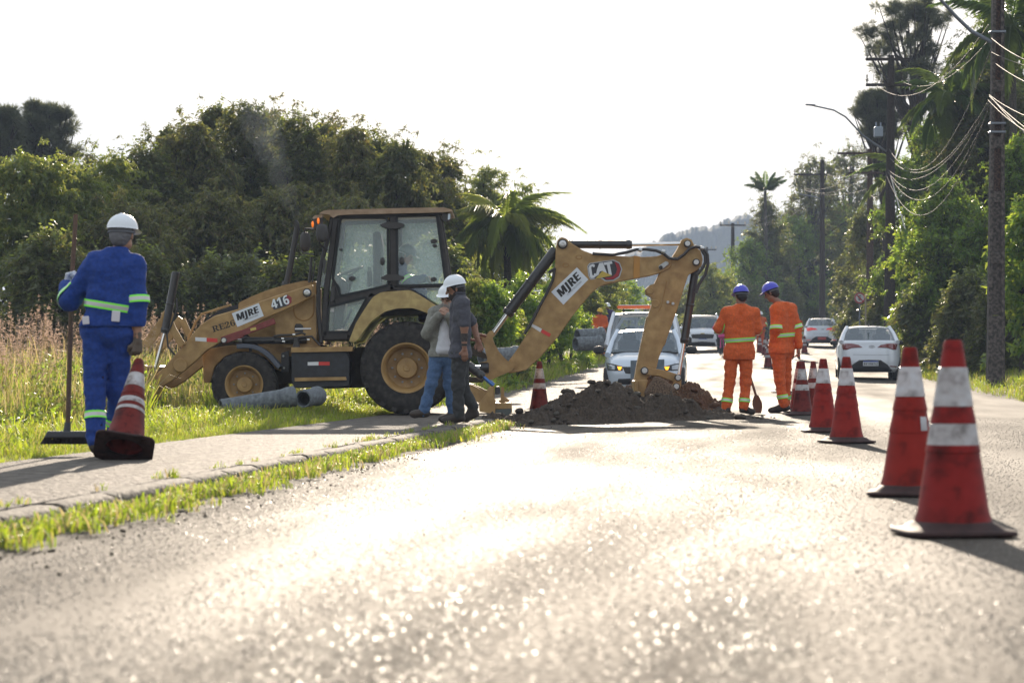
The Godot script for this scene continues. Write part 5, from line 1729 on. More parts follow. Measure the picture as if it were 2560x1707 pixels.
# J: joints in metres from the feet (x right in the picture, y up, z towards the eye); o: clothes
func person(label: String, at: Vector3, J: Dictionary, o: Dictionary, group := "", turn := 0.0) -> Node3D:
	var t := thing("person", label, "person", at, turn, group)
	t.scale = Vector3.ONE * float(o.get("size", 1.0))
	var cell: float = o.get("cell", 0.013)
	var g: float = o.get("girth", 1.0)
	var fine := cell < 0.02
	var torso := []
	var mid: Vector3 = (J.hipL + J.hipR) * 0.5
	var chest: Vector3 = (J.shL + J.shR) * 0.5
	var acr: Vector3 = (J.shR - J.shL)
	var hacr: Vector3 = (J.hipR - J.hipL)
	var waist := mid.lerp(chest, 0.4)
	for s in [-1.0, 1.0]:
		var up: Vector3 = chest + acr * 0.27 * s - Vector3(0, 0.06, 0)
		torso.append([mid + hacr * 0.3 * s, waist + acr * 0.2 * s, 0.105 * g, 0.1 * g])
		torso.append([waist + acr * 0.2 * s, up, 0.1 * g, 0.098 * g])
		torso.append([chest + acr * 0.08 * s + Vector3(0, 0.035, 0), (J.shL if s < 0 else J.shR) - Vector3(0, 0.015, 0), 0.068, 0.054])
	torso.append([J.hipL, J.hipR, 0.105 * g, 0.105 * g])
	var armL := [[J.shL, J.elL, 0.056, 0.044], [J.elL, J.wrL, 0.044, 0.03]]
	var armR := [[J.shR, J.elR, 0.056, 0.044], [J.elR, J.wrR, 0.044, 0.03]]
	var legL := [[J.hipL, J.knL, 0.088, 0.06], [J.knL, J.anL, 0.058, 0.042]]
	var legR := [[J.hipR, J.knR, 0.088, 0.06], [J.knR, J.anR, 0.058, 0.042]]
	var neck := [[chest + Vector3(0, 0.02, 0), J.head - Vector3(0, 0.05, 0), 0.058, 0.05]]
	var skin: Material = o.get("skin", mat("skin", Color(0.34, 0.18, 0.11), 0.55))
	# body
	var mb := MB.new()
	net(mb, torso + armL + armR + legL + legR + neck + [[J.anL, J.toL, 0.035, 0.03], [J.anR, J.toR, 0.035, 0.03]], maxf(cell, 0.016), 0.03)
	net(mb, head_bones(J.head, o.face, o.get("hs", 1.0)) + neck, cell * 0.5 if fine else 0.014, 0.02 if fine else 0.03)
	if not o.has("no_hands"):
		for s in 2:
			var h: Array = o.get("handL" if s == 0 else "handR", [Vector3.DOWN, Vector3(0, 0, -1), Vector3(1 if s == 0 else -1, 0, 0), 0.4])
			if o.has("gloves"): continue
			hand(mb, J.wrL if s == 0 else J.wrR, h[0], h[1], h[2], h[3], 0.006 if fine else 0.01)
	obj("body", mb, skin, t)
	if o.has("gloves"):
		for s in 2:
			var h: Array = o.get("handL" if s == 0 else "handR", [Vector3.DOWN, Vector3(0, 0, -1), Vector3(1 if s == 0 else -1, 0, 0), 0.4])
			mb = MB.new()
			hand(mb, J.wrL if s == 0 else J.wrR, h[0], h[1], h[2], h[3], 0.006, 1.12)
			obj("glove", mb, o.gloves[s], t)
	# face
	var fc: Vector3 = o.face.normalized()
	var rt := fc.cross(Vector3.UP).normalized()
	var up3 := rt.cross(fc)
	if fine:
		for s in [-1.0, 1.0]:
			mb = MB.new()
			sheet(mb, egg_rows(Vector3.ZERO, Vector3(0.015, 0.009, 0.009)), Vector3.ZERO)
			var e := obj("eye", mb, mat("eye", Color(0.03, 0.025, 0.02), 0.2), t)
			e.transform = Transform3D(Basis(rt, up3, fc), J.head + rt * 0.032 * s + up3 * 0.005 + fc * 0.086)
	# hair
	if o.has("hair"):
		mb = MB.new()
		net(mb, [[J.head + up3 * 0.03 - fc * 0.025, J.head + up3 * 0.03 + fc * 0.012, 0.084, 0.08], [J.head - up3 * 0.02 - fc * 0.045, J.head + up3 * 0.02 - fc * 0.03, 0.068, 0.08]] + o.get("long_hair", []), maxf(cell * 0.6, 0.008), 0.03, [[(fc * 0.9 - up3 * 0.55).normalized(), J.head.dot((fc * 0.9 - up3 * 0.55).normalized()) + 0.028]] if not o.has("long_hair") else [], 0.006, 30.0)
		obj("hair", mb, o.hair, t)
	if o.has("beard"):
		mb = MB.new()
		net(mb, [[J.head + fc * 0.05 - up3 * 0.085, J.head + fc * 0.05 - up3 * 0.06, 0.04, 0.045], [J.head - rt * 0.05 - up3 * 0.05 + fc * 0.02, J.head - rt * 0.03 - up3 * 0.085 + fc * 0.045, 0.026, 0.026], [J.head + rt * 0.05 - up3 * 0.05 + fc * 0.02, J.head + rt * 0.03 - up3 * 0.085 + fc * 0.045, 0.026, 0.026]], 0.007, 0.02)
		obj("beard", mb, o.beard, t)
	if o.has("hat"): helmet(t, J.head, o.face, o.hat, o.get("hs", 1.0) * 1.02)
	# clothes: a little larger than the body, ending at hems
	var ez: float = o.get("ease", 0.02)
	var grow := func(bs: Array, e: float) -> Array:
		var r := []
		for b in bs: r.append([b[0], b[1], b[2] + e, b[3] + e])
		return r
	var sl: float = o.get("sleeve", 1.0)
	var sleeves := []
	var cuts := []
	for a in [[armL, J.wrL], [armR, J.wrR]]:
		if sl > 0.5:
			sleeves.append([a[0][0][0], a[0][0][1], 0.056 + ez * 1.1, 0.05 + ez]); sleeves.append([a[0][0][1], a[0][0][1].lerp(a[1], sl), 0.05 + ez, 0.034 + ez])
		else:
			sleeves.append([a[0][0][0], a[0][0][0].lerp(a[0][0][1], sl * 2.0), 0.056 + ez * 1.1, 0.056 + ez])
	var hem: float = o.get("hem", mid.y - 0.05)
	var skirt := [[mid + hacr * 0.35 - Vector3(0, 0.0, 0), Vector3(mid.x + hacr.x * 0.4, hem - 0.05, mid.z + hacr.z * 0.4), 0.114 * g + ez, 0.116 * g + ez], [mid - hacr * 0.35, Vector3(mid.x - hacr.x * 0.4, hem - 0.05, mid.z - hacr.z * 0.4), 0.114 * g + ez, 0.116 * g + ez]]
	var top_bones: Array = grow.call(torso, ez) + skirt
	var neck_y: float = chest.y + o.get("collar", 0.125)
	mb = MB.new()
	net(mb, top_bones + sleeves + [[chest, chest.lerp(J.head, 0.45), 0.07, 0.068]], cell, 0.045, [[Vector3(0, -1, 0), -hem], [Vector3(0, 1, 0), neck_y]], 0.011 if fine else 0.0, 6.0)
	var coat := obj(o.get("top_name", "jacket"), mb, o.top, t)
	if o.has("collar_m"):
		mb = MB.new()
		var ring3 := []
		for k in 17: ring3.append(Vector3(chest.x, neck_y - 0.01, chest.z).lerp(Vector3(J.head.x, neck_y - 0.01, J.head.z), 0.3) + Vector3(cos(TAU * k / 16), 0, sin(TAU * k / 16)) * 0.07)
		tube(mb, ring3, 0.014, 6, false)
		obj("collar", mb, o.collar_m, coat)
	if o.has("legs"):
		var lb: Array = grow.call(legL + legR, o.get("leg_ease", ez)) + [[J.hipL, J.hipR, 0.108 * g + ez * 0.6, 0.108 * g + ez * 0.6], [mid, mid + Vector3(0, 0.12, 0), 0.12 * g, 0.12 * g]]
		for s in 2:
			var an: Vector3 = J.anL if s == 0 else J.anR
			lb.append([(J.knL if s == 0 else J.knR).lerp(an, 0.6), an + Vector3(0, 0.025, 0), 0.05 + ez, 0.052 + ez * 0.6])
		mb = MB.new()
		net(mb, lb, cell, 0.03, [], 0.013 if fine else 0.0, 7.0)
		obj("trousers", mb, o.legs, t)
		for q in o.get("leg_tapes", []):
			var kn: Vector3 = J.knL if q[0] == 0 else J.knR
			var an: Vector3 = J.anL if q[0] == 0 else J.anR
			tape(t, lb, 0.03, kn.lerp(an, q[1]), kn - an, 0.055, 0.009, 0.16)
	for s in 2:
		mb = MB.new()
		var an: Vector3 = J.anL if s == 0 else J.anR
		var to: Vector3 = J.toL if s == 0 else J.toR
		var dirf := (to - an)
		var heel := an - Vector3(dirf.x, 0, dirf.z).normalized() * 0.035 + Vector3(0, dirf.y * 0.55, 0)
		net(mb, [[an + Vector3(0, 0.05, 0), an, 0.05, 0.052], [heel, to, 0.042, 0.04], [an, to, 0.05, 0.036], [to, to + Vector3(dirf.x, 0, dirf.z).normalized() * 0.03, 0.042, 0.034]], maxf(cell * 0.7, 0.009), 0.025, [] if o.has("stride") else [[Vector3(0, -1, 0), 0.0]])
		obj("boot", mb, o.get("boots", mat("boot", Color(0.035, 0.025, 0.02), 0.7)), t)
	var core: Array = top_bones
	for q in o.get("tapes", []):   # height on the trunk, with tilt
		tape(t, core, 0.045, Vector3(lerpf(mid.x, chest.x, (q[0] - mid.y) / (chest.y - mid.y)), q[0], lerpf(mid.z, chest.z, (q[0] - mid.y) / (chest.y - mid.y))), (Vector3(q[1], 1, 0)), 0.055, 0.009)
	for q in o.get("arm_tapes", []):   # 0 left, 1 right; 0..1 upper arm, 1..2 forearm
		var A: Vector3 = [J.shL, J.shR][q[0]]
		var B: Vector3 = [J.elL, J.elR][q[0]]
		var C: Vector3 = [J.wrL, J.wrR][q[0]]
		var c := A.lerp(B, q[1]) if q[1] < 1.0 else B.lerp(C, q[1] - 1.0)
		tape(t, sleeves.slice(q[0] * 2, q[0] * 2 + 2), 0.045, c, (A - B) if q[1] < 1.0 else (B - C), 0.055, 0.012, 0.14)
	return t

func V(x: float, y: float, z := 0.0) -> Vector3: return Vector3(x, y, z)

func build_people() -> void:
	var weave := noise_tex("weave", FastNoiseLite.TYPE_SIMPLEX_SMOOTH, 0.05, 0.78, 1.0, 256, 4)
	var crease := noise_tex("crease", FastNoiseLite.TYPE_SIMPLEX_SMOOTH, 0.02, 0, 1, 256, 4, 4.0)
	var cloth := func(key: String, c: Color, rough := 0.85) -> Material:
		return mat(key, c, rough, 0.0, {"tex": weave, "nrm": crease, "ns": 0.9, "ts": 2.2, "rim": 0.25})
	var blue: Material = cloth.call("overall_blue", Color(0.009, 0.05, 0.28))
	var orange: Material = cloth.call("overall_orange", Color(0.76, 0.125, 0.018))
	var grey: Material = cloth.call("polo_grey", Color(0.08, 0.08, 0.1))
	var charcoal: Material = cloth.call("trousers_charcoal", Color(0.045, 0.045, 0.045))
	var beige: Material = cloth.call("jacket_beige", Color(0.27, 0.265, 0.23))
	var jeans: Material = cloth.call("jeans", Color(0.09, 0.17, 0.33))
	var white_hat := mat("hat_white", Color(0.74, 0.77, 0.8), 0.3, 0.0, {"coat": 0.4})
	var blue_hat := mat("hat_blue", Color(0.04, 0.045, 0.5), 0.28, 0.0, {"coat": 0.5})
	var dark_hair := mat("hair_dark", Color(0.012, 0.01, 0.01), 0.6)
	var grey_hair := mat("hair_grey", Color(0.13, 0.13, 0.14), 0.7)
	var pale := mat("skin_pale", Color(0.42, 0.25, 0.18), 0.55)
	var tan := mat("skin_tan", Color(0.24, 0.12, 0.075), 0.55)
	# the sweeper in blue
	var at := P(263.0, 1140.0, 19.26)
	at.y = road_y(19.26)
	var J := {"head": V(0.118, 1.625, -0.03), "shL": V(-0.075, 1.43), "shR": V(0.215, 1.41), "elL": V(-0.275, 1.15, -0.06), "wrL": V(-0.335, 1.26, -0.22), "elR": V(0.238, 1.14, 0.03), "wrR": V(0.243, 0.87, 0.05),
		"hipL": V(-0.07, 0.93), "hipR": V(0.105, 0.92), "knL": V(-0.078, 0.49, 0.02), "knR": V(0.07, 0.5, -0.09), "anL": V(-0.055, 0.1, 0.1), "anR": V(0.04, 0.11, -0.25), "toL": V(-0.055, 0.04, -0.06), "toR": V(0.055, 0.05, -0.42)}
	var man := person("worker in blue overalls and white hard hat carrying broom and traffic cone", at, J, {"face": V(0.35, -0.12, -1), "top": blue, "legs": blue, "hat": white_hat, "hair": grey_hair, "skin": mat("skin", Color(0.34, 0.18, 0.11), 0.55), "gloves": [mat("glove_white", Color(0.6, 0.62, 0.64), 0.8), mat("glove_dirty", Color(0.12, 0.095, 0.075), 0.9)], "girth": 1.0, "hem": 0.955, "leg_ease": 0.018,
		"handL": [V(0.3, 0.6, -0.4), V(0.6, 0, 0.4), V(0.3, 1, 0.3), 1.25], "handR": [V(-0.05, -1, 0.0), V(-0.4, 0, -0.5), V(-1, 0, 0.6), 1.15], "tapes": [[1.105, 0.16]], "arm_tapes": [[0, 1.15], [1, 0.95]], "leg_tapes": [[0, 0.48], [1, 0.62]], "boots": mat("boot", Color(0.035, 0.025, 0.02), 0.7)})
	for q in [[-0.12, 1.0, 0.05, 0.06, 0.09], [0.1, 1.03, 0.06, 0.08, -0.08]]:
		var mb := MB.new()
		box(mb, Transform3D(Basis(V(0, 0, 1), q[4]), V(q[0], q[1], 0.165)), V(q[2], q[3], 0.012), 0.004)
		obj("paper", mb, mat("paper_white", Color(0.62, 0.6, 0.64), 0.8), man)
	# his broom
	var hb := at + V(-0.3, 1.31, -0.3)
	var foot := at + V(-0.335, 0.135, -0.28)
	var br := thing("push_broom", "worn push broom with long wooden handle held by the worker in blue", "broom", foot)
	var mb := MB.new()
	var topb := foot + (hb - foot) * 1.42
	topb.x = at.x - 0.272
	tube(mb, [foot + V(0.006, 0.02, 0), hb, topb], [0.019, 0.018, 0.017], 10)
	obj("handle", mb, mat("broom_wood", Color(0.15, 0.09, 0.06), 0.8, 0.0, {"tex": weave, "ts": 4.0}), br, true)
	mb = MB.new()
	plate(mb, PackedVector2Array([Vector2(-0.165, -0.005), Vector2(0.165, -0.005), Vector2(0.15, 0.045), Vector2(-0.14, 0.045)]), 0.045, -0.045, 0.008)
	tube(mb, [V(0.0, 0.03, 0), V(0.008, 0.11, 0)], [0.03, 0.022], 10)
	obj("head", mb, mat("broom_head", Color(0.07, 0.07, 0.08), 0.7), br)
	mb = MB.new()
	rng.seed = 4
	for k in 420:
		var x := rr(-0.16, 0.16)
		var z := rr(-0.04, 0.04)
		tube(mb, [V(x, 0.0, z), V(x * 1.15 + rr(-0.01, 0.01), -0.052, z * 1.4)], 0.0028, 3, false)
	obj("bristles", mb, mat("bristle", Color(0.025, 0.02, 0.02), 0.9), br)
	# two workers in orange
	var d := 36.9
	at = P(1846.7, 1037.6, d); at.y = road_y(d)
	J = {"head": V(0.04, 1.675, -0.03), "shL": V(-0.165, 1.45), "shR": V(0.225, 1.44), "elL": V(-0.275, 1.225, -0.03), "wrL": V(-0.05, 1.2, -0.24), "elR": V(0.27, 1.215, -0.03), "wrR": V(0.12, 1.22, -0.24),
		"hipL": V(-0.085, 0.88), "hipR": V(0.105, 0.88), "knL": V(-0.125, 0.46, 0.0), "knR": V(0.105, 0.46, -0.02), "anL": V(-0.175, 0.1, 0.05), "anR": V(0.075, 0.1, 0.03), "toL": V(-0.24, 0.04, -0.07), "toR": V(0.19, 0.04, -0.04)}
	person("worker in orange overalls and blue hard hat seen from behind with folded arms", at, J, {"face": V(-0.35, -0.2, -1), "top": orange, "legs": orange, "hat": blue_hat, "hair": dark_hair, "skin": tan, "girth": 1.05, "hem": 0.775, "leg_ease": 0.018, "collar": 0.12, "collar_m": orange, "handL": [V(1, 0, -0.2), V(0, 0, 1), V(0, 1, 0), 0.5], "handR": [V(-1, 0, -0.2), V(0, 0, 1), V(0, 1, 0), 0.5],
		"tapes": [[1.055, -0.06]], "arm_tapes": [[0, 1.06], [1, 1.06]], "leg_tapes": [[0, 0.72], [1, 0.72]]}, "workers in orange overalls")
	d = 38.1
	at = P(1951.0, 1034.0, d); at.y = road_y(d)
	J = {"head": V(-0.125, 1.745, 0.0), "shL": V(-0.075, 1.515, 0.12), "shR": V(0.17, 1.525, -0.1), "elL": V(-0.075, 1.23, 0.17), "wrL": V(-0.115, 1.02, 0.07), "elR": V(0.25, 1.25, -0.1), "wrR": V(0.28, 0.97, -0.02),
		"hipL": V(-0.04, 0.9, 0.07), "hipR": V(0.075, 0.9, -0.07), "knL": V(-0.01, 0.48, 0.06), "knR": V(0.1, 0.47, -0.1), "anL": V(0.045, 0.11, 0.08), "anR": V(0.09, 0.11, -0.16), "toL": V(-0.12, 0.04, 0.06), "toR": V(-0.02, 0.04, -0.2)}
	person("worker in orange overalls and blue hard hat looking down to the side", at, J, {"face": V(-0.93, -0.42, -0.3), "top": orange, "legs": orange, "hat": blue_hat, "hair": dark_hair, "skin": tan, "girth": 1.04, "hem": 0.86, "leg_ease": 0.018, "collar": 0.1, "collar_m": orange, "handL": [V(-0.2, -1, -0.3), V(0, 0, -1), V(-1, 0, 0), 0.5], "handR": [V(-0.1, -1, 0), V(-1, 0, 0), V(0, 0, 1), 0.35],
		"tapes": [[1.13, -0.08]], "arm_tapes": [[0, 0.95], [1, 0.95]], "leg_tapes": [[0, 0.66], [1, 0.66]]}, "workers in orange overalls")
	# shovel
	var st := P(1896.0, 1033.0, 37.25)
	var sv := thing("shovel", "shovel with wooden shaft standing behind the worker with folded arms", "shovel", st)
	mb = MB.new()
	tube(mb, [st + V(-0.03, 0.25, 0), st + V(-0.3, 1.15, -0.02)], [0.018, 0.016], 8)
	obj("shaft", mb, mats["broom_wood"], sv, true)
	mb = MB.new()
	var rows := []
	for k in 7:
		var q := k / 6.0
		var row := PackedVector3Array()
		for j in 7:
			var u := j / 6.0 - 0.5
			row.append(V(u * 0.13 * sin(PI * (0.18 + 0.7 * q)) * 1.1 - 0.03 * q, 0.0 + 0.26 * q, 0.09 * u * u + 0.02 * q))
		rows.append(row)
	sheet(mb, rows, V(0, 0, 1))
	obj("blade", mb, mat("rusty_steel", Color(0.16, 0.085, 0.055), 0.75, 0.2), sv)
	# the pair walking on the footpath
	d = 31.6
	at = P(1102.0, 1052.0, d); at.y = road_y(d)
	J = {"head": V(0.085, 1.44, 0.05), "shL": V(-0.07, 1.265), "shR": V(0.17, 1.255), "elL": V(-0.155, 1.035, 0.06), "wrL": V(-0.02, 1.23, 0.19), "elR": V(0.2, 1.03, 0.08), "wrR": V(0.1, 1.22, 0.2),
		"hipL": V(-0.03, 0.77), "hipR": V(0.1, 0.77), "knL": V(-0.11, 0.45, 0.04), "knR": V(0.1, 0.42, -0.05), "anL": V(-0.195, 0.12, 0.04), "anR": V(0.14, 0.1, -0.1), "toL": V(-0.3, 0.1, 0.05), "toR": V(0.03, 0.04, -0.07)}
	var old := person("man in beige jacket and blue jeans with white hard hat and glasses", at, J, {"face": V(-0.35, -0.2, 0.95), "top": beige, "legs": jeans, "hat": white_hat, "hair": grey_hair, "beard": mat("beard_grey", Color(0.3, 0.27, 0.25), 0.8), "skin": pale, "size": 1.045, "girth": 0.9, "hem": 0.76, "leg_ease": 0.008, "ease": 0.018, "stride": true, "handL": [V(0.5, 0.8, 0.0), V(0.6, 0, -0.5), V(0, 0.5, 1), 0.7], "handR": [V(-0.5, 0.8, 0.0), V(-0.6, 0, -0.5), V(0, 0.5, 1), 0.7], "boots": mat("shoe_brown", Color(0.05, 0.035, 0.025), 0.6)})
	mb = MB.new()
	net(mb, [[V(0.055, 1.22, 0.075), V(0.05, 0.84, 0.12), 0.055, 0.06], [V(0.055, 1.2, 0.08), V(0.0, 0.84, 0.11), 0.05, 0.055]], 0.012, 0.03, [[V(0, -1, 0), -0.79]], 0.008, 9.0)
	obj("shirt", mb, mat("shirt_white", Color(0.62, 0.63, 0.67), 0.85), old)
	mb = MB.new()
	var fc := V(-0.35, -0.2, 0.95).normalized()
	var rt := fc.cross(Vector3.UP).normalized()
	var u3 := rt.cross(fc)
	for s in [-1.0, 1.0]:
		var c: Vector3 = J.head + rt * 0.033 * s + fc * 0.1 + u3 * 0.004
		var ring3 := []
		for k in 13: ring3.append(c + rt * cos(TAU * k / 12) * 0.027 + u3 * sin(TAU * k / 12) * 0.02)
		tube(mb, ring3, 0.004, 5, false)
	tube(mb, [J.head + rt * 0.062 + fc * 0.095, J.head + rt * 0.085 + fc * 0.01], 0.004, 5)
	tube(mb, [J.head - rt * 0.062 + fc * 0.095, J.head - rt * 0.085 + fc * 0.01], 0.004, 5)
	obj("glasses", mb, mat("glasses_black", Color(0.015, 0.012, 0.012), 0.35), old)
	d = 30.9
	at = P(1145.0, 1058.0, d); at.y = road_y(d)
	J = {"head": V(-0.03, 1.52, 0.0), "shL": V(-0.01, 1.36, -0.16), "shR": V(0.055, 1.365, 0.15), "elL": V(0.17, 1.12, -0.26), "wrL": V(0.22, 0.95, -0.2), "elR": V(0.075, 1.09, 0.2), "wrR": V(0.075, 0.86, 0.2),
		"hipL": V(0.03, 0.8, -0.08), "hipR": V(0.02, 0.8, 0.08), "knL": V(0.05, 0.44, -0.1), "knR": V(0.005, 0.42, 0.08), "anL": V(0.165, 0.17, -0.12), "anR": V(0.01, 0.085, 0.08), "toL": V(0.09, 0.06, -0.12), "toR": V(-0.13, 0.04, 0.08)}
	var polo := person("man in dark grey polo shirt and trousers with white hard hat and tattooed forearm", at, J, {"face": V(-0.97, -0.22, 0.12), "top": grey, "top_name": "polo_shirt", "legs": charcoal, "hat": white_hat, "hair": dark_hair, "beard": mat("beard_dark", Color(0.03, 0.02, 0.018), 0.8), "skin": mat("skin_brown", Color(0.27, 0.135, 0.085), 0.55), "size": 1.045, "girth": 0.92, "hem": 0.74, "leg_ease": 0.012, "ease": 0.012, "sleeve": 0.42, "stride": true, "collar_m": grey,
		"handL": [V(0.3, -1, 0), V(0, 0, 1), V(-1, 0, 0), 0.6], "handR": [V(0.05, -1, 0), V(0, 0, -1), V(-1, 0, 0.2), 0.4], "boots": mat("boot", Color(0.035, 0.025, 0.02), 0.7)})
	mb = MB.new()
	tube(mb, [V(0.076, 1.02, 0.2), V(0.075, 0.93, 0.2)], [0.0455, 0.0395], 14, false)
	obj("tattoo", mb, mat("tattoo", Color(0.1, 0.075, 0.065), 0.6, 0.0, {"tex": noise_tex("tattoo", FastNoiseLite.TYPE_CELLULAR, 0.06, 0.35, 1.0, 128, 2), "ts": 6.0}), polo)
	mb = MB.new()
	tube(mb, [V(0.075, 0.905, 0.2), V(0.075, 0.88, 0.2)], [0.037, 0.037], 14, false)
	obj("watch", mb, mat("watch_black", Color(0.015, 0.014, 0.014), 0.4), polo)
	# the driver at the digging controls
	at = Q("I", 1180, 890, DM)
	var navy: Material = cloth.call("shirt_navy", Color(0.02, 0.035, 0.11))
	J = {"head": V(0.165, 0.44, 0.0), "shL": V(0.07, 0.23, 0.17), "shR": V(0.07, 0.23, -0.17), "elL": V(0.2, 0.06, 0.22), "wrL": V(0.42, 0.12, 0.16), "elR": V(0.2, 0.06, -0.22), "wrR": V(0.42, 0.12, -0.16),
		"hipL": V(0.0, -0.1, 0.09), "hipR": V(0.0, -0.1, -0.09), "knL": V(0.38, -0.08, 0.12), "knR": V(0.38, -0.08, -0.12), "anL": V(0.42, -0.45, 0.12), "anR": V(0.42, -0.45, -0.12), "toL": V(0.55, -0.5, 0.12), "toR": V(0.55, -0.5, -0.12)}
	person("machine driver in navy shirt and dark hard hat sitting in the cab", at, J, {"face": V(0.95, -0.4, 0.1), "top": navy, "top_name": "shirt", "legs": navy, "hat": mat("hat_dark", Color(0.05, 0.06, 0.08), 0.4), "skin": tan, "hair": dark_hair, "hem": -0.15, "stride": true, "handL": [V(1, 0.1, 0), V(0, -1, 0), V(0, 0, -1), 0.8], "handR": [V(1, 0.1, 0), V(0, -1, 0), V(0, 0, 1), 0.8], "arm_tapes": [[0, 0.8]]})
	# people farther off
	var stand := func(w: float) -> Dictionary:
		return {"head": V(0, 1.6, 0), "shL": V(-0.19, 1.41, 0), "shR": V(0.19, 1.41, 0), "elL": V(-0.25, 1.13, 0.03), "wrL": V(-0.12 * w, 1.05, 0.2 * w), "elR": V(0.25, 1.13, 0.03), "wrR": V(0.12 * w, 1.05, 0.2 * w), "hipL": V(-0.09, 0.87, 0), "hipR": V(0.09, 0.87, 0), "knL": V(-0.1, 0.46, 0), "knR": V(0.1, 0.46, 0), "anL": V(-0.11, 0.09, -0.02), "anR": V(0.11, 0.09, -0.02), "toL": V(-0.13, 0.04, 0.12), "toR": V(0.13, 0.04, 0.12)}
	var far := func(label: String, x: float, dd: float, on: float, o: Dictionary) -> void:
		var p := P(x, 900, dd)
		p.y = road_y(dd) + on
		o["cell"] = 0.028; o["girth"] = 1.1
		person(label, p, stand.call(o.get("w", 1.0)), o)
	far.call("worker in orange overalls and yellow hard hat beside the van", 1500.0, 95.0, 0.2, {"face": V(0.3, -0.1, 1), "top": orange, "legs": orange, "hat": mat("hat_yellow", Color(0.65, 0.42, 0.02), 0.35), "hair": dark_hair, "skin": tan, "tapes": [[1.05, 0.0]]})
	far.call("man in purple shirt and white hard hat behind the van", 1518.5, 97.0, 0.4, {"face": V(0.3, -0.1, 1), "top": mat("shirt_purple", Color(0.05, 0.035, 0.12), 0.85), "legs": charcoal, "hat": white_hat, "hair": dark_hair, "skin": tan})
	far.call("distant worker in orange overalls and white hard hat among the far cones", 1902.0, 121.0, 0.0, {"face": V(0.1, -0.1, 1), "top": orange, "legs": orange, "hat": white_hat, "hair": dark_hair, "skin": tan, "tapes": [[1.05, 0.0]], "arm_tapes": [[1, 1.1]]})
	far.call("woman with long dark hair in orange overalls beside the silver car", 1990.0, 100.0, 0.0, {"face": V(-0.5, -0.1, -1), "top": orange, "legs": orange, "hair": dark_hair, "long_hair": [[V(0.05, 1.62, 0.06), V(0.12, 1.35, 0.12), 0.07, 0.05]], "skin": tan, "hs": 1.0, "hat": mat("cap_grey", Color(0.3, 0.3, 0.32), 0.5), "tapes": [[1.1, 0.0]], "arm_tapes": [[1, 0.95]], "w": 0.3})

# ---------- traffic cones
var cone_shapes := {}
func cone(label: String, at: Vector3, bands: Array, group: String, kind := 0, b := Basis(), tint := 0) -> Node3D:
	var t := thing("traffic_cone", label, "traffic cone", at, 0.0, group)
	t.basis = b
	var grime := noise_tex("cone_grime", FastNoiseLite.TYPE_SIMPLEX_SMOOTH, 0.007, 0.45, 1.0, 512, 6, 0.0, 0.95, Color(0.9, 0.8, 0.75))
	var red := mat("cone_red_%d" % tint, [Color(0.34, 0.022, 0.014), Color(0.32, 0.02, 0.018), Color(0.19, 0.024, 0.018)][tint], 0.5, 0.0, {"tex": grime, "ts": 1.6 + 0.7 * tint, "spec": 0.3, "back": Color(0.12, 0.01, 0.004)})
	var white := mat("cone_white_%d" % tint, [Color(0.62, 0.64, 0.67), Color(0.56, 0.58, 0.6), Color(0.55, 0.56, 0.58)][tint], 0.42, 0.0, {"tex": grime, "ts": 2.3 + 0.5 * tint})
	var foot := mat("cone_foot", Color(0.05, 0.022, 0.02), 0.75, 0.0, {"tex": grime, "ts": 3.0})
	var r_at := func(y: float) -> float: return lerpf(0.142, 0.035, (y - 0.06) / 0.69)
	var key := "%d" % kind
	if not cone_shapes.has(key):
		var mb := MB.new()
		var prof := [[0.13, 0.035], [0.152, 0.045], [0.148, 0.06]]
		for y in [0.1, 0.2, 0.3, 0.318, 0.32, 0.335, 0.4, 0.43, 0.432, 0.448, 0.5, 0.55, 0.6, 0.65, 0.7, 0.738]:
			prof.append([r_at.call(y) + (0.004 if y > 0.319 and y < 0.34 or y > 0.431 and y < 0.45 else 0.0), y])
		prof += [[0.03, 0.75], [0.024, 0.748], [0.026, 0.72], [0.13, 0.04]]
		lathe(mb, prof, Transform3D(), 36)
		cone_shapes[key] = mb.mesh()
		mb = MB.new()
		var sq := PackedVector2Array()
		for k in 48:
			var a := TAU * k / 48
			var c := Vector2(cos(a), sin(a))
			sq.append(c / pow(pow(absf(c.x), 7.0) + pow(absf(c.y), 7.0), 1.0 / 7.0) * 0.205)
		var rows := []
		for q in [[0.0, 0.012, 1.0], [1.0, 0.006, 0.0], [1.03, 0.009, 0.0], [1.03, 0.02, 0.0], [0.98, 0.026, 0.0], [0.86, 0.03, 0.05], [0.78, 0.05, 0.35], [0.74, 0.056, 0.8], [0.72, 0.054, 1.0]]:
			var row := PackedVector3Array()
			for p in sq:
				var c2: Vector2 = (p * q[0]).lerp(p.normalized() * (0.131 if q[0] < 0.1 else 0.145), q[2])
				row.append(Vector3(c2.x, q[1], c2.y))
			rows.append(row)
		sheet(mb, rows, Vector3.UP, true)
		for s in [[1, 1], [1, -1], [-1, 1], [-1, -1]]:
			bxa(mb, Vector3(s[0] * 0.15, 0.004, s[1] * 0.15), Vector3(0.06, 0.008, 0.06), 0.002)
		cone_shapes[key + "base"] = mb.mesh()
	var bd := obj("cone_body", cone_shapes[key].duplicate(), red, t)
	var bs := obj("base", cone_shapes[key + "base"].duplicate(), foot, t)
	for q in bands:
		var mb := MB.new()
		lathe(mb, [[r_at.call(q[0]), q[0]], [r_at.call(q[0]) + 0.003, q[0] + 0.002], [r_at.call(q[1]) + 0.003, q[1] - 0.002], [r_at.call(q[1]), q[1]]], Transform3D(), 36)
		obj("reflective_band", mb, white, t)
	return t

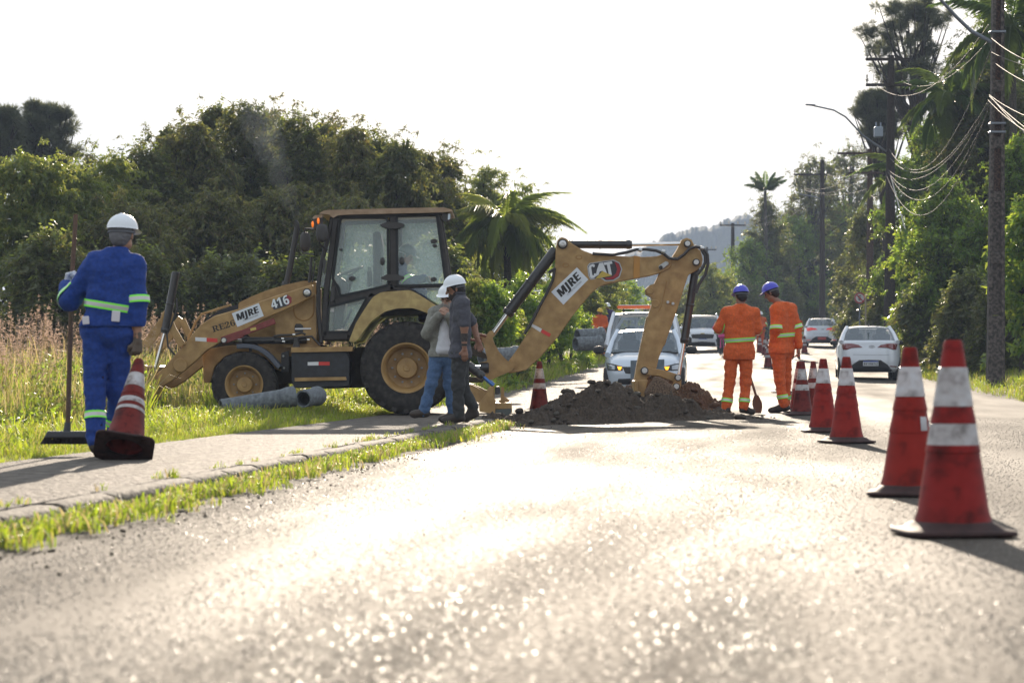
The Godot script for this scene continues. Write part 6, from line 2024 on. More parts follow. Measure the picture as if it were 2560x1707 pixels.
func build_cones() -> void:
	var two := [[0.325, 0.43], [0.495, 0.645]]
	var one := [[0.5, 0.65]]
	var gp := "traffic cones along the middle of the road"
	var put := func(label: String, x: float, d: float, bands: Array, tint: int, yaw := 0.1, grp := gp, on := 0.0) -> void:
		var p := P(x, 0, d)
		p.y = (road_y(d) if on > 0.0 else surf_y(p.x, d)) + 0.0015
		cone(label, p, bands, grp, 0, Basis(Vector3.UP, yaw), tint)
	put.call("faded red traffic cone with two white bands, first of the row", 2384.0, 10.03, two, 1, 0.12)
	put.call("scuffed red traffic cone with one white band and a torn sticker", 2276.0, 13.2, one, 0, -0.2)
	put.call("red traffic cone with one cracked white band, first of the close pair", 2117.0, 22.7, one, 0, 0.3)
	put.call("red traffic cone with one white band, second of the close pair", 2059.0, 26.6, one, 0, 0.05)
	put.call("dark dirty traffic cone with two white bands at the feet of the worker looking down", 2006.0, 36.4, two, 2, 0.0)
	put.call("traffic cone half hidden behind the dark dirty cone", 1998.5, 38.4, two, 2, 0.2)
	put.call("narrow traffic cone with two bands behind the dark dirty cone", 2034.0, 39.0, two, 2, 0.0)
	put.call("traffic cone with two bands and a dark foot on the footpath beside the soil", 1348.5, 38.4, two, 2, 0.1, "", 1.0)
	put.call("traffic cone behind the legs of the worker looking down", 1957.0, 54.0, two, 2, 0.1)
	var fg := "far traffic cones"
	var nth := ["first", "second", "third", "fourth", "fifth", "sixth", "seventh", "eighth"]
	var fc := [[1921.0, 84.0], [1919.5, 104.0], [1913.0, 108.0], [2012.0, 111.0], [1900.0, 113.0]]
	for k in fc.size():
		put.call("far traffic cone, %s of the row counted from the two workers in orange" % nth[k], fc[k][0], fc[k][1], two, 2, 0.1, fg)
	var second: Node3D = get_node("traffic_cone_001")
	var rg := MB.new()
	lathe(rg, [[0.1045, 0.33], [0.1065, 0.335], [0.0985, 0.395], [0.096, 0.4]], Transform3D(Basis(Vector3.UP, -0.55)), 8, 0.42)
	lathe(rg, [[0.1, 0.35], [0.1005, 0.38]], Transform3D(Basis(Vector3.UP, -0.15)), 4, 0.2)
	obj("torn_sticker", rg, mat("sticker_torn", Color(0.5, 0.49, 0.5), 0.6), second)
	# the cone carried by the sweeper: its foot tipped up towards the eye
	var base := P(308.0, 1124.0, 18.5)
	var tip := P(347.5, 898.0, 18.9)
	var ax := (tip - base).normalized()
	var x := ax.cross(Vector3(0, 0, 1)).normalized()
	cone("traffic cone with two clean white bands carried tilted by the worker in blue", base, [[0.29, 0.4], [0.5, 0.62]], "", 0, Basis(x, ax, x.cross(ax)) * Basis(Vector3.UP, 0.15), 2)

# ---------- cars: horizontal outlines stacked into a body; +z is the end that faces the eye
# levels: [height, half width, z of the far end, z of the near end, squareness]
func at_level(lv: Array, y: float) -> Array:
	for k in lv.size() - 1:
		if y <= lv[k + 1][0] or k == lv.size() - 2:
			var t := clampf((y - lv[k][0]) / (lv[k + 1][0] - lv[k][0]), 0.0, 1.0)
			var o := []
			for j in 5: o.append(lerpf(lv[k][j], lv[k + 1][j], t))
			return o
	return lv[0]

func end_z(lv: Array, x: float, y: float) -> float:
	var l := at_level(lv, y)
	var mid: float = (l[2] + l[3]) * 0.5
	return mid + (l[3] - mid) * pow(maxf(1.0 - pow(minf(absf(x) / l[1], 0.999), l[4]), 0.0), 1.0 / l[4])

# a patch lying on the near end: upper and lower edges as [x, y] lists
func patch(called: String, lv: Array, upper: Array, lower: Array, lift: float, m: Material, parent: Node3D) -> MeshInstance3D:
	var pick := func(a: Array, t: float) -> Vector2:
		var f := t * (a.size() - 1)
		var k := mini(int(f), a.size() - 2)
		return Vector2(a[k][0], a[k][1]).lerp(Vector2(a[k + 1][0], a[k + 1][1]), f - k)
	var rows := []
	for r in 9:
		var row := PackedVector3Array()
		for c in 17:
			var p: Vector2 = pick.call(upper, c / 16.0).lerp(pick.call(lower, c / 16.0), r / 8.0)
			var edge := 0.0 if r == 0 or r == 8 or c == 0 or c == 16 else lift
			row.append(Vector3(p.x, p.y, end_z(lv, p.x, p.y) + edge + 0.002))
		rows.append(row)
	var mb := MB.new()
	sheet(mb, rows, Vector3(0, 0, 1))
	return obj(called, mb, m, parent)

# a side wall of the greenhouse etc. from four corners with an inner pane
func pane(called: String, c: Array, m: Material, parent: Node3D, bow := 0.0) -> MeshInstance3D:
	var rows := []
	for r in 5:
		var row := PackedVector3Array()
		for k in 9:
			var u := k / 8.0
			var v := r / 4.0
			var p: Vector3 = c[0].lerp(c[1], u).lerp(c[3].lerp(c[2], u), v)
			row.append(p + Vector3(0, 0, bow * (1.0 - pow(2.0 * u - 1.0, 2.0))))
		rows.append(row)
	var mb := MB.new()
	sheet(mb, rows, Vector3.ZERO if bow == 0.0 else Vector3(0, 0, 1))
	return obj(called, mb, m, parent)

func car_wheel(parent: Node3D, at: Vector3, r: float) -> void:
	var n := node("wheel", parent, Vector3.ZERO)
	n.position = at
	wpos[n] = Vector3.ZERO
	var t := Transform3D(Basis.from_euler(Vector3(0, 0, PI / 2)), Vector3.ZERO)
	var mb := MB.new()
	lathe(mb, [[r * 0.62, -0.1], [r * 0.93, -0.105], [r, -0.075], [r, 0.075], [r * 0.93, 0.105], [r * 0.62, 0.1]], t, 28)
	obj("tyre", mb, mat("car_tyre", Color(0.022, 0.021, 0.02), 0.8), n)
	mb = MB.new()
	lathe(mb, [[0.0, -0.085], [r * 0.2, -0.09], [r * 0.25, -0.07], [r * 0.6, -0.08], [r * 0.64, -0.1], [r * 0.64, 0.1], [r * 0.6, 0.08], [r * 0.25, 0.07], [r * 0.2, 0.09], [0.0, 0.085]], t, 24)
	obj("rim", mb, mat("alloy", Color(0.4, 0.4, 0.41), 0.35, 0.8), n)

# g: [belt half width, roof half width, roof height, far base z, far top z, near top z, near base z, belt height far, belt height near]
func car(called: String, label: String, category: String, at: Vector3, yaw: float, lv: Array, g: Array, paint: Material, group := "", wheels := []) -> Node3D:
	var t := thing(called, label, category, at, yaw, group)
	var mb := MB.new()
	var rows := []
	var dense := []
	for k in lv.size() - 1:
		for s in 3: dense.append(at_level(lv, lerpf(lv[k][0], lv[k + 1][0], s / 3.0)))
	dense.append(lv[-1])
	for l in dense:
		var row := PackedVector3Array()
		var mid: float = (l[2] + l[3]) * 0.5
		for k in 64:
			var a := TAU * k / 64
			var c := Vector2(cos(a), sin(a))
			var q := c / pow(pow(absf(c.x), l[4]) + pow(absf(c.y), l[4]), 1.0 / l[4])
			row.append(Vector3(q.x * l[1], l[0], mid + q.y * (l[3] - mid)))
		rows.append(row)
	sheet(mb, rows, Vector3.ZERO, true)
	var cap: PackedVector3Array = rows[-1]
	var i0 := mb.vert(Vector3(0, lv[-1][0] + 0.012, (lv[-1][2] + lv[-1][3]) * 0.5), Vector3.UP)
	for p in cap: mb.vert(p, Vector3.UP)
	for k in 64: mb.idx(i0, i0 + 1 + k, i0 + 1 + (k + 1) % 64)
	cap = rows[0]
	i0 = mb.vert(Vector3(0, lv[0][0], (lv[0][2] + lv[0][3]) * 0.5), Vector3.DOWN)
	for p in cap: mb.vert(p, Vector3.DOWN)
	for k in 64: mb.idx(i0, i0 + 1 + k, i0 + 1 + (k + 1) % 64)
	obj("body", mb, paint, t)
	var glass := mat("car_glass", Color(0.1, 0.14, 0.17), 0.04, 0.0, {"alpha": 0.45})
	var dark := mat("car_dark", Color(0.02, 0.02, 0.022), 0.6)
	var bw: float = g[0]; var rw: float = g[1]; var rh: float = g[2]
	var fb := func(s: float) -> Vector3: return Vector3(s * bw, g[7], g[3])
	var ft := func(s: float) -> Vector3: return Vector3(s * rw, rh - 0.05, g[4])
	var nt := func(s: float) -> Vector3: return Vector3(s * rw, rh - 0.05, g[5])
	var nb := func(s: float) -> Vector3: return Vector3(s * bw, g[8], g[6])
	# roof
	rows = []
	for r in 9:
		var v := r / 8.0
		var row := PackedVector3Array()
		for c in 13:
			var u := c / 6.0 - 1.0
			var y := rh - 0.05 * pow(absf(u), 3.0) - 0.05 * pow(absf(2.0 * v - 1.0), 3.5)
			row.append(Vector3(u * (rw + 0.02), y, lerpf(g[4] - 0.02, g[5] + 0.02, v) + 0.04 * (1.0 - u * u) * (2.0 * v - 1.0)))
		rows.append(row)
	mb = MB.new()
	sheet(mb, rows, Vector3.UP)
	var under := []
	for r in rows:
		var row := PackedVector3Array()
		for p in r: row.append(p - Vector3(0, 0.035, 0))
		under.append(row)
	sheet(mb, under, Vector3.DOWN)
	obj("roof", mb, paint, t)
	# pillars
	for s in [-1.0, 1.0]:
		for q in [[fb.call(s), ft.call(s), 0.045], [nb.call(s), nt.call(s), 0.05], [Vector3(s * bw, (g[7] + g[8]) * 0.5, (g[3] + g[6]) * 0.5 + 0.1), Vector3(s * rw, rh - 0.03, (g[4] + g[5]) * 0.5 + 0.05), 0.04]]:
			mb = MB.new()
			tube(mb, [q[0] + (q[0] - q[1]) * 0.1, q[0].lerp(q[1], 0.5) + Vector3(s * 0.02, 0.01, 0), q[1]], [q[2] * 1.3, q[2], q[2]], 8)
			obj("pillar", mb, paint, t)
		pane("side_window", [ft.call(s), nt.call(s), nb.call(s), fb.call(s)], glass, t)
	pane("windscreen" if called != "sedan_car" else "rear_window", [nt.call(-1.0), nt.call(1.0), nb.call(1.0), nb.call(-1.0)], glass, t, 0.05)
	pane("rear_window" if called != "sedan_car" else "windscreen", [ft.call(-1.0), ft.call(1.0), fb.call(1.0), fb.call(-1.0)], glass, t, 0.0)
	mb = MB.new()
	tube(mb, [nb.call(-1.0) + Vector3(0.05, 0.0, 0.02), (nb.call(-1.0) + nb.call(1.0)) * 0.5 + Vector3(0, 0.0, 0.07), nb.call(1.0) + Vector3(-0.05, 0.0, 0.02)], 0.018, 6)
	obj("window_seal", mb, dark, t)
	# seats with head rests
	for q in [[-0.36, 0.35], [0.36, 0.35], [-0.36, 0.7], [0.36, 0.7]]:
		mb = MB.new()
		var zz: float = lerpf(g[3], g[6], q[1])
		box(mb, Transform3D(Basis(Vector3(1, 0, 0), 0.15), Vector3(q[0], g[7] + 0.05, zz)), Vector3(0.44, 0.42, 0.13), 0.05)
		box(mb, Transform3D(Basis(), Vector3(q[0], g[7] + 0.33, zz)), Vector3(0.24, 0.16, 0.09), 0.035)
		obj("seat", mb, mat("car_seat", Color(0.035, 0.036, 0.04), 0.8), t)
	for w in wheels:
		for s in [-1.0, 1.0]: car_wheel(t, Vector3(s * w[0], w[2], w[1]), w[2])
	return t

func sx(a: Array) -> Array:   # mirrored
	var o := []
	for p in a: o.append([-p[0], p[1]])
	return o

func mirrors(t: Node3D, x: float, y: float, z: float, m: Material, s := 1.0) -> void:
	for k in [-1.0, 1.0]:
		var mb := MB.new()
		sheet(mb, egg_rows(Vector3(k * (x + 0.1 * s), y, z), Vector3(0.11 * s, 0.075 * s, 0.06)), Vector3.ZERO)
		tube(mb, [Vector3(k * (x - 0.06), y - 0.03, z), Vector3(k * (x + 0.05), y - 0.02, z)], 0.025, 8)
		obj("mirror", mb, m, t)

func build_cars() -> void:
	var wpaint := mat("paint_white", Color(0.62, 0.65, 0.7), 0.28, 0.0, {"coat": 1.0})
	var spaint := mat("paint_silver", Color(0.5, 0.55, 0.6), 0.3, 0.1, {"coat": 1.0})
	var hpaint := mat("paint_pale_blue", Color(0.52, 0.59, 0.68), 0.28, 0.0, {"coat": 1.0})
	var dark := mat("car_dark", Color(0.02, 0.02, 0.022), 0.6)
	var lens_red := mat("lens_red", Color(0.16, 0.012, 0.015), 0.15, 0.0, {"coat": 1.0})
	var lens_lit := mat("lens_lit", Color(0.4, 0.02, 0.02), 0.2, 0.0, {"emit": Color(1.0, 0.06, 0.04), "ee": 0.16})
	var plate_m := mat("plate", Color(0.6, 0.62, 0.65), 0.5)
	var plate_blue := mat("plate_blue", Color(0.03, 0.08, 0.4), 0.5)
	var ink := mat("ink", Color(0.02, 0.018, 0.016), 0.6)
	var head_m := mat("headlamp", Color(0.28, 0.31, 0.34), 0.12, 0.3, {"coat": 1.0})
	var amber := mat("amber_lamp", Color(0.8, 0.3, 0.02), 0.2, 0.0, {"emit": Color(1.0, 0.42, 0.02), "ee": 1.1})
	var head := -0.083
	# sedans seen from behind
	var slv := [[0.2, 0.74, -4.1, -0.12, 5.0], [0.3, 0.83, -4.25, -0.03, 4.5], [0.5, 0.86, -4.33, 0.0, 4.2], [0.72, 0.86, -4.3, -0.03, 4.0], [0.9, 0.84, -4.1, -0.1, 4.0], [0.99, 0.8, -3.85, -0.12, 4.0], [1.04, 0.74, -3.4, -0.18, 4.2]]
	var sg := [0.72, 0.56, 1.45, -3.2, -2.35, -1.35, -0.62, 0.98, 1.03]
	for n in 2:
		var d := 68.5 if n == 0 else 127.0
		var at := P(2176.0 if n == 0 else 2055.0, 0, d - 0.0)
		at.y = surf_y(at.x, d) + 0.005
		var t := car("sedan_car", "white sedan driving away with dark tail lamps" if n == 0 else "silver sedan driving away with lit red tail lamps", "car", at, head - 0.02, slv, sg, wpaint if n == 0 else spaint, "", [[0.72, -0.75, 0.31], [0.72, -3.45, 0.31]])
		mirrors(t, 0.8, 1.0, -2.75, dark if n == 0 else spaint, 0.9)
		var lm := lens_red if n == 0 else lens_lit
		var lamp_u := [[-0.74, 0.95], [-0.6, 0.965], [-0.45, 0.955], [-0.29, 0.92], [-0.2, 0.86]]
		var lamp_l := [[-0.7, 0.79], [-0.6, 0.79], [-0.47, 0.835], [-0.32, 0.845], [-0.2, 0.85]]
		patch("tail_lamp", slv, lamp_u, lamp_l, 0.015, lm, t)
		patch("tail_lamp", slv, sx(lamp_u), sx(lamp_l), 0.015, lm, t)
		var bumper := patch("bumper_insert", slv, [[-0.46, 0.4], [-0.28, 0.52], [0.0, 0.525], [0.28, 0.52], [0.46, 0.4]], [[-0.62, 0.21], [-0.3, 0.205], [0.0, 0.205], [0.3, 0.205], [0.62, 0.21]], 0.008, dark, t)
		for s in [-1.0, 1.0]:
			patch("bumper_reflector", slv, [[s * 0.52, 0.37], [s * 0.72, 0.36]], [[s * 0.52, 0.345], [s * 0.7, 0.33]], 0.01, lens_red if n == 0 else lens_lit, t)
		patch("boot_seam", slv, [[-0.44, 0.668], [0.0, 0.658], [0.5, 0.66]], [[-0.44, 0.66], [0.0, 0.65], [0.5, 0.652]], 0.002, mat("seam", Color(0.2, 0.22, 0.25), 0.6), t)
		var pl2 := MB.new()
		bxa(pl2, Vector3(0.02, 0.43, end_z(slv, 0.0, 0.43) + 0.012), Vector3(0.4, 0.13, 0.014), 0.004)
		var pn := obj("number_plate", pl2, plate_m if n == 0 else mat("plate_red", Color(0.4, 0.06, 0.05), 0.5), t)
		if n == 0:
			pl2 = MB.new()
			bxa(pl2, Vector3(0.02, 0.482, end_z(slv, 0.0, 0.43) + 0.0195), Vector3(0.39, 0.024, 0.003), 0.0005)
			obj("plate_strip", pl2, plate_blue, pn)
			var w := letters("BEV0E52", 0.066, 0.002)
			var wo := MeshInstance3D.new()
			wo.name = "plate_number"; wo.mesh = w; w.material = ink
			pn.add_child(wo)
			wo.position = Vector3(0.02, 0.418, end_z(slv, 0.0, 0.43) + 0.0205)
		# a maker's badge: an oval with a slanted bar, of bright metal
		pl2 = MB.new()
		var oval := []
		for k in 21: oval.append(Vector3(0.05 + cos(TAU * k / 20) * 0.07, 0.87 + sin(TAU * k / 20) * 0.036, end_z(slv, 0.0, 0.87) + 0.01))
		tube(pl2, oval, 0.006, 6, false)
		for s in [-1.0, 1.0]: tube(pl2, [Vector3(0.05 + s * 0.022 - 0.008, 0.845, end_z(slv, 0.0, 0.85) + 0.012), Vector3(0.05 + s * 0.022 + 0.008, 0.895, end_z(slv, 0.0, 0.89) + 0.012)], 0.006, 5)
		tube(pl2, [Vector3(0.024, 0.866, end_z(slv, 0.0, 0.866) + 0.012), Vector3(0.076, 0.876, end_z(slv, 0.0, 0.876) + 0.012)], 0.005, 5)
		obj("badge", pl2, mats["alloy"], t)
		pl2 = MB.new()
		tube(pl2, [Vector3(0, 1.45, -1.15), Vector3(0, 1.5, -0.98)], [0.03, 0.006], 8)
		obj("roof_antenna", pl2, dark, t)
	# pale hatchback facing the eye, amber lamps blinking
	var hlv := [[0.2, 0.74, -3.85, -0.1, 4.5], [0.32, 0.83, -3.95, -0.02, 3.6], [0.48, 0.855, -3.98, 0.0, 3.4], [0.62, 0.855, -3.95, -0.04, 3.2], [0.74, 0.84, -3.9, -0.16, 3.0], [0.82, 0.81, -3.85, -0.42, 3.0], [0.9, 0.77, -3.8, -0.85, 3.2]]
	var hg := [0.74, 0.59, 1.4, -3.75, -3.4, -1.75, -0.98, 0.92, 0.89]
	var d := 52.5
	var at := P(1608.0, 0, d)
	at.y = surf_y(at.x, d) + 0.005
	var t := car("hatchback_car", "pale hatchback facing the digger with amber lamps lit", "car", at, head, hlv, hg, hpaint, "", [[0.72, -0.75, 0.3], [0.72, -3.3, 0.3]])
	mirrors(t, 0.84, 0.95, -1.25, dark, 1.1)
	for s in [-1.0, 1.0]:
		var f := func(a: Array) -> Array:
			var o := []
			for p in a: o.append([p[0] * s, p[1]])
			return o
		patch("headlamp_housing", hlv, f.call([[-0.78, 0.69], [-0.62, 0.665], [-0.42, 0.61]]), f.call([[-0.74, 0.53], [-0.6, 0.52], [-0.41, 0.525]]), 0.008, dark, t)
		patch("headlamp", hlv, f.call([[-0.75, 0.665], [-0.66, 0.65], [-0.57, 0.625]]), f.call([[-0.72, 0.545], [-0.66, 0.535], [-0.57, 0.535]]), 0.02, head_m, t)
		patch("turn_signal_lamp", hlv, f.call([[-0.53, 0.615], [-0.47, 0.61], [-0.425, 0.605]]), f.call([[-0.5, 0.54], [-0.47, 0.535], [-0.45, 0.545]]), 0.025, amber, t)
	patch("grille", hlv, [[-0.42, 0.605], [0.0, 0.6], [0.42, 0.605]], [[-0.36, 0.47], [0.0, 0.44], [0.36, 0.47]], 0.006, dark, t)
	patch("lower_grille", hlv, [[-0.5, 0.36], [0.0, 0.38], [0.5, 0.36]], [[-0.55, 0.25], [0.0, 0.24], [0.55, 0.25]], 0.006, dark, t)
	var mb := MB.new()
	tube(mb, [Vector3(-0.55, 0.9, -0.93), Vector3(0.1, 0.915, -0.9)], 0.012, 6)
	tube(mb, [Vector3(0.0, 0.9, -0.9), Vector3(0.55, 0.915, -0.93)], 0.012, 6)
	obj("wiper", mb, dark, t)
	mb = MB.new()
	bxa(mb, Vector3(0, 0.92, -1.35), Vector3(1.35, 0.08, 0.5), 0.03)
	obj("dashboard", mb, dark, t)
	# white works van with a light bar, doors open
	var vlv := [[0.22, 0.8, -4.3, -0.08, 5.0], [0.4, 0.9, -4.4, 0.0, 4.5], [0.7, 0.92, -4.4, -0.02, 4.2], [0.9, 0.92, -4.4, -0.15, 4.0], [1.02, 0.9, -4.4, -0.5, 4.0], [1.08, 0.88, -4.4, -0.8, 4.2]]
	var vg := [0.86, 0.72, 1.86, -4.35, -4.25, -1.6, -0.85, 1.06, 1.06]
	d = 62.5
	at = P(1603.0, 0, d)
	at.y = surf_y(at.x, d) + 0.005
	t = car("works_van", "white van with amber light bar behind the pale hatchback", "van", at, head, vlv, vg, wpaint, "", [[0.78, -0.8, 0.32], [0.78, -3.6, 0.32]])
	for s in [-1.0, 1.0]:
		mb = MB.new()
		bxa(mb, Vector3(s * 1.12, 1.1, -1.05), Vector3(0.15, 0.24, 0.09), 0.03)
		tube(mb, [Vector3(s * 0.85, 1.02, -1.1), Vector3(s * 1.1, 1.02, -1.06)], 0.025, 6)
		obj("mirror", mb, dark, t)
		var door := node("door", t, Vector3.ZERO)
		door.transform = Transform3D(Basis(Vector3.UP, s * 0.9), Vector3(s * 0.9, 0.0, -1.25))
		mb = MB.new()
		plate(mb, PackedVector2Array([Vector2(0, 0.35), Vector2(0.95, 0.35), Vector2(0.95, 1.06), Vector2(0, 1.06)]), 0.03, -0.03, 0.015)
		var o := obj("door_panel", mb, wpaint, door)
		o.rotation.y = PI / 2
		mb = MB.new()
		ring(mb, PackedVector2Array([Vector2(0, 1.06), Vector2(0.95, 1.06), Vector2(0.95, 1.7), Vector2(0.5, 1.7)]), PackedVector2Array([Vector2(0.12, 1.1), Vector2(0.89, 1.1), Vector2(0.89, 1.64), Vector2(0.53, 1.64)]), 0.02, -0.02)
		o = obj("window_frame", mb, wpaint, door)
		o.rotation.y = PI / 2
	mb = MB.new()
	for s in [-0.5, 0.5]: bxa(mb, Vector3(s, 1.88, -2.0), Vector3(0.06, 0.08, 0.2), 0.01)
	obj("bar_bracket", mb, dark, t)
	mb = MB.new()
	box(mb, Transform3D(Basis(), Vector3(0, 1.965, -2.0)), Vector3(1.32, 0.075, 0.26), 0.03)
	obj("light_bar", mb, mat("amber_bar", Color(0.65, 0.17, 0.02), 0.2, 0.0, {"coat": 1.0, "back": Color(0.9, 0.3, 0.03)}), t)
	mb = MB.new()
	bxa(mb, Vector3(0, 2.012, -2.0), Vector3(1.24, 0.02, 0.2), 0.008)
	obj("bar_cap", mb, wpaint, t)
	for s in [-1.0, 1.0]:
		patch("headlamp", vlv, [[s * 0.88, 0.9], [s * 0.6, 0.88]], [[s * 0.84, 0.7], [s * 0.62, 0.68]], 0.02, head_m, t)
	patch("grille", vlv, [[-0.5, 0.72], [0.0, 0.73], [0.5, 0.72]], [[-0.5, 0.55], [0.0, 0.54], [0.5, 0.55]], 0.006, dark, t)
	# people carrier coming down the lane
	var plv := [[0.22, 0.76, -4.2, -0.1, 5.0], [0.36, 0.86, -4.35, -0.02, 4.0], [0.6, 0.885, -4.36, 0.0, 3.8], [0.85, 0.885, -4.35, -0.05, 3.6], [0.98, 0.86, -4.3, -0.25, 3.6], [1.08, 0.82, -4.28, -0.7, 3.8]]
	var pg := [0.79, 0.64, 1.7, -4.2, -4.0, -1.5, -0.75, 1.08, 1.07]
	d = 118.0
	at = P(1757.0, 0, d)
	at.y = surf_y(at.x, d) + 0.005
	t = car("people_carrier", "white people carrier with roof rails coming down the lane", "car", at, head, plv, pg, wpaint, "", [[0.75, -0.8, 0.32], [0.75, -3.4, 0.32]])
	mirrors(t, 0.86, 1.08, -0.95, wpaint, 1.0)
	for s in [-1.0, 1.0]:
		mb = MB.new()
		tube(mb, [Vector3(s * 0.6, 1.67, -3.9), Vector3(s * 0.62, 1.74, -3.6), Vector3(s * 0.62, 1.745, -2.0), Vector3(s * 0.6, 1.69, -1.6)], 0.02, 8)
		obj("roof_rail", mb, mats["alloy"], t)
		patch("headlamp", plv, [[s * 0.86, 0.95], [s * 0.55, 0.9]], [[s * 0.84, 0.78], [s * 0.55, 0.8]], 0.015, head_m, t)
		patch("fog_lamp", plv, [[s * 0.82, 0.6], [s * 0.6, 0.56]], [[s * 0.8, 0.38], [s * 0.62, 0.42]], 0.008, dark, t)
	patch("grille", plv, [[-0.52, 0.78], [0.0, 0.8], [0.52, 0.78]], [[-0.48, 0.6], [0.0, 0.58], [0.48, 0.6]], 0.006, dark, t)
	patch("badge", plv, [[-0.09, 0.84], [0.09, 0.84]], [[-0.09, 0.8], [0.09, 0.8]], 0.02, mat("badge_gold", Color(0.45, 0.34, 0.1), 0.35, 0.7), t)
	patch("lower_grille", plv, [[-0.55, 0.42], [0.0, 0.45], [0.55, 0.42]], [[-0.6, 0.26], [0.0, 0.25], [0.6, 0.26]], 0.006, dark, t)
	mb = MB.new()
	bxa(mb, Vector3(0, 0.52, 0.012), Vector3(0.4, 0.13, 0.014), 0.004)
	var pn := obj("number_plate", mb, plate_m, t)
	mb = MB.new()
	bxa(mb, Vector3(0, 0.572, 0.0205), Vector3(0.39, 0.024, 0.003), 0.0005)
	obj("plate_strip", mb, plate_blue, pn)

# ---------- spoil heaps, pipes, board, bicycle
func heap(called: String, label: String, cx: float, cd: float, hw: float, hd: float, bumps_at: Array, m: Material, stone_m: Array, stones: int, seed_: int, lumps: float) -> Node3D:
	var base := Vector3(cx, surf_y(cx, cd), -cd)
	var t := thing(called, label, "soil heap", base)
	var n := FastNoiseLite.new()
	n.seed = seed_; n.frequency = 1.0; n.fractal_octaves = 4
	var hgt := func(x: float, d: float) -> float:
		var h := 0.0
		for b in bumps_at:
			var q := Vector2((x - b[0]) / b[3], (d - b[1]) / b[4])
			h = maxf(h, b[2] * (1.35 * exp(-q.length_squared() * 1.1) - 0.35) + 0.0)
		if h <= 0.0: return -0.03
		return h + (n.get_noise_2d(x * 3.0, d * 3.0) * 0.16 * lumps + absf(n.get_noise_2d(x * 9.0, d * 9.0)) * 0.1 * lumps) * smoothstep(0.0, 0.12, h) - 0.02
	var rows := []
	for r in 91:
		var row := PackedVector3Array()
		var d := lerpf(cd + hd, cd - hd, r / 90.0)
		for c in 151:
			var x := lerpf(cx - hw, cx + hw, c / 150.0)
			row.append(Vector3(x - cx, hgt.call(x, d) + surf_y(x, d) - base.y, -d + cd))
		rows.append(row)
	var mb := MB.new()
	sheet(mb, rows, Vector3.UP)
	obj("soil", mb, m, t)
	rng.seed = seed_
	var shapes := []
	for k in 5:
		mb = MB.new()
		var rs := []
		for i in 7:
			var a := PI * (i / 6.0 - 0.5)
			var row := PackedVector3Array()
			for j in 9:
				var b := TAU * (j % 8) / 8.0
				var w := 1.0 + 0.5 * n.get_noise_3d(cos(b) * 1.2 + k * 7.0, a * 1.2, sin(b) * 1.2)
				row.append(Vector3(cos(b) * cos(a), sin(a) * 0.75, sin(b) * cos(a)) * w)
			rs.append(row)
		sheet(mb, rs, Vector3.ZERO)
		shapes.append(mb.mesh())
	for k in stones:
		var b: Array = bumps_at[rng.randi() % bumps_at.size()]
		var x: float = b[0] + rng.randfn() * b[3] * 0.75
		var d: float = b[1] + rng.randfn() * b[4] * 0.75
		var h: float = hgt.call(x, d)
		if h < -0.01 and rng.randf() < 0.75 or absf(x - cx) > hw or absf(d - cd) > hd: continue
		var o := MeshInstance3D.new()
		o.name = "clod"
		o.mesh = shapes[k % 5]
		o.material_override = stone_m[rng.randi() % stone_m.size()]
		t.add_child(o, true)
		var s := 0.01 + 0.05 * pow(rng.randf(), 4.0) if k > 18 else rr(0.035, 0.075)
		o.transform = Transform3D(Basis.from_euler(Vector3(rr(-0.5, 0.5), rr(0, TAU), rr(-0.5, 0.5))).scaled(Vector3(rr(0.8, 1.3), rr(0.7, 1.0), rr(0.8, 1.3)) * s), Vector3(x - cx, maxf(h, 0.0) + surf_y(x, d) - base.y + s * 0.3, -d + cd))
	return t

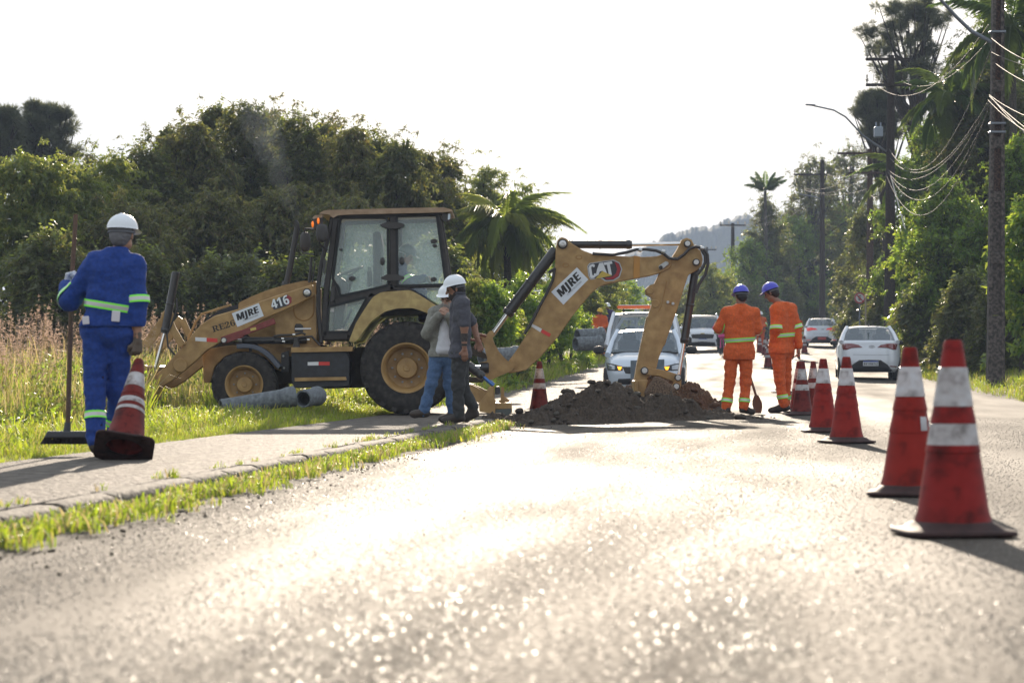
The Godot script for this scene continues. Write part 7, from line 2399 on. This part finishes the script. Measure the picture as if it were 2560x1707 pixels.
func build_site() -> void:
	var earth_t := noise_tex("earth", FastNoiseLite.TYPE_SIMPLEX_SMOOTH, 0.03, 0.35, 1.0, 512, 6)
	var relief := noise_tex("earth_relief", FastNoiseLite.TYPE_SIMPLEX_SMOOTH, 0.04, 0, 1, 512, 5, 10.0)
	var soil := mat("spoil_dark", Color(0.12, 0.084, 0.055), 0.95, 0.0, {"tex": earth_t, "ts": 1.6, "nrm": relief, "ns": 1.0})
	var brown := mat("spoil_brown", Color(0.2, 0.115, 0.06), 0.95, 0.0, {"tex": earth_t, "ts": 1.8, "nrm": relief, "ns": 1.0})
	var s1 := mat("clod_dark", Color(0.105, 0.076, 0.052), 0.95, 0.0, {"tex": earth_t, "ts": 3.0})
	var s2 := mat("clod_grey", Color(0.17, 0.145, 0.115), 0.9, 0.0, {"tex": earth_t, "ts": 3.0})
	var s3 := mat("clod_brown", Color(0.2, 0.125, 0.075), 0.92, 0.0, {"tex": earth_t, "ts": 3.0})
	# bumps: x, distance, height, spreads
	heap("soil_heap", "heap of dark dug soil with clods on the road edge", 1.3, 34.4, 2.2, 1.5, [[1.25, 34.5, 0.47, 0.85, 0.8], [0.6, 34.2, 0.2, 0.8, 0.6], [-0.1, 34.2, 0.12, 0.6, 0.5], [1.95, 34.3, 0.3, 0.7, 0.6], [2.6, 34.3, 0.1, 0.7, 0.5], [0.75, 34.6, 0.4, 0.45, 0.6]], soil, [s1, s1, s1, s2], 260, 12, 1.0)
	heap("gravel_heap", "heap of brown gravelly soil behind the digger bucket", 2.35, 38.2, 1.2, 1.0, [[2.2, 38.2, 0.55, 0.65, 0.7], [2.6, 38.1, 0.4, 0.6, 0.6], [1.8, 38.2, 0.4, 0.5, 0.6]], brown, [s3, s3, s2], 150, 23, 0.8)
	# a lump of old concrete in the bucket
	var c := Q("C", 1505, 1225, DM - 0.42)
	var rk := thing("concrete_lump", "pale lump of broken concrete lying under the digger bucket", "rock", c)
	var mb := MB.new()
	net(mb, [[c + V(-0.14, -0.06, 0), c + V(-0.03, 0.06, 0.02), 0.1, 0.09], [c + V(-0.03, 0.06, 0), c + V(0.16, -0.1, 0), 0.09, 0.1], [c + V(0, -0.15, 0), c + V(0.1, -0.2, 0), 0.12, 0.12]], 0.018, 0.05, [[V(0.4, 0.9, 0.1).normalized(), c.dot(V(0.4, 0.9, 0.1).normalized()) + 0.12], [V(-0.8, 0.5, 0.2).normalized(), c.dot(V(-0.8, 0.5, 0.2).normalized()) + 0.13], [V(0, 0.1, 1).normalized(), c.dot(V(0, 0.1, 1).normalized()) + 0.08]], 0.03, 6.0)
	obj("rock", mb, mat("rubble", Color(0.3, 0.2, 0.13), 0.95, 0.0, {"tex": earth_t, "ts": 2.0, "nrm": relief, "ns": 0.8}), rk, true)
	# concrete drain pipes
	var conc := mat("pipe_concrete", Color(0.24, 0.265, 0.285), 0.85, 0.0, {"tex": tx["concrete"], "ts": 1.0, "nrm": tx["rough_stone"], "ns": 0.2})
	var pipe := func(label: String, a: Vector3, b: Vector3, r: float, grp: String) -> void:
		var p := thing("concrete_pipe", label, "pipe", a, 0.0, grp)
		var l := a.distance_to(b)
		var m2 := MB.new()
		lathe(m2, [[r * 0.8, 0.0], [r * 0.98, 0.0], [r, 0.012], [r, l * 0.82], [r * 1.1, l * 0.88], [r * 1.14, l * 0.9], [r * 1.14, l - 0.012], [r * 1.12, l], [r * 0.86, l], [r * 0.84, l * 0.9], [r * 0.8, l * 0.86], [r * 0.8, 0.0]], Transform3D(basis_y(b - a), Vector3.ZERO), 32)
		obj("barrel", m2, conc, p)
	var pg := "concrete pipes lying in the grass beside the machine"
	pipe.call("concrete drain pipe lying in the grass before the front wheel", Q("A", 575, 1462, 33.6), Q("A", 1072, 1380, 33.9), 0.118, pg)
	pipe.call("second concrete pipe showing behind the first, under the step", Q("A", 1128, 1398, 34.3), Q("A", 1226, 1378, 35.0), 0.115, pg)
	var fg := "concrete pipes in the grass beyond the boom"
	pipe.call("large concrete pipe lying in the grass behind the swing frame", Q("O", 800, 470, 47.0), Q("O", 1400, 440, 47.4), 0.15, fg)
	pipe.call("concrete pipe on top of the pair by the van", Q("C", 885, 845, 63.0), Q("C", 1075, 835, 63.3), 0.17, fg)
	pipe.call("concrete pipe at the bottom of the pair by the van", Q("C", 870, 905, 62.7), Q("C", 1060, 895, 63.0), 0.17, fg)
	# metal board stood between digger and car
	var bt := Q("K", 960, 1560, 43.0)
	bt.y = road_y(43.0)
	var bo := thing("metal_board", "blue grey metal board standing behind the dipper arm", "board", bt)
	mb = MB.new()
	var q0 := Q("K", 697, 1052, 43.0) - bt
	var q1 := Q("K", 1250, 1032, 43.0) - bt
	plate(mb, PackedVector2Array([Vector2(q0.x, 0.03), Vector2(q1.x, 0.05), Vector2(q1.x, q1.y), Vector2(q0.x, q0.y)]), 0.012, -0.012, 0.004)
	obj("panel", mb, mat("board_blue", Color(0.16, 0.24, 0.33), 0.5, 0.3, {"tex": tx["dust"], "ts": 1.0}), bo)
	for s in [q0.x + 0.05, q1.x - 0.05]:
		mb = MB.new()
		bxa(mb, V(s, 0.02, 0), V(0.04, 0.04, 0.4), 0.005)
		obj("foot", mb, mats["car_dark"], bo)
	# a bicycle with a pink frame, its rider half hidden
	var d := 108.0
	var at := P(1805.5, 0, d)
	at.y = surf_y(at.x, d) + 0.005
	var bk := thing("bicycle", "bicycle with pink front beside the worker with folded arms", "bicycle", at)
	var pink := mat("bike_pink", Color(0.75, 0.06, 0.3), 0.45)
	var dk: Material = mats["car_dark"]
	for z in [0.0, -1.0]:
		mb = MB.new()
		var rg := []
		for k in 25: rg.append(V(0, 0.33 + sin(TAU * k / 24) * 0.31, z + cos(TAU * k / 24) * 0.31))
		tube(mb, rg, 0.022, 6, false)
		for k in 8: tube(mb, [V(0, 0.33, z), rg[k * 3]], 0.004, 3, false)
		obj("wheel", mb, dk, bk)
	mb = MB.new()
	tube(mb, [V(0.05, 0.33, 0), V(0.05, 0.72, -0.08), V(0, 0.8, -0.1), V(-0.05, 0.72, -0.08), V(-0.05, 0.33, 0)], 0.022, 6)
	tube(mb, [V(0, 0.8, -0.1), V(0, 0.4, -0.5), V(0, 0.33, -1.0), V(0, 0.75, -0.65), V(0, 0.78, -0.12)], 0.022, 6)
	tube(mb, [V(0, 0.8, -0.1), V(0, 1.0, -0.14)], 0.018, 6)
	obj("frame", mb, pink, bk)
	mb = MB.new()
	box(mb, Transform3D(Basis(), V(0, 0.86, 0.08)), V(0.32, 0.24, 0.24), 0.04)
	obj("basket", mb, pink, bk)
	mb = MB.new()
	tube(mb, [V(-0.28, 1.02, -0.25), V(-0.15, 1.04, -0.14), V(0.15, 1.04, -0.14), V(0.28, 1.02, -0.25)], 0.016, 6)
	obj("handlebar", mb, dk, bk)
	mb = MB.new()
	box(mb, Transform3D(Basis(), V(0, 0.9, -0.72)), V(0.16, 0.06, 0.26), 0.03)
	obj("saddle", mb, dk, bk)
	person("cyclist in dark clothes with pink sleeves on the bicycle", at + V(0, 0.02, -0.65), {"head": V(0, 1.5, 0.2), "shL": V(-0.18, 1.32, 0.14), "shR": V(0.18, 1.32, 0.14), "elL": V(-0.3, 1.12, 0.28), "wrL": V(-0.27, 1.04, 0.42), "elR": V(0.3, 1.12, 0.28), "wrR": V(0.27, 1.04, 0.42), "hipL": V(-0.09, 0.96, -0.05), "hipR": V(0.09, 0.96, -0.05), "knL": V(-0.1, 0.68, 0.32), "knR": V(0.1, 0.55, 0.25), "anL": V(-0.1, 0.4, 0.15), "anR": V(0.1, 0.2, 0.1), "toL": V(-0.1, 0.34, 0.28), "toR": V(0.1, 0.14, 0.24)},
		{"face": V(0, -0.05, 1), "top": mat("top_pink", Color(0.5, 0.05, 0.16), 0.85), "legs": mats["trousers_charcoal"], "hair": mats["hair_dark"], "skin": mats["skin_tan"], "cell": 0.03, "hem": 0.9, "stride": true})

# ---------- poles, lamps and cables
func sag(a: Vector3, b: Vector3, drop: float, n := 20) -> Array:
	var o := []
	for k in n + 1:
		var t := float(k) / n
		o.append(a.lerp(b, t) - Vector3(0, drop * 4.0 * t * (1.0 - t), 0))
	return o

func cable(label: String, a: Vector3, b: Vector3, drop: float, r: float, group: String, m: Material) -> void:
	var mb := MB.new()
	tube(mb, sag(a, b, drop), r * 0.42, 5)
	var o := obj("overhead_cable", mb, m)
	tag(o, label, "cable", group)

func crossarm(t: Node3D, at: Vector3, w: float, ins: Array, m: Material, tall := 0.22) -> void:
	var arm := node("crossarm", t, at)
	var mb := MB.new()
	bxa(mb, V(0, 0, 0), V(w, 0.1, 0.1), 0.008)
	obj("beam", mb, m, arm)
	for x in ins:
		mb = MB.new()
		lathe(mb, [[0.02, 0.0], [0.02, 0.06], [0.06, 0.08], [0.065, 0.1], [0.035, 0.12], [0.06, 0.14], [0.06, 0.16], [0.03, 0.18], [0.035, tall], [0.0, tall + 0.01]], Transform3D(Basis(), V(x * w * 0.5, 0.05, 0)), 12)
		obj("insulator", mb, mat("porcelain", Color(0.45, 0.42, 0.36), 0.2, 0.0, {"coat": 0.6}), arm)

func build_poles() -> void:
	var stain := noise_tex("pole_stain", FastNoiseLite.TYPE_SIMPLEX_SMOOTH, 0.02, 0.3, 1.0, 512, 6)
	var conc := mat("pole_concrete", Color(0.2, 0.165, 0.14), 0.9, 0.0, {"tex": stain, "ts": 0.9, "nrm": tx["rough_stone"], "ns": 0.5})
	var rust := mat("pole_rust", Color(0.15, 0.085, 0.06), 0.9, 0.0, {"tex": stain, "ts": 1.3})
	var wood_m := mat("pole_wood", Color(0.075, 0.055, 0.045), 0.9, 0.0, {"tex": stain, "ts": 1.5})
	var steel := mat("galvanised", Color(0.2, 0.22, 0.25), 0.5, 0.5)
	var wire := mat("cable_sheath", Color(0.075, 0.068, 0.06), 0.75)
	# the near concrete pole: an H section with cross ties and recesses
	var d := 60.0
	var foot := P(2490.0, 955.0, d)
	foot.y = land_y(foot.x, d) - 0.05
	var t := thing("concrete_pole", "stained concrete power pole with recessed face beside the road", "power pole", foot)
	var mb := MB.new()
	var hh := 9.6
	for s in [-1.0, 1.0]:
		var rows := []
		for k in 2:
			var q := float(k)
			var w := lerpf(0.2, 0.125, q)
			var o := lerpf(0.0, 0.06, q)
			rows.append(PackedVector3Array([V(o + s * w, hh * q, 0.12), V(o + s * (w - 0.075), hh * q, 0.12), V(o + s * (w - 0.09), hh * q, 0.02), V(o + s * (w - 0.09), hh * q, -0.12), V(o + s * w, hh * q, -0.12), V(o + s * w, hh * q, 0.12)]))
		for k in 5: mb.quad(rows[0][k], rows[0][k + 1], rows[1][k + 1], rows[1][k], [V(0, 0, 1), V(-s, 0, 1), V(-s, 0, 0), V(0, 0, -1), V(s, 0, 0)][k])
	obj("flange", mb, conc, t)
	for q in [[0.0, 1.5], [1.7, 2.95], [3.05, 4.35], [4.45, 5.6], [5.7, 6.9], [7.0, 9.6]]:
		mb = MB.new()
		var y: float = (q[0] + q[1]) * 0.5
		var w := lerpf(0.26, 0.14, y / hh)
		var deep := 0.045 if q[0] > 0.0 else 0.09
		bxa(mb, V(0.06 * y / hh, y, deep - 0.06), V(w, q[1] - q[0], 0.12), 0.01)
		obj("web_panel", mb, conc if q[0] < 4.0 else rust, t)
		mb = MB.new()
		bxa(mb, V(0.06 * q[1] / hh, q[1] + 0.06, 0.04), V(w + 0.02, 0.26, 0.12), 0.01)
		obj("tie_bar", mb, conc, t)
	for y in [5.9, 6.1, 8.2]:
		mb = MB.new()
		bxa(mb, V(0.04, y, 0.0), V(0.36, 0.05, 0.3), 0.01)
		obj("steel_clamp", mb, steel, t)
	mb = MB.new()
	tube(mb, [P(2486.0, 108.0, d), P(2430.0, 78.0, d), P(2390.0, 40.0, d - 0.2), P(2345.0, -10.0, d - 0.4), P(2310.0, -60.0, d - 0.6)], [0.05, 0.045, 0.042, 0.038, 0.035], 10)
	obj("lamp_arm", mb, steel, t, true)
	# second pole with transformer, lamp and cross arms
	d = 90.0
	foot = P(2224.0, 900.0, d)
	foot.y = land_y(foot.x, d)
	t = thing("utility_pole", "tall dark utility pole with two cross arms and a transformer", "power pole", foot)
	mb = MB.new()
	var top := P(2229.0, 138.0, d)
	tube(mb, [foot, foot.lerp(top, 0.5), top], [0.21, 0.17, 0.11], 12)
	obj("shaft", mb, wood_m, t, true)
	for y in [148.0, 212.0]:
		crossarm(t, P(2222.0, y, d - 0.1), 1.55, [-0.95, -0.3, 0.9], wood_m, 0.3)
	mb = MB.new()
	var tr := P(2197.0, 330.0, d - 0.3)
	box(mb, Transform3D(Basis(), tr), V(0.3, 0.36, 0.26), 0.03)
	for s in [-0.08, 0.08]: rod(mb, tr + V(s, 0.18, 0), tr + V(s, 0.33, 0), 0.03, 8, 0.005)
	obj("transformer", mb, mat("transformer_grey", Color(0.24, 0.28, 0.33), 0.5), t, true)
	mb = MB.new()
	tube(mb, [P(2216.0, 378.0, d), P(2160.0, 340.0, d - 0.5), P(2115.0, 292.0, d - 0.9), P(2085.0, 275.0, d - 1.2), P(2026.0, 262.0, d - 1.5)], [0.035, 0.032, 0.03, 0.028, 0.026], 8)
	obj("lamp_arm", mb, steel, t, true)
	mb = MB.new()
	box(mb, Transform3D(Basis(Vector3(0, 0, 1), -0.05), P(2027.0, 262.0, d - 1.5)), V(0.34, 0.05, 0.16), 0.02)
	obj("lamp_head", mb, steel, t, true)
	# the poles beyond
	var far := func(label: String, x: float, ytop: float, dd: float, arms: Array, m: Material) -> Node3D:
		var f := P(x, 0, dd)
		f.y = land_y(f.x, dd)
		var p := thing("utility_pole", label, "power pole", f)
		var m2 := MB.new()
		var tp := P(x, ytop, dd)
		tube(m2, [f, f.lerp(tp, 0.5), tp], [0.2, 0.16, 0.12], 10)
		obj("shaft", m2, m, p, true)
		for a in arms: crossarm(p, P(x + a[0], a[1], dd - 0.12), a[2], [-0.95, -0.3, 0.4, 0.95], m, 0.24)
		return p
	far.call("brown utility pole with pale insulators behind the transformer pole", 2176.0, 372.0, 119.0, [[-30.0, 383.0, 1.9], [-10.0, 432.0, 1.6]], rust)
	var p4: Node3D = far.call("grey utility pole with a street lamp over the silver car", 2056.5, 400.0, 150.0, [[-30.0, 436.0, 1.9]], wood_m)
	mb = MB.new()
	tube(mb, [P(2056.0, 500.0, 150.0), P(2040.0, 492.0, 149.6), P(2000.0, 485.0, 149.2)], 0.035, 6)
	obj("lamp_arm", mb, steel, p4, true)
	far.call("slim far utility pole standing against the hazy hill", 1832.5, 558.0, 190.0, [[0.0, 563.0, 1.9]], wood_m)
	far.call("far utility pole behind the tip of the boom", 1767.0, 618.0, 210.0, [[4.0, 624.0, 1.3], [4.0, 668.0, 1.3]], wood_m)
	# cables: from pole to pole, and on past the eye to the next pole on the right
	var gc := "overhead cables between the poles"
	var run := func(where: String, list: Array, da: float, db: float) -> void:
		var order := []
		for q in list:
			var pa := P(q[0], q[1], da)
			var pb := P(q[2], q[3], db)
			order.append([(pa.y + pb.y) * 0.5 - q[4], pa, pb, q[4], q[5]])
		order.sort_custom(func(u, v): return u[0] > v[0])
		for k in order.size():
			cable("thin cable %s, %s from the top" % [where, ["topmost", "second", "third", "fourth", "fifth", "sixth", "seventh", "eighth"][k]], order[k][1], order[k][2], order[k][3], order[k][4], gc, wire)
	run.call("from the concrete pole out over the road edge", [[2480.0, 95.0, 2720.0, 190.0, 0.15, 0.022], [2480.0, 130.0, 2740.0, 190.0, 0.1, 0.015], [2490.0, 158.0, 2740.0, 260.0, 0.12, 0.02], [2475.0, 237.0, 2740.0, 330.0, 0.15, 0.02], [2475.0, 240.0, 2760.0, 440.0, 0.12, 0.022], [2480.0, 243.0, 2760.0, 470.0, 0.16, 0.022], [2472.0, 250.0, 2750.0, 400.0, 0.2, 0.02]], 59.8, 34.0)
	run.call("from concrete pole to transformer pole", [[2474.0, 60.0, 2192.0, 212.0, 0.9, 0.02], [2480.0, 120.0, 2224.0, 372.0, 1.6, 0.022], [2474.0, 250.0, 2226.0, 395.0, 1.0, 0.02], [2476.0, 256.0, 2222.0, 425.0, 0.9, 0.018], [2476.0, 250.0, 2222.0, 430.0, 1.25, 0.018], [2478.0, 262.0, 2222.0, 432.0, 1.5, 0.018], [2476.0, 262.0, 2218.0, 440.0, 1.9, 0.02], [2474.0, 100.0, 2260.0, 205.0, 0.5, 0.016]], 60.2, 89.8)
	run.call("from transformer pole to brown pole", [[2190.0, 150.0, 2150.0, 376.0, 0.5, 0.018], [2260.0, 150.0, 2195.0, 376.0, 0.5, 0.018], [2222.0, 436.0, 2176.0, 470.0, 0.3, 0.02], [2222.0, 440.0, 2172.0, 476.0, 0.5, 0.02]], 90.2, 118.8)
	run.call("from brown pole to grey pole", [[2150.0, 430.0, 2010.0, 470.0, 0.35, 0.022], [2176.0, 432.0, 2012.0, 474.0, 0.5, 0.022], [2176.0, 470.0, 2012.0, 475.0, 0.3, 0.024], [2150.0, 432.0, 2060.0, 432.0, 0.2, 0.02]], 119.2, 149.8)
	run.call("from grey pole to slim far pole", [[2056.0, 480.0, 1868.0, 562.0, 0.7, 0.025], [2030.0, 436.0, 1800.0, 560.0, 1.2, 0.022], [2060.0, 436.0, 1860.0, 560.0, 1.0, 0.022], [2056.0, 640.0, 1900.0, 700.0, 0.5, 0.022], [2056.0, 632.0, 1880.0, 705.0, 0.4, 0.022]], 150.2, 189.8)
	# stay wire with a pale guard
	mb = MB.new()
	tube(mb, [P(2228.0, 440.0, 89.7), P(2262.0, 565.0, 87.5), P(2300.0, 690.0, 85.0)], 0.02, 6)
	tag(obj("stay_wire", mb, mat("stay_pale", Color(0.5, 0.48, 0.42), 0.4)), "pale stay wire slanting down from the transformer pole", "wire")
	# no parking sign
	d = 96.0
	foot = P(2150.0, 0, d)
	foot.y = land_y(foot.x, d)
	t = thing("road_sign", "round no parking sign with a red ring on a thin post", "road sign", foot)
	var sc := P(2150.0, 745.0, d)
	mb = MB.new()
	rod(mb, foot - foot, V(0, sc.y - foot.y + 0.2, 0), 0.03, 8)
	obj("post", mb, steel, t)
	var face := Transform3D(Basis.from_euler(Vector3(PI / 2, 0, 0)), V(0, sc.y - foot.y, 0.05))
	mb = MB.new()
	lathe(mb, [[0.0, -0.008], [0.2, -0.008], [0.205, 0.0], [0.2, 0.006], [0.0, 0.006]], face, 32)
	obj("disc", mb, mat("sign_white", Color(0.55, 0.55, 0.55), 0.5), t)
	mb = MB.new()
	lathe(mb, [[0.155, 0.006], [0.155, 0.01], [0.2, 0.01], [0.2, 0.006]], face, 32)
	for s in [-1.0]:
		box(mb, Transform3D(Basis(Vector3(0, 0, 1), -PI / 4), V(0, sc.y - foot.y, 0.059)), V(0.34, 0.04, 0.004), 0.001)
	obj("red_ring", mb, mat("sign_red", Color(0.4, 0.03, 0.03), 0.5), t)
	word("E", 0.17, sc + V(0, -0.0, 0.058), Basis(), mats["ink"], t, 0.003)
	foot = P(2165.0, 0, 93.0)
	foot.y = land_y(foot.x, 93.0)
	t = thing("sign_post", "bare thin post beside the no parking sign", "post", foot)
	mb = MB.new()
	rod(mb, Vector3.ZERO, V(0, P(2165.0, 745.0, 93.0).y - foot.y, 0), 0.03, 8, 0.004)
	obj("tube", mb, mat("post_pale", Color(0.3, 0.26, 0.2), 0.6), t)
	mb = MB.new()
	lathe(mb, [[0.03, 0.0], [0.038, 0.01], [0.038, 0.03], [0.0, 0.04]], Transform3D(Basis(), V(0, P(2165.0, 745.0, 93.0).y - foot.y, 0)), 10)
	obj("cap", mb, mats["post_pale"], t)

func _ready() -> void:
	# ----- camera
	var cam := Camera3D.new()
	cam.name = "camera"
	add_child(cam)
	var lens := CameraAttributesPhysical.new()
	lens.frustum_focal_length = 92.0
	lens.exposure_aperture = 5.0
	lens.frustum_focus_distance = 36.5
	lens.frustum_near = 0.5
	lens.frustum_far = 3000.0
	cam.attributes = lens
	cam.near = 0.5; cam.far = 3000.0
	cam.projection = Camera3D.PROJECTION_FRUSTUM
	cam.size = cam.near * 1707.0 / F
	cam.frustum_offset = Vector2(0.0, (925.0 - 853.5) / F * cam.near)
	cam.position = Vector3(0, HC, 0)
	cam.current = true
	# ----- sky and sun: a low sun beyond the trees, a pale bright sky
	var env := Environment.new()
	env.background_mode = Environment.BG_SKY
	var sky := Sky.new()
	var sm := ProceduralSkyMaterial.new()
	sm.sky_top_color = Color(0.39, 0.435, 0.49).linear_to_srgb()
	sm.sky_horizon_color = Color(0.52, 0.535, 0.55).linear_to_srgb()
	sm.sky_curve = 0.2
	sm.ground_bottom_color = Color(0.12, 0.11, 0.09).linear_to_srgb()
	sm.ground_horizon_color = Color(0.3, 0.28, 0.24).linear_to_srgb()
	sm.sun_angle_max = 50.0
	sky.sky_material = sm
	env.sky = sky
	env.tonemap_mode = Environment.TONE_MAPPER_LINEAR
	env.tonemap_exposure = 1.88
	env.fog_enabled = true
	env.fog_density = 0.00045
	env.fog_light_color = Color(0.8, 0.88, 1.0)
	env.volumetric_fog_enabled = true   # for the smoke alone; the rest of the air has the even haze above
	env.volumetric_fog_density = 0.0
	env.sdfgi_enabled = true; env.ssao_enabled = true; env.ssil_enabled = true
	var we := WorldEnvironment.new()
	we.name = "world"
	we.environment = env
	add_child(we)
	var sun := DirectionalLight3D.new()
	sun.name = "sun"
	sun.light_color = Color(1.0, 0.93, 0.84)
	sun.light_energy = 1.6
	sun.light_angular_distance = 0.6
	sun.shadow_enabled = true
	add_child(sun)
	sun.look_at_from_position(Vector3(0.009, tan(deg_to_rad(15.0)), -1.0), Vector3.ZERO)
	rng.seed = 1
	build_land()
	build_grit()
	build_hill()
	build_plants()
	build_machine()
	build_people()
	build_cones()
	build_cars()
	build_site()
	build_poles()
	build_smoke()
